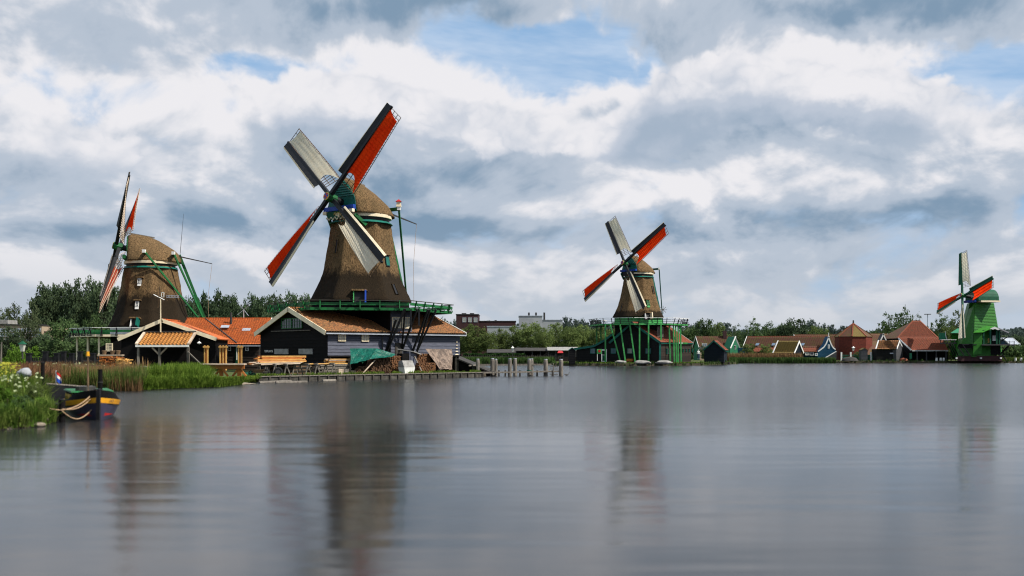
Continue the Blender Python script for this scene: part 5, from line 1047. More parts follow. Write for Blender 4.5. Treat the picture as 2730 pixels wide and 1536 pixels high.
t1 = drape('tarpaulin', 'teal green tarpaulin draped from the barn wall over firewood', (QZ(933, 929, 3.9), QZ(1008, 929, 2.0), QZ(985, 958, 1.2), QZ(935, 972, 2.2)), 'teal_tarp', 50, 30, .34, 2, 5.0, .04)
tf = MB(); t1b = drape('tarp_flap', 'x', (QZ(1004, 929, 2.0), QZ(1054, 944, 1.2), QZ(1046, 951, 1.0), QZ(985, 957, 1.1)), 'teal_tarp', seed=5, amp=.14); t1b.parent = t1; t1b.location = Vector(t1b.location) - Vector(t1.location)
for k in ('label', 'category'): del t1b[k]
for q in ((QZ(966, 968, 1.5), QZ(1012, 934, 1.4)), (QZ(986, 960, 1.3), QZ(1005, 951, 1.2)), (QZ(1013, 931, 1.4), QZ(1040, 950, 1.1))): MB().tube([q[0], q[0].lerp(q[1], .5) - UZ * .03, q[1]], .014, 5).build('tarp_hem', 'green_house', t1)
t2 = drape('tarpaulin', 'brown tarpaulin sagging in folds over the right firewood', (QZ(1134, 930, 2.4), QZ(1204, 931, 2.4), QZ(1205, 985, .9), QZ(1172, 984, .7)), 'brown_tarp', 70, 40, .35, 9, 4.0, .11)
pole = MB().beam(QZ(966, 997, .7), QZ(1000, 960, 1.5), .07, .07).build('prop_pole', 'pale_timber', None, loc=QZ(966, 997, .7), label='pale pole leaning against the dark firewood stack', cat='pole')
MB().beam(QZ(1104, 948, 2.2), QZ(1124, 990, .6), .09, .09).build('prop_pole', 'grey_wood', None, loc=QZ(1124, 990, .6), label='grey pole leaning beside the orange firewood', cat='pole')
# privy hut and slanted concrete bin
hut = thing('privy_hut', 'narrow blue-grey plank hut with sloping roof before the barn', 'hut', QP(q_at(1090, 2.6), 2.6)); c = QP(q_at(1093, 2.6), 2.6)
MB().box(c + UZ * 1.0, .85, .9, 2.0, QD, QN, UZ).build('wall', 'slate_wood', hut); MB().box(c + UZ * .95 + QN * .47, .5, .04, 1.8, QD, QN, UZ).build('door', 'slate_wood', hut)
a = c + UZ * 2.1; slab(hut, a - QD * .1 + QN * .75 - UZ * .1, a + QD * .75 + QN * .75 - UZ * .35, a + QD * .75 - QN * .6 - UZ * .35, a - QD * 1.0 - QN * .6 + UZ * .15, .08, 'concrete', 'roof')
MB().box(c - QD * .8 + UZ * .9, .75, .8, 1.8, QD, QN, UZ).build('lean_side', 'tar_wood', hut)
cbn = thing('concrete_bin', 'white and grey concrete bin with slanted top on the quay edge', 'bin', QP(q_at(1084, .5), .5)); c = QP(q_at(1084, .55), .55)
MB().loft([[c + QD * x * .95 + QN * y for x, y in ((-.5, .4), (.5, .4), (.5, -.4), (-.5, -.4))], [c + QD * x * 1.2 + QN * y + UZ * .58 for x, y in ((-.5, .45), (.5, .45), (.5, -.45), (-.5, -.45))]]).build('base', 'white', cbn); MB().hexa([c + QD * x * 1.2 + QN * y + UZ * .585 for x, y in ((-.5, .44), (.5, .44), (.5, -.45), (-.5, -.45))] + [c + QD * x * 1.15 + QN * y + UZ * 1.18 for x, y in ((-.5, .1), (.5, .1), (.5, -.4), (-.5, -.4))]).build('lid', 'concrete', cbn)
# floating beams by the quay
for i, (p, q, lab) in enumerate(((at(690, 1023, 74.5), at(775, 1017, 78.5), 'long pale floating log moored below the quay, left one'), (at(735, 1023, 74.6), at(818, 1021, 76.2), 'squared floating timber right of the long pale log'), (at(860, 1017, 79.6), at(895, 1016, 80.4), 'short floating board below the sawhorses'))):
    MB().tube([(p.x, p.y, .03), (q.x, q.y, .03)], .13, 8).build('floating_log', 'grey_wood', None, loc=(p.x, p.y, 0), label=lab, cat='log', group='floating timbers by the quay')
# ------------------------------------------------------------------ yard left of the barn
tr = thing('trestle_table', 'heavy reddish timber trestle table at the grassy water edge', 'trestle', at(598, 1004, 71.5)); Yt = 71.5
MB().beam(at(540, 971, Yt), at(654, 971, Yt), .8, .1).build('table_top', 'pale_timber', tr); MB().beam(at(545, 978, Yt - .2), at(652, 978, Yt - .2), .14, .3).build('apron_beam', 'timber', tr)
for px in (590, 638):
    MB().beam(at(px, 976, Yt), at(px, 1003, Yt), .24, .24).build('leg', 'timber', tr)
    for s in (-1, 1): MB().beam(at(px, 981, Yt - .1), at(px + s * 18, 1003, Yt - .1), .13, .13).build('brace', 'timber', tr)
MB().beam(at(552, 978, Yt - .1), at(562, 1003, Yt - .1), .13, .13).build('brace', 'timber', tr)
for i, (px, n, lab) in enumerate(((549.5, 3, 'leftmost upright bundle of orange posts behind the trestle'), (595, 5, 'middle, widest bundle of orange posts behind the trestle'), (640, 3, 'rightmost bundle of orange posts behind the trestle'))):
    Yp = 78; r = thing('post_bundle', lab, 'posts', at(px, 985, Yp), 'orange post bundles')
    for k in range(n):
        x = px + (k - (n - 1) / 2) * 4; MB().beam(at(x, 988, Yp + .1 * (k % 2)), at(x, 921 + 2 * (k % 2), Yp + .1 * (k % 2)), .085, .1).build('post', 'timber' if k % 2 else 'yellow_timber', r)
    MB().beam(at(px - 2 * n - 2, 925, Yp - .1), at(px + 2 * n + 2, 925, Yp - .1), .1, .12).build('tie', 'yellow_timber', r)
rk = thing('log_rack', 'low rack with a row of slanted pegs in front of the saw shed', 'rack', at(470, 985, 84)); MB().beam(at(414, 980, 84), at(517, 977, 84), .3, .14).build('rail', 'pale_timber', rk)
for i in range(8): MB().beam(at(452 + i * 7.5, 984, 83.9), at(459 + i * 7.5, 971, 83.9), .1, .1).build('peg', 'oak', rk)
lg = thing('log', 'thick grey sawn log lying behind the reeds', 'log', at(388, 990, 76)); MB().beam(at(366, 985, 76), at(407, 987, 74.5), .75, .5).build('trunk', 'grey_wood', lg)
# firewood and planks left of the shed
def pile2(label, px0, px1, py0, py1, Y, m, seed):
    rnd = random.Random(seed); r = thing('firewood_stack', label, 'firewood', at((px0 + px1) / 2, py1, Y), 'stacks of firewood'); mb = MB()
    for _ in range(260):
        p = at(rnd.uniform(px0, px1), rnd.uniform(py0, py1), Y + rnd.uniform(0, .8)); q = p + Vector((rnd.uniform(-.5, .5), rnd.uniform(-.2, .5), rnd.uniform(-.05, .05))); mb.beam(p, q, rnd.uniform(.05, .11), rnd.uniform(.04, .09))
    mb.build('logs', m, r, kind='stuff'); MB().box(at((px0 + px1) / 2, (py0 + py1) / 2, Y + .7), (px1 - px0) / FPX * Y * .95, .9, (py1 - py0) / FPX * Y).build('core', 'log_dark', r)
pile2('orange split-wood pile left of the saw shed behind the reeds', 264, 320, 952, 982, 84, 'timber', 11); pile2('small pile of yellow offcuts beside the orange wood pile', 322, 336, 958, 978, 83, 'yellow_timber', 12)
tt = thing('garden_table', 'rough bench table with pots under the left mill stage', 'table', at(292, 950, 88)); MB().beam(at(262, 947, 88), at(328, 947, 88), .6, .1).build('top', 'pale_timber', tt); MB().beam(at(262, 951, 87.9), at(328, 951, 87.9), .1, .1).build('edge_plank', 'oak', tt)
for px in (268, 322): MB().beam(at(px, 948, 88), at(px, 975, 88), .12, .12).build('leg', 'oak', tt)
for i, px in enumerate((278, 300, 315)):
    c = at(px, 946, 88); o = MB().tube([c, c + UZ * .34, c + UZ * .38], [.14, .22, .18], 10).build('flower_pot', 'oak', None, loc=c, label=('brown pot at the left of the bench table', 'brown pot in the middle of the bench table', 'brown pot at the right of the bench table')[i], cat='pot', group='pots on the bench table')
# dark picket fence
fc = thing('picket_fence', 'black wooden picket fence running left from the saw shed', 'fence', at(170, 975, 74)); fa, fb = Vector((X_(76, 70), 70, 0)), Vector((X_(262, 78), 78, 0)); fd = (fb - fa); n = 34
pk = MB().loft([[Vector((x * .045, y * .02, z)) for x, y in ((-1, -1), (1, -1), (1, 1), (-1, 1))] for z in (0, 1.55)] ).build('p', 'black'); pkm = pk.data; bpy.data.objects.remove(pk)
for i in range(n + 1): inst('picket', pkm, Matrix.Translation(fa + fd * (i / n) + UZ * (GZ + random.uniform(-.04, .04))) @ Matrix.Rotation(random.uniform(-.03, .03), 4, 'Y'), fc)
for z in (.5, 1.25): MB().beam(fa + UZ * (GZ + z), fb + UZ * (GZ + z), .08, .12).build('rail', 'black', fc)
for i, px in enumerate((80, 124, 154, 172, 194, 216, 250)):
    k = (px - 1365) / FPX; t = (k * fa.y - fa.x) / (fd.x - k * fd.y); p = fa + fd * t + Vector((0, -.15, GZ)); MB().beam(p, p + UZ * (1.78 + .12 * (i % 2)), .3, .3).build('fence_post', 'black', fc); MB().beam(p + UZ * (1.78 + .12 * (i % 2)), p + UZ * (1.86 + .12 * (i % 2)), .38, .38).build('post_cap', 'black', fc)
# lanterns
def lantern(label, px, pyt, pyb, Y, pole_m='iron', head='teal', k=1.0):
    b, t = at(px, pyb, Y), at(px, pyt, Y); r = thing('street_lamp', label, 'lamp', b, 'street lamps'); h = .62 * k; z = t.z - h * .4
    MB().tube([b, (b.x, b.y, z - h)], [.07, .05], 8).build('pole', pole_m, r); sq = lambda w, zz: [Vector((b.x + x * w, b.y + y * w, zz)) for x, y in ((-1, -1), (1, -1), (1, 1), (-1, 1))]
    MB().loft([sq(.11 * k, z - h), sq(.2 * k, z - .02)]).build('lamp_glass', 'lamp_glass', r); MB().loft([sq(.28 * k, z), sq(.1 * k, z + h * .3), sq(.03 * k, z + h * .5)]).build('lamp_hood', head, r); return r
lantern('green-hooded lantern among bushes at the left edge', 60, 910, 957, 72, k=.85, head='dark_green'); lantern('cream lantern on the middle bank before the tree row', 1367, 924, 957, 200, k=1.3, head='white'); lantern('white lantern in front of the octagonal brick building', 2275, 924, 962, 219, k=1.1, head='white')
tl = thing('floodlight_mast', 'tall mast with two flat lamp heads behind the pyramid roof', 'lamp', at(2473, 950, 300)); MB().tube([at(2473, 950, 300), at(2473, 838, 300)], [.2, .12], 8).build('mast', 'zinc', tl)
for s in (-1, 1): MB().box(at(2473 + s * 4, 838, 300), .9, .8, .2).build('lamp_head', 'iron', tl)
MB().tube([at(2, 985, 50), at(4, 912, 50)], [.05, .03], 6).build('leaning_pole', 'grey_wood', None, loc=at(2, 985, 50), label='thin grey pole at the far left edge', cat='pole')
# ------------------------------------------------------------------ boats
def hull_ring(x, L, B, zk, zs, bow):               # half-breadth law
    t = x / L; b = B * (1 - max(0, (t - .55) / .45) ** 2.4) * (1 - .35 * max(0, (.2 - t) / .2) ** 2); return max(b, .02)
def boat(root, o, ang, L, B, sheer, bands, zk=-.25):
    f = Vector((math.sin(ang), -math.cos(ang), 0)); sd = Vector((math.cos(ang), math.sin(ang), 0)); P = lambda x, y, z: o + f * x + sd * y + UZ * z
    N = 22
    def prof(x, z):                                   # breadth at height: full above, narrowing to the keel; raked stem
        t = (z - zk) / (sheer(x) - zk); return hull_ring(x, L, B, 0, 0, 0) * (.35 + .65 * min(1, max(0, t)) ** .45)
    for name, za, zb, m, out in bands:
        mb = MB(); rows = []
        for i in range(N + 1):
            x = L * i / N; a, b = za(x), zb(x); row = []
            for k in range(5): z = a + (b - a) * k / 4; row.append((x + .10 * max(0, x / L - .8) / .2 * (z - a), prof(x, z) + out, z))
            rows.append(row)
        for s in (-1, 1): mb.loft([[P(x, y * s, z) for x, y, z in r] for r in rows], False, False)
        r0 = rows[0]; mb.add([P(x, -y, z) for x, y, z in r0] + [P(x, y, z) for x, y, z in r0[::-1]], [tuple(range(2 * len(r0)))]); mb.build(name, m, root, True)
    return P, prof
tug = thing('tug_boat', 'small black tug boat with yellow band, brown cabin and black funnel moored at the left', 'boat', (X_(262, 34.3), 34.3, 0))
sh = lambda x: .50 + .27 * (x / 6.2) ** 2.2 - .02 * x * (1 - x / 6.2)
ob = Vector((X_(262, 34.2), 34.2, 0)); ang = R(27.5); fT = Vector((math.sin(ang), -math.cos(ang), 0)); ob = ob - fT * 6.2
PT, prT = boat(tug, ob, ang, 6.2, .96, sh, [('hull', lambda x: -.25, lambda x: sh(x) - .17, 'tug_hull', 0), ('yellow_band', lambda x: sh(x) - .17, lambda x: sh(x) + .01, 'yellow_paint', .012), ('rubbing_strake', lambda x: sh(x) - .2, lambda x: sh(x) - .165, 'tyre', .03)])
bw_ = MB()
for s in (-1, 1): bw_.loft([[PT(x, s * (prT(x, sh(x)) * (1 - .10 * k)), sh(x) + .01 + k * .27 * max(0, min(1, (x - 4.1) / 1.2)) ** .6) for k in (0, 1)] for x in [4.1 + i * .105 for i in range(21)]], False, False)
bw_.build('bow_bulwark', 'tar_wood', tug, True)
MB().beam(PT(6.18, 0, -.2), PT(6.28, 0, sh(6.2) + .31), .12, .11).build('stem_post', 'black', tug)
rd = MB()
for s in (-1, 1): rd.loft([[PT(x, s * (prT(x, z) + .012), z) for z in (.13, .13 + .13 * max(0, min(1, (x - 4.9) / 1.2)))] for x in [4.9 + i * .13 for i in range(11)]], False, False)
rd.build('red_boot_stripe', 'red_paint', tug)
dk_ = MB(); dk_.loft([[PT(6.1 * i / 14, y * prT(6.1 * i / 14, sh(6.1 * i / 14)) * .95, sh(6.1 * i / 14) - .03) for y in (-1, 0, 1)] for i in range(15)], False, False); dk_.build('deck', 'green_house', tug)
MB().hexa([PT(1.0, -.78, .4), PT(3.9, -.70, .4), PT(3.9, .70, .4), PT(1.0, .78, .4), PT(1.1, -.7, .88), PT(3.8, -.62, .88), PT(3.8, .62, .88), PT(1.1, .7, .88)]).build('cabin', 'brown_board', tug); MB().hexa([PT(1.0, -.8, .88), PT(3.95, -.72, .88), PT(3.95, .72, .88), PT(1.0, .8, .88), PT(1.0, -.76, .93), PT(3.9, -.7, .93), PT(3.9, .7, .93), PT(1.0, .76, .93)]).build('cabin_roof', 'green', tug)
for x in (1.6, 2.4, 3.2):
    for s in (-1, 1): MB().tube([PT(x, s * .66, .68), PT(x, s * .765, .68)], .11, 14).build('porthole', 'gold', tug)
MB().tube([PT(2.9, .35, .9), PT(2.9, .35, 1.66), PT(2.9, .35, 1.70)], [.085, .08, .092], 14).build('funnel', 'tar_wood', tug); MB().tube([PT(2.9, .35, 1.2), PT(2.9, .35, 1.23)], .1, 14).build('funnel_band', 'iron', tug)
MB().tube([PT(3.9, -.15, .8), PT(3.85, -.15, 2.2)], [.04, .03], 8).build('mast', 'oak', tug); MB().tube([PT(3.85, -.15, 2.2), PT(3.85, -.15, 2.36)], [.07, .05], 8).build('mast_head', 'yellow_paint', tug); MB().beam(PT(3.86, -.6, 1.85), PT(3.86, .3, 1.85), .03, .03).build('yard', 'oak', tug)
MB().tube([PT(5.5, 0, .7), PT(5.5, 0, 1.06)], [.07, .09], 10).build('bollard', 'iron', tug); MB().beam(PT(5.5, -.2, 1.0), PT(5.5, .2, 1.0), .07, .07).build('bollard_bar', 'iron', tug); MB().loft([[PT(3.6 + .35 * math.cos(t), .35 * math.sin(t) - .2, 0.93 + z) for t in [k * .785 for k in range(8)]] for z in (0, .16)]).build('skylight_hatch', 'iron', tug)
q = 5.55; tv = (PT(q + .25, prT(q + .25, sh(q)), 0) - PT(q - .25, prT(q - .25, sh(q)), 0)).normalized(); text_part('DE ES', PT(q, prT(q, sh(q)) + .05, sh(q) - .075), -tv, UZ, .13, 'oak', tug, ext=.002)
def rope(label, pts, sag, m='rope', r=.02):
    p, q = Vector(pts[0]), Vector(pts[1]); V = [p.lerp(q, i / 16) - UZ * sag * math.sin(math.pi * i / 16) for i in range(17)]; return smooth_obj(MB().tube(V, r, 6).build('mooring_rope', m, None, loc=p, label=label, cat='rope', group='mooring ropes of the tug'))
bp = PT(5.6, 0, 1.03); mp = Vector((X_(166, 33), 33, .42)); rope('upper mooring rope looping from the tug bow to the post', (bp, mp), .16); rope('second rope beside the upper one on the tug bow', (bp + Vector((.06, 0, -.03)), mp + UZ * .03), .24); rope('lower slack mooring rope hanging below the tug bow', (PT(5.9, -.16, .38), mp - UZ * .04), .3)
rope('short rope from the mooring post to the bank', (mp, Vector((X_(118, 32.5), 32.5, .55))), .03)
for i, (px, Y, zt, w, lab) in enumerate(((166, 33.2, .78, .10, 'tall black mooring post between the bank and the tug bow'), (150, 33.8, .6, .09, 'shorter black mooring post near the bank'), (135, 34.5, .6, .1, 'thick dark mooring post against the bank plants'), (114, 45, 1.9, .08, 'thin dark stake standing in the bank reeds'))):
    x = X_(px, Y); r = thing('bank_post', lab, 'post', (x, Y, 0), 'dark posts by the tug'); MB().tube([(x, Y, -.4), (x, Y, zt - .03)], w, 10).build('shaft', 'tar_wood', r); MB().tube([(x, Y, zt - .03), (x, Y, zt)], [w, w * .8], 10).build('top', 'tyre', r)
b2 = thing('moored_boat', 'dark open boat with a Dutch flag moored behind the tug', 'boat', (X_(150, 50), 50, 0)); a2 = R(62); o2 = Vector((X_(142, 49), 49, 0)); f2 = Vector((math.sin(a2), -math.cos(a2), 0)); sh2 = lambda x: .78 + .1 * (x / 5.5) ** 2
b2o = Vector((X_(215, 52), 52, 0)); a2 = math.atan2(-(X_(215, 52) - X_(144, 48.5)), 3.5); sh2 = lambda x: .55 + .28 * (x / 4.6) ** 2
P2, pr2 = boat(b2, b2o, a2, 4.6, .85, sh2, [('hull', lambda x: -.2, lambda x: sh2(x), 'black', 0), ('gunwale', lambda x: sh2(x) - .02, lambda x: sh2(x) + .05, 'grey_wood', .03)])
dd = MB(); dd.loft([[P2(4.5 * i / 12, y * pr2(4.5 * i / 12, sh2(4.5 * i / 12)) * .95, sh2(4.5 * i / 12) - .08) for y in (-1, 0, 1)] for i in range(13)], False, False); dd.build('deck', 'wet_wood', b2)
fp = Vector((X_(149.5, 48.6), 48.6, .8)); fl = thing('flag', 'red white and blue flag on a short white staff at the boat bow', 'flag', fp); MB().tube([fp, fp + UZ * .64], .022, 6).build('staff', 'white', fl)
for k, (m_, z0) in enumerate((('red_paint', .50), ('white', .36), ('blue_paint', .16))):
    V = []; 
    for i in range(9):
        for j in (0, 1): V.append(fp + Vector((.01 + .26 * i / 8, -.05 * math.sin(i * .8), z0 + j * (.14 if k < 2 else .2) - .30 * (i / 8) ** 1.1)))
    raw('flag_stripe', [tuple(v) for v in V], [(2 * i, 2 * i + 2, 2 * i + 3, 2 * i + 1) for i in range(8)], m_, fl)
# far bank bits: person, upturned boat and hull-shaped boathouse roof, duck, boulders
def person(label, px, pyf, h, Y, top, legs):
    b = Vector((X_(px, Y), Y, Z_(pyf, Y))); k = h / 1.75; V = []; 
    sk = {'pel': (0, 0, .95), 'wst': (0, 0, 1.15), 'chest': (0, 0, 1.36), 'neck': (0, 0, 1.5), 'head': (0, -.01, 1.63), 'top': (0, 0, 1.74), 'ls': (-.19, 0, 1.42), 'le': (-.25, 0, 1.16), 'lh': (-.24, -.08, .92), 'rs': (.19, 0, 1.42), 're': (.25, 0, 1.16), 'rh': (.24, -.08, .92), 'lk': (-.11, 0, .52), 'la': (-.12, .02, .08), 'lt': (-.13, -.14, .04), 'rk': (.11, -.04, .52), 'ra': (.12, 0, .08), 'rt': (.13, -.16, .04), 'lp': (-.09, 0, .9), 'rp': (.09, 0, .9)}
    rad = {'pel': .14, 'wst': .13, 'chest': .16, 'neck': .055, 'head': .10, 'top': .07, 'ls': .075, 'le': .05, 'lh': .04, 'rs': .075, 're': .05, 'rh': .04, 'lk': .065, 'la': .045, 'lt': .035, 'rk': .065, 'ra': .045, 'rt': .035, 'lp': .095, 'rp': .095}
    ed = [('pel', 'wst'), ('wst', 'chest'), ('chest', 'neck'), ('neck', 'head'), ('head', 'top'), ('chest', 'ls'), ('ls', 'le'), ('le', 'lh'), ('chest', 'rs'), ('rs', 're'), ('re', 'rh'), ('pel', 'lp'), ('lp', 'lk'), ('lk', 'la'), ('la', 'lt'), ('pel', 'rp'), ('rp', 'rk'), ('rk', 'ra'), ('ra', 'rt')]
    ks_ = list(sk); me = bpy.data.meshes.new('person'); me.from_pydata([tuple(c * k for c in sk[q]) for q in ks_], [(ks_.index(a), ks_.index(c)) for a, c in ed], []); o = bpy.data.objects.new('person', me); col.objects.link(o); o.location = b
    sm = o.modifiers.new('skin', 'SKIN'); 
    for i, q in enumerate(ks_): me.skin_vertices[0].data[i].radius = (rad[q] * k, rad[q] * k)
    me.skin_vertices[0].data[0].use_root = True; o.modifiers.new('sub', 'SUBSURF').levels = 1; me.materials.append(MATS[top]); props(o, label, 'person'); 
    l = MB().loft([[b + Vector((r * 1.15 * math.cos(t) * k, r * .85 * math.sin(t) * k, z * k)) for t in [i * .524 for i in range(12)]] for r, z in ((.14, .1), (.17, .5), (.19, .95))]).build('trousers', legs, o); return o
def first_try():
    try: person('person in a pale jacket standing at the corner of the distant barn', 1862, 958, 1.75, 178, 'white', 'denim')
    except Exception as ex: print('person', ex)
bpy.context.view_layer.update(); first_try()
for i, (px0, px1, py, Y, m_, lab) in enumerate(((2398, 2420, 958, 218, 'tile_red', 'small upturned red-brown boat beside the black shed'), (2244, 2288, 958, 214, 'roof_felt', 'low dark boathouse roof, rounded like a hull, on the bank under the brick tower'))):
    a, b = X_(px0, Y), X_(px1, Y); r = thing('bank_hull', lab, 'boat', ((a + b) / 2, Y, GZ)); h = .7 if i == 0 else .95
    MB().loft([[Vector((a + (b - a) * t, Y + y * 1.0 * w, GZ + h * w * math.sqrt(max(0, 1 - y * y)) ** .8)) for y in (-1, -.8, -.5, 0, .5, .8, 1)] for t, w in ((0, .25), (.15, .75), (.5, 1), (.85, .75), (1, .2))], False, True).build('hull', m_, r, True); MB().beam((a, Y, GZ + h * .3), (b, Y, GZ + h * .3), .08, .08).build('keel', 'wet_wood', r)  # the larger, dark hull shape stands in for a low boathouse roof
dk5 = thing('duck', 'small dark duck swimming right of the jetty end', 'duck', (X_(1511, 98), 98, 0)); c = Vector((X_(1511, 98), 98, .06))
smooth_obj(MB().loft([[c + Vector((x, r * math.cos(t), .02 + z + r * .7 * math.sin(t))) for t in [k * .785 for k in range(8)]] for x, r, z in ((-.24, .01, .08), (-.15, .07, .03), (0, .10, .02), (.12, .08, .03), (.18, .05, .1), (.19, .045, .2), (.21, .055, .25), (.27, .03, .24), (.33, .01, .22))]).build('body', 'wet_wood', dk5)); MB().beam(c + Vector((.26, 0, .26)), c + Vector((.35, 0, .24)), .03, .02).build('beak', 'gold', dk5)
def stone(label, c, sx, sy, sz, seed, m='stone', group=None):
    bm = bmesh.new(); bmesh.ops.create_icosphere(bm, subdivisions=3, radius=1)
    for v in bm.verts: q = 1 + .28 * mnoise.noise(v.co * 1.3 + Vector((seed * 3.1, 0, 0))) + .08 * mnoise.noise(v.co * 4 + Vector((seed, 0, 0))); v.co = Vector((v.co.x * sx * q, v.co.y * sy * q, v.co.z * sz * q))
    me = bpy.data.meshes.new('bank_stone'); bm.to_mesh(me); bm.free(); me.materials.append(MATS[m]); me.polygons.foreach_set('use_smooth', [True] * len(me.polygons)); o = bpy.data.objects.new('bank_stone', me); col.objects.link(o); o.location = c; return props(o, label, 'stone', group)
for i, (px, py, Y, sx, sz, lab) in enumerate(((16, 1143, 30.4, .26, .12, 'brown rounded stone at the left photo edge waterline'), (34, 1138, 30.9, .30, .12, 'flat stone second from the left on the near bank waterline'), (78, 1124, 31.8, .22, .14, 'tan stone near the tip of the near bank'), (104, 1119, 32.2, .30, .13, 'largest tan stone at the tip of the near bank'), (90, 1132, 31.3, .34, .08, 'low flat stone just under the bank tip'), (4, 1130, 31, .2, .12, 'small grey stone at the extreme left'), (56, 1136, 31.0, .2, .1, 'small stone between the two flat ones'))):
    stone(lab, (X_(px, Y), Y, max(.02, Z_(py, Y))), sx, sx * .8, sz, i + 1, 'stone', 'stones along the near bank')
stone('pale rounded boulder among the green bank plants', at(65, 994, 41), .28, .25, .2, 21, 'pale_wall')
for i, (px, Y, sx) in enumerate(((1655, 170.5, 1.0), (1712, 170, 1.4), (1770, 171, 1.5))): stone(('grey boulder left below the distant mill', 'low wide grey stone before the distant black barn', 'long grey stone slab right below the distant mill')[i], (X_(px, Y), Y, GZ + .15), sx, .5, .35, 30 + i, 'concrete', 'stones below the distant mill')
for i, (px, Y) in enumerate(((440, 65.2), (520, 67.2), (580, 69.5), (650, 72.5))): stone(('flat pale stone slab at the waterline before the bright grass, leftmost', 'second flat pale slab from the left at the grassy waterline', 'third flat pale slab from the left at the grassy waterline', 'flat pale slab at the waterline nearest the quay')[i], (X_(px, Y), Y - .6, .03), 1.0, .3, .10, 40 + i, 'stone', 'flat slabs at the grassy waterline')
for i, px in enumerate((2497, 2508, 2516, 2707, 2722)): Y = 216.6; MB().tube([(X_(px, Y), Y, GZ), (X_(px, Y), Y, GZ + .7)], [.26, .22], 8).build('white_bollard', 'white', None, loc=(X_(px, Y), Y, GZ), label=('white bollard before the open shed, left of three', 'white bollard before the open shed, middle of three', 'white bollard before the open shed, right of three', 'white bollard right of the green mill, inner one', 'white bollard at the right edge beyond the green mill')[i], cat='bollard', group='white bollards on the far bank')
gt = thing('garden_fence', 'green garden fence with white posts before the brick tower', 'fence', at(2290, 958, 221)); 
for px in (2243, 2268, 2296, 2322): MB().beam(at(px, 962, 221), at(px, 939, 221), .3, .3).build('post', 'white', gt)
for py in (947, 953): MB().beam(at(2243, py, 221), at(2332, py, 221), .06, .12).build('rail', 'teal', gt)
for i in range(30): MB().beam(at(2245 + i * 2.9, 960, 221.1), at(2245 + i * 2.9, 946, 221.1), .06, .05).build('picket', 'green_house', gt)
wf = thing('bank_fence', 'long dark low fence along the middle bank behind the reeds', 'fence', at(1320, 955, 205)); 
for i in range(48): MB().beam(at(1232 + i * 5.6, 958, 205), at(1232 + i * 5.6, 946 + (i % 3), 205), .12, .1).build('picket', 'wet_wood', wf)
MB().beam(at(1232, 950, 205), at(1500, 950, 205), .08, .12).build('rail', 'wet_wood', wf)
# ------------------------------------------------------------------ vegetation
rng = np.random.default_rng(5)
def blades(name, label, cat, base, h, w, m, lean=.25, bend=.35, kind='stuff', parent=None):
    """base: (N,3) roots; h,w arrays: bent leaf strips of two quads + tip"""
    N = len(base); th = rng.uniform(0, 2 * np.pi, N); fx = np.stack([np.cos(th), np.sin(th), np.zeros(N)], 1); lx = np.stack([-np.sin(th), np.cos(th), np.zeros(N)], 1)
    la = rng.normal(0, lean, (N, 1)); be = np.abs(rng.normal(0, bend, (N, 1))); h = np.asarray(h).reshape(-1, 1) * np.ones((N, 1)); w = np.asarray(w).reshape(-1, 1) * np.ones((N, 1)); up = np.array([[0, 0, 1.0]])
    V = []
    for t, k in ((0, .8), (.4, 1.0), (.75, .75), (1.0, .12)):
        c = base + up * (h * t * (1 - .25 * be * t)) + lx * (h * (la * t + be * t * t)); V += [c - fx * w * k / 2, c + fx * w * k / 2]
    V = np.stack(V, 1).reshape(-1, 3); i = (np.arange(N) * 8)[:, None]; F = np.concatenate([i + np.array([[0, 1, 3, 2]]), i + np.array([[2, 3, 5, 4]]), i + np.array([[4, 5, 7, 6]])], 0)
    return raw(name, V, F, m, parent, (0, 0, 0), kind, label=label, cat=cat)
def scatter(poly, N):
    P = np.array(poly); lo, hi = P.min(0), P.max(0); out = []
    x = rng.uniform(lo[0], hi[0], N * 6); y = rng.uniform(lo[1], hi[1], N * 6); ins = np.zeros(len(x), bool); j = len(P) - 1
    for i in range(len(P)):
        c = ((P[i, 1] > y) != (P[j, 1] > y)) & (x < (P[j, 0] - P[i, 0]) * (y - P[i, 1]) / (P[j, 1] - P[i, 1] + 1e-9) + P[i, 0]); ins ^= c; j = i
    x, y = x[ins][:N], y[ins][:N]; return np.stack([x, y, np.full(len(x), GZ - .1)], 1)
def pxp(*a): return [(X_(px, Y), Y) for px, Y in a]
# near bank: lush leaves, grass, flowers
nb = [(-18.8, 29.3), (-15.9, 29.6), (-15.1, 31.2), (-15.4, 33), (-17.4, 36), (-19.8, 41), (-24, 50), (-30, 50), (-24, 40)]
b = scatter(nb, 9000); d = np.clip((b[:, 1] - 29) / 8, 0, 1); edge = np.clip((-15.0 - b[:, 0]) / 1.6, .35, 1); blades('bank_grass', 'lush green grass and weeds covering the near left bank', 'grass', b, rng.uniform(.3, .85, len(b)) * edge * np.array([.65 + .9 * max(0, mnoise.noise(Vector((q[0] * .9, q[1] * .9, 4)))) + .2 for q in b]), rng.uniform(.02, .055, len(b)), 'lush', .35, .55)
b = scatter([(-20, 33), (-17.3, 33.5), (-18.2, 38), (-21.5, 43), (-24, 43)], 1500); blades('iris_leaves', 'broad sword-shaped green leaves on the near bank', 'plants', b, rng.uniform(.9, 1.35, len(b)), rng.uniform(.05, .09, len(b)), 'grass', .22, .3)
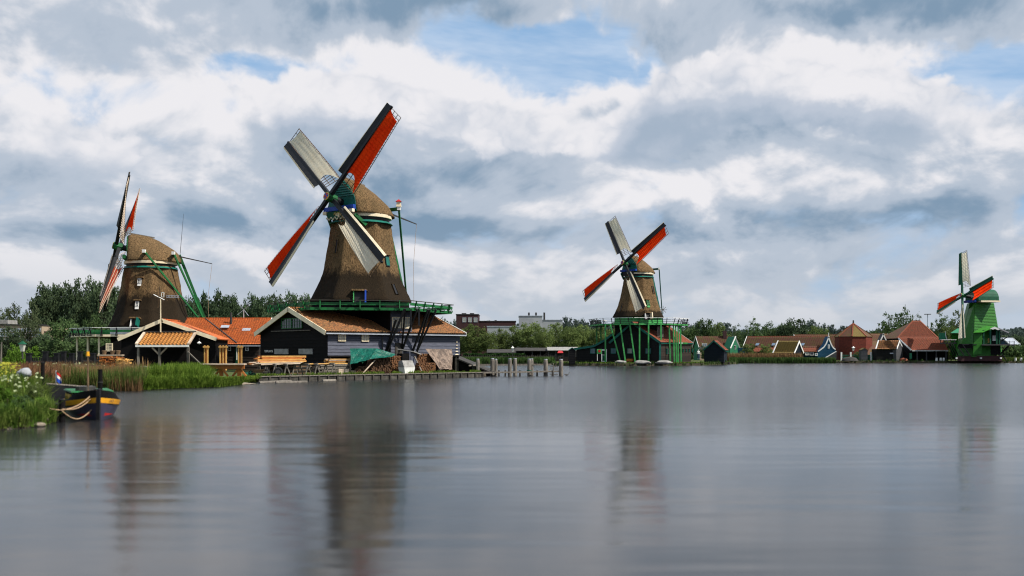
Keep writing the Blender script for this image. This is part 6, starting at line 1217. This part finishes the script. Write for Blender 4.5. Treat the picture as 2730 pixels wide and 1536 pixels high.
def umbels(name, label, base, h, m, r=.09, n=9, seed=0, leafm='lush'):
    V = []; F = []; mb = MB()
    for (x, y, z), hh in zip(base, h):
        tx, ty = rng.normal(0, .12, 2); top = Vector((x + tx, y + ty, z + hh)); mb.tube([(x, y, z), top], [.012, .008], 4, False)
        for k in range(n):
            a, q = rng.uniform(0, 6.28), r * math.sqrt(rng.uniform(0, 1)); c = top + Vector((math.cos(a) * q, math.sin(a) * q, rng.uniform(-.02, .03))); s = rng.uniform(.010, .022); i = len(V)
            u = Vector((rng.normal(), rng.normal(), rng.normal())).normalized(); v = u.orthogonal().normalized()
            V += [tuple(c - u * s - v * s), tuple(c + u * s - v * s), tuple(c + u * s + v * s), tuple(c - u * s + v * s)]; F.append((i, i + 1, i + 2, i + 3))
    o = raw(name, V, F, m, None, kind='stuff', label=label, cat='flowers'); mb.build('stems', leafm, o, kind='stuff'); return o
b = scatter([(-17.6, 30.4), (-15.4, 31), (-15.3, 32.6), (-17, 36), (-18.5, 36)], 48); umbels('cow_parsley', 'creamy white cow parsley heads on the near bank', b, rng.uniform(.7, 1.3, len(b)), 'parsley', .042, 8)
b = scatter(pxp((0, 36), (30, 38), (45, 46), (0, 46)), 170); b[:, 2] = GZ; umbels('yellow_flowers', 'yellow flowering weeds at the left photo edge', b, rng.uniform(.7, 1.5, len(b)), 'yellow_flower', .10, 9)
b = scatter(pxp((90, 62), (270, 66), (260, 70), (100, 70)), 70); umbels('cow_parsley', 'white cow parsley in front of the picket fence', b, rng.uniform(.8, 1.3, len(b)), 'parsley', .10, 10)
# plants growing down the bank to the water
def fringe(name, label, i0, i1, N, h, m, w=(.02, .05), zmin=.02):
    out = []; seg = [(Vector((*shore[i], 0)), Vector((*shore[i + 1], 0))) for i in range(i0, i1)]; ln = [(q - p).length for p, q in seg]; tot = sum(ln)
    for (p, q), l in zip(seg, ln):
        d = (q - p).normalized(); o = Vector((d.y, -d.x, 0))
        for _ in range(int(N * l / tot)):
            k = rng.uniform(-.3, 1); x = p.lerp(q, rng.uniform(0, 1)) + o * (.16 * k + rng.uniform(-.05, .1)); out.append((x.x, x.y, max(zmin, GZ * (1 - max(0, k)) - .08)))
    b = np.array(out); return blades(name, label, 'grass', b, rng.uniform(h * .5, h * 1.2, len(b)), rng.uniform(w[0], w[1], len(b)), m, .35, .45)
fringe('bank_grass', 'green weeds hanging over the near bank edge', 1, 7, 6500, .55, 'lush'); fringe('bank_grass', 'green grass hanging over the shore between reeds and quay', 10, 12, 2400, .6, 'grass', (.03, .06)); fringe('bank_grass', 'low tufts along the shore below the trestle', 12, 15, 3000, .28, 'grass', (.03, .06)); fringe('reeds', 'reeds fringing the inlet behind the tug', 6, 10, 3000, .9, 'reed')
fringe('bank_grass', 'grass fringe on the banks across the water', 20, 33, 5000, .6, 'reed_far', (.08, .16))
# reeds at the water's edge
b = scatter(pxp((100, 52), (110, 58), (150, 60.3), (255, 60.0), (372, 60.0), (390, 62.0), (380, 66), (300, 68), (100, 66)), 9000); b[:, 2] = .0; blades('reeds', 'tall green reed bed behind the tug', 'reeds', b, rng.uniform(.8, 1.5, len(b)) * np.array([1 + .35 * mnoise.noise(Vector((q[0] * .8, q[1] * .5, 1))) for q in b]), rng.uniform(.025, .05, len(b)), 'reed', .10, .2)
b = scatter(pxp((120, 58), (200, 60.5), (372, 60.8), (385, 64), (150, 66)), 3200); b[:, 2] = 0; blades('dry_reeds', 'straw-coloured dead reed stems mixed into the reed bed', 'reeds', b, rng.uniform(.9, 1.85, len(b)), rng.uniform(.015, .03, len(b)), 'reed_dry', .09, .1)
b = scatter(pxp((20, 50), (150, 56), (175, 66), (110, 72), (15, 66)), 3800); blades('dry_reeds', 'brown feathery dry reeds before the black fence', 'reeds', b, rng.uniform(.9, 1.5, len(b)), rng.uniform(.02, .06, len(b)), 'plume', .2, .35)
b = scatter(pxp((150, 66), (330, 70), (345, 76), (150, 76)), 2200); blades('dry_reeds', 'sparse dry grass stems along the picket fence foot', 'reeds', b, rng.uniform(.5, 1.15, len(b)), rng.uniform(.02, .04, len(b)), 'reed_dry', .16, .3)
b = scatter(pxp((330, 72), (398, 72), (398, 78), (330, 78)), 60); blades('plume_reeds', 'tall tan reed plumes before the saw shed', 'reeds', b, rng.uniform(1.1, 1.75, len(b)), rng.uniform(.05, .11, len(b)), 'reed_dry', .3, .35)
b = scatter(pxp((195, 60.2), (372, 59.8), (386, 61.6), (195, 61.6)), 2600); b[:, 2] = 0; blades('dry_reeds', 'tan dead reed stalks standing at the front of the reed bed', 'reeds', b, rng.uniform(.4, 1.0, len(b)), rng.uniform(.015, .03, len(b)), 'reed_dry', .08, .1)
# bright clumps right of the reeds
b = scatter(pxp((392, 62.9), (470, 64.2), (560, 66.5), (560, 72), (400, 72)), 5200); r_ = np.exp(-((b[:, 0] - X_(505, 67)) / 1.6) ** 2) + .7 * np.exp(-((b[:, 0] - X_(435, 66)) / 1.0) ** 2); blades('tall_grass', 'bright green tall grass clumps left of the trestle', 'grass', b, rng.uniform(.45, .75, len(b)) + .55 * r_, rng.uniform(.03, .06, len(b)), 'grass', .2, .4)
b = scatter(pxp((555, 66.5), (640, 71.5), (700, 77.4), (690, 79.5), (560, 74)), 4200); blades('shore_grass', 'short green grass on the shore before the trestle', 'grass', b, rng.uniform(.1, .26, len(b)), rng.uniform(.03, .06, len(b)), 'grass', .3, .5)
t = rng.uniform(0, 1, 3200); dd = np.abs(rng.normal(0, .3, 3200)); b = np.array([tuple(QP(t[i] * qlen, dd[i] - .28, .04)) for i in range(3200)]); cl_n = np.array([mnoise.noise(Vector((x * .8, y * .8, 0))) for x, y, z in b]); b = b[cl_n > -.18]; blades('quay_grass', 'ragged green grass fringe along the quay top', 'grass', b, rng.uniform(.08, .3, len(b)), rng.uniform(.02, .05, len(b)), 'grass', .4, .5)
# far bank reeds
def bank_reeds(name, label, poly, N, h, m, wd=(.08, .16)): b = scatter(poly, N); b[:, 2] = GZ - .4; return blades(name, label, 'reeds', b, rng.uniform(h * .75, h * 1.15, len(b)), rng.uniform(wd[0], wd[1], len(b)), m, .1, .18)
bank_reeds('reeds', 'dark green reed strip on the middle bank behind the jetty', [(-11, 197), (-5, 199), (4, 198.6), (7.2, 186), (8.5, 200), (-11, 203)], 3500, 1.35, 'reed_far'); bank_reeds('reeds', 'long dark green reed strip on the far bank before the village', [(44.5, 197.5), (47, 207.7), (68, 209), (68.5, 212), (46, 211)], 5000, 1.2, 'reed_far')
bank_reeds('dry_reeds', 'tan dry reeds behind the far green reed strip', [(46, 211), (62, 212), (62, 214.5), (46, 214)], 2200, 2.1, 'reed_dry'); bank_reeds('reeds', 'patch of grass and reeds right of the green mill', [(X_(2672, 216.5), 216.6), (X_(2740, 216.5), 216.8), (X_(2740, 222), 222), (X_(2672, 222), 222)], 900, 1.2, 'reed'); b = scatter([(7.8, 171.9), (20.8, 170), (33, 174.8), (35, 178), (8, 175)], 2600); blades('lawn', 'mown grass strip before the distant mill', 'grass', b, rng.uniform(.15, .4, len(b)), .09, 'grass', .3, .4)
# ------------------------------------------------------------------ trees
def crown_mesh(name, shape, n_cl, n_leaf, size, m, seed, spread=.17):
    g = np.random.default_rng(seed); cs = []
    while len(cs) < n_cl:                               # unit crown: x,y in -.5...5, z in 0..1
        x, y, z = g.uniform(-.5, .5), g.uniform(-.5, .5), g.uniform(0, 1)
        if shape == 'round': r = .5 * math.sqrt(max(0, 1 - ((z - .48) / .5) ** 2)) * (1 + .15 * math.sin(seed + 3 * math.atan2(y, x) + z * 4))
        elif shape == 'poplar': r = .5 * (math.sin(math.pi * min(1, z ** .75 * .98 + .02)) ** .55) * (.72 + .28 * math.sin(z * 9 + seed))
        elif shape == 'elm': r = .5 * math.sqrt(max(0, 1 - ((z - .5) / .52) ** 2)) * (.82 + .2 * math.sin(z * 8 + seed) + .12 * math.sin(seed + 3 * math.atan2(y, x)))
        elif shape == 'airy': r = .5 * (.35 + .65 * math.sin(math.pi * min(1, z + .05))) * (.8 + .35 * math.sin(4 * math.atan2(y, x) + seed + z * 5))
        else: r = .5 * (1 - abs(z - .4) ** 1.6)
        rr = math.hypot(x, y)
        if rr > r or (rr < r * .45 and g.uniform() < .65): continue
        cs.append((x, y, z))
    cs = np.array(cs); k = g.integers(0, n_cl, n_leaf); cr = g.uniform(.45, 1.0, n_cl)[k][:, None]
    v = g.normal(0, 1, (n_leaf, 3)); v /= np.linalg.norm(v, axis=1, keepdims=True); c = cs[k] + v * (g.uniform(0, 1, (n_leaf, 1)) ** .6) * spread * cr * np.array([[1, 1, .8]])
    fl = g.uniform(0, 1, n_leaf) < .3; k2 = g.integers(0, n_cl, n_leaf); c[fl] = (cs[k] * g.uniform(.2, 1, (n_leaf, 1)) + cs[k2] * 0)[fl] * np.array([[1, 1, 0]]) + (cs[k] * g.uniform(.75, 1.0, (n_leaf, 1)))[fl] * np.array([[0, 0, 1]]) + g.normal(0, .05, (fl.sum(), 3))
    a = g.normal(0, 1, (n_leaf, 3)) + v * .3; a /= np.linalg.norm(a, axis=1, keepdims=True); bb = np.cross(a, g.normal(0, 1, (n_leaf, 3))); bb /= np.linalg.norm(bb, axis=1, keepdims=True); s = (size * g.uniform(.6, 1.3, (n_leaf, 1)))
    V = np.stack([c - a * s - bb * s * .6, c + a * s - bb * s * .6, c + a * s * .7 + bb * s * .6, c - a * s * .7 + bb * s * .6], 1).reshape(-1, 3); F = np.arange(n_leaf * 4).reshape(-1, 4)
    o = raw(name, V, F, m); me = o.data; bpy.data.objects.remove(o); return me, cs
def trunk_mesh(cs, seed, m, n=9, base=-.35):
    g = random.Random(seed); mb = MB(); mb.tube([(0, 0, base), (.01, .01, 0), (.0, .02, .45), (.02, 0, .85)], [.035, .028, .016, .004], 7)
    for i in range(n):
        c = cs[g.randrange(len(cs))]; z0 = max(-.1, min(.6, c[2] * .55 - .05)); mb.tube([(0, .01, z0), (c[0] * .45, c[1] * .45, z0 + (c[2] - z0) * .55), tuple(c)], [.014, .009, .003], 5)
    o = mb.build('trunk', m); me = o.data; bpy.data.objects.remove(o); return me
KINDS = {}
for key, shape, ncl, nl, size, lm, tm, spread in (('round_mid', 'round', 110, 6500, .022, 'leaf_mid', 'bark', .17), ('round_light', 'round', 100, 6000, .021, 'leaf_light', 'bark', .16), ('round_dark', 'round', 110, 6500, .023, 'leaf_dark', 'bark', .17), ('poplar', 'elm', 130, 8500, .021, 'leaf_dark', 'bark', .16), ('poplar_mid', 'elm', 130, 8000, .021, 'leaf_mix', 'bark', .16), ('olive', 'airy', 90, 4200, .018, 'leaf_olive', 'bark', .12), ('airy', 'airy', 90, 4200, .018, 'leaf_mid', 'bark', .12), ('bush', 'bush', 40, 3400, .028, 'leaf_mid', 'bark', .18), ('bush_bright', 'bush', 40, 3000, .03, 'leaf_bright', 'bark', .18), ('far', 'round', 80, 4200, .028, 'leaf_far', 'bark', .2), ('willow', 'bush', 46, 4200, .022, 'leaf_light', 'bark', .16)):
    KINDS[key] = []
    for s in (1, 2, 3):
        me, cs = crown_mesh(key + '_crown', shape, ncl, nl, size, lm, s * 17 + len(KINDS), spread); KINDS[key].append((me, trunk_mesh(cs, s, tm)))
tcount = [0]
def tree(label, kind, px, pyt, wpx, Y, group, pyb=None, name='tree', trunk_frac=.28, dz=1.0):
    i = tcount[0]; tcount[0] += 1; x, zt = X_(px, Y), Z_(pyt, Y); zb = GZ if pyb is None else Z_(pyb, Y); H = zt - zb; w = wpx / FPX * Y; cb = zb + H * trunk_frac; me, tm = KINDS[kind][i % 3]
    r = thing(name, label, 'tree' if name == 'tree' else 'bush', (x, Y, zb), group); M = Matrix.Translation((x, Y, cb)) @ Matrix.Rotation(i * 2.4, 4, 'Z') @ Matrix.Diagonal((w, w * dz, H * (1 - trunk_frac) * 1.0, 1)); c = inst('crown', me, M, r); t = inst('trunk', tm, Matrix.Translation((x, Y, cb)) @ Matrix.Rotation(i * 2.4, 4, 'Z') @ Matrix.Diagonal((min(w, H * .8), min(w, H * .8), H * (1 - trunk_frac), 1)), r); return r
ORD = ('first', 'second', 'third', 'fourth', 'fifth', 'sixth', 'seventh', 'eighth', 'ninth', 'tenth', 'eleventh', 'twelfth', 'thirteenth', 'fourteenth', 'fifteenth', 'sixteenth', 'seventeenth', 'eighteenth')
def row(lst, kind, what, group, trunk=.2, name='tree', dz=1.0):
    for i, t in enumerate(lst): tree(f'{what}, {ORD[i]} from the left', t[4] if len(t) > 4 else kind, t[0], t[1], t[2], t[3], group, name=name, trunk_frac=trunk, dz=dz)
row(((-6, 818, 80, 215), (38, 802, 74, 222), (84, 805, 60, 228)), 'olive', 'pale airy tree behind the tan school building', 'airy trees at the left edge', .2)
row(((120, 762, 84, 238), (160, 758, 80, 246), (200, 752, 84, 238), (240, 748, 80, 244), (276, 754, 84, 236), (306, 772, 70, 250)), 'poplar', 'tall dark poplar behind the left mill', 'dark poplars behind the left mill', .12)
row(((22, 872, 70, 150, 'round_dark'), (78, 845, 86, 175, 'olive'), (110, 890, 76, 150, 'round_dark'), (170, 846, 92, 176, 'round_mid'), (218, 868, 70, 160, 'round_dark'), (250, 838, 60, 190, 'round_mid')), 'round_mid', 'rounded mid-green tree left of the left mill', 'rounded trees left of the left mill', .12)
row(((42, 918, 50, 90), (78, 925, 56, 92), (20, 935, 40, 88)), 'bush_bright', 'bright green shrub near the left lantern', 'bright shrubs by the left lantern', .05, 'bush')
row(((140, 905, 90, 125), (190, 898, 100, 128), (240, 915, 70, 122), (270, 905, 60, 130)), 'bush', 'dense green shrub behind the picket fence', 'shrubs behind the picket fence', .04, 'bush')
row(((505, 790, 66, 250), (540, 780, 72, 255), (580, 782, 76, 252), (614, 784, 64, 258), (640, 818, 44, 262), (668, 790, 66, 255), (702, 788, 68, 252), (737, 784, 70, 258), (770, 785, 72, 254), (806, 782, 66, 262), (838, 800, 56, 262)), 'poplar_mid', 'leafy poplar between the two left mills', 'poplars between the left mills', .1)
row(((485, 840, 60, 215), (560, 835, 90, 222), (640, 842, 80, 220), (720, 838, 80, 222)), 'round_dark', 'lower dark tree under the poplar row', 'lower trees between the left mills', .1)
row(((1228, 878, 58, 240), (1262, 866, 74, 236), (1298, 884, 58, 232), (1335, 876, 64, 236), (1372, 870, 60, 238), (1412, 858, 76, 236), (1446, 872, 60, 232), (1482, 862, 66, 238), (1520, 868, 58, 236), (1556, 866, 66, 240), (1600, 872, 60, 238), (1640, 875, 60, 240)), 'round_light', 'light green park tree in the middle row', 'park tree row on the middle bank', .22)
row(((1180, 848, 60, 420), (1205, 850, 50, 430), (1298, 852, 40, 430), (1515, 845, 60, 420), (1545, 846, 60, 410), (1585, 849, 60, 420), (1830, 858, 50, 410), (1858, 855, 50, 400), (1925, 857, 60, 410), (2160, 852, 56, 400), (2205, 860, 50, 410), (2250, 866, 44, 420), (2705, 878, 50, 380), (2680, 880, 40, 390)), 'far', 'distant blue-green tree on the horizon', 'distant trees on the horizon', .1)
row(((1842, 868, 60, 290, 'round_mid'), (1880, 848, 64, 285, 'round_mid'), (1915, 862, 60, 290, 'round_light'), (1962, 868, 50, 300, 'airy'), (2010, 850, 66, 285, 'airy'), (2052, 862, 56, 295, 'round_mid'), (2085, 860, 60, 290, 'round_mid'), (2115, 848, 80, 280, 'round_dark'), (2165, 870, 60, 285, 'round_light'), (2195, 872, 50, 280, 'round_light'), (2318, 880, 60, 285, 'round_mid'), (2340, 885, 50, 290, 'round_light')), 'round_mid', 'tree behind the village roofs', 'trees behind the village roofs', .1)
row(((2368, 838, 70, 262, 'airy'), (2410, 820, 76, 268, 'airy'), (2445, 842, 50, 272, 'airy')), 'airy', 'open-branched dark tree left of the pyramid roof', 'open trees left of the pyramid roof', .15)
row(((2480, 872, 40, 270, 'airy'), (2512, 836, 70, 262, 'airy'), (2545, 830, 66, 268, 'olive'), (2530, 868, 56, 250, 'round_light')), 'airy', 'leafy tree between pyramid roof and green mill', 'trees left of the green mill', .12)
row(((2690, 892, 70, 300, 'round_dark'), (2722, 896, 60, 280, 'round_dark')), 'round_dark', 'dark tree mass right of the green mill', 'trees right of the green mill', .08)
row(((1995, 917, 42, 222), (2042, 918, 38, 222)), 'willow', 'round pollard willow on the far bank', 'pollard willows on the far bank', .12)
tree('small grey-green bush beside the distant boathouse', 'bush', 1882, 920, 30, 200, None, name='bush', trunk_frac=.1); tree('green shrub at the foot of the brick tower', 'bush', 2290, 938, 40, 222, None, name='bush', trunk_frac=.05)
for i, (px, pyt, w, Y, k) in enumerate(((20, 1030, 60, 32.4, 'bush_bright'), (62, 1050, 56, 31.6, 'bush'), (98, 1060, 44, 32.0, 'bush_bright'), (40, 1002, 50, 36.0, 'willow'), (92, 1022, 50, 34.0, 'willow'), (4, 1075, 40, 30.6, 'bush'))):
    tree(('leafy yellow-green herb clump at the left of the near bank', 'darker leafy clump in the middle of the near bank', 'bright leafy clump near the tip of the near bank', 'pale leafy clump at the top of the near bank', 'pale leafy clump behind the near bank tip', 'low dark leafy clump at the left photo edge')[i], k, px, pyt, w, Y, 'leafy clumps on the near bank', name='bank_plant', trunk_frac=.04)
# hedge and distant woods that read as one mass
def wood(name, label, px0, px1, pyt, Y, D, m, n, size, cat='wood', jag=.35):
    x = rng.uniform(X_(px0, Y), X_(px1, Y), n); y = rng.uniform(Y, Y + D, n); top = Z_(pyt, Y) - GZ; prof = np.array([1 + jag * mnoise.noise(Vector((q * 60 / Y, 3, Y))) + jag * .5 * mnoise.noise(Vector((q * 200 / Y, 9, Y))) for q in x]); z = GZ + top * prof * rng.uniform(0, 1, n) ** .6
    c = np.stack([x, y, z], 1); a = rng.normal(0, 1, (n, 3)); a /= np.linalg.norm(a, axis=1, keepdims=True); b2 = np.cross(a, rng.normal(0, 1, (n, 3))); b2 /= np.linalg.norm(b2, axis=1, keepdims=True); s = size * rng.uniform(.6, 1.3, (n, 1))
    raw(name, np.stack([c - a * s - b2 * s * .6, c + a * s - b2 * s * .6, c + a * s + b2 * s * .6, c - a * s + b2 * s * .6], 1).reshape(-1, 3), np.arange(4 * n).reshape(-1, 4), m, kind='stuff', label=label, cat=cat)
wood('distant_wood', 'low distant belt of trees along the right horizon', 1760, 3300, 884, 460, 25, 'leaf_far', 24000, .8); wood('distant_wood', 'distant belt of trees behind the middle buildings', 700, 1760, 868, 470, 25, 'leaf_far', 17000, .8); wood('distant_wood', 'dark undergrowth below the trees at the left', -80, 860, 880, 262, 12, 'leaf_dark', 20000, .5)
wood('distant_wood', 'dense dark tree mass under the poplars between the left mills', 470, 860, 822, 268, 10, 'leaf_dark', 9000, .5, 'wood', .2); wood('hedge', 'clipped dark green hedge behind the fence on the middle bank', 1236, 1400, 944, 207, 2, 'hedge', 5000, .2, 'hedge', .1)
wood('undergrowth', 'rough green undergrowth behind the village on the far bank', 1840, 2740, 922, 250, 6, 'leaf_mid', 14000, .35, 'shrubs', .3)
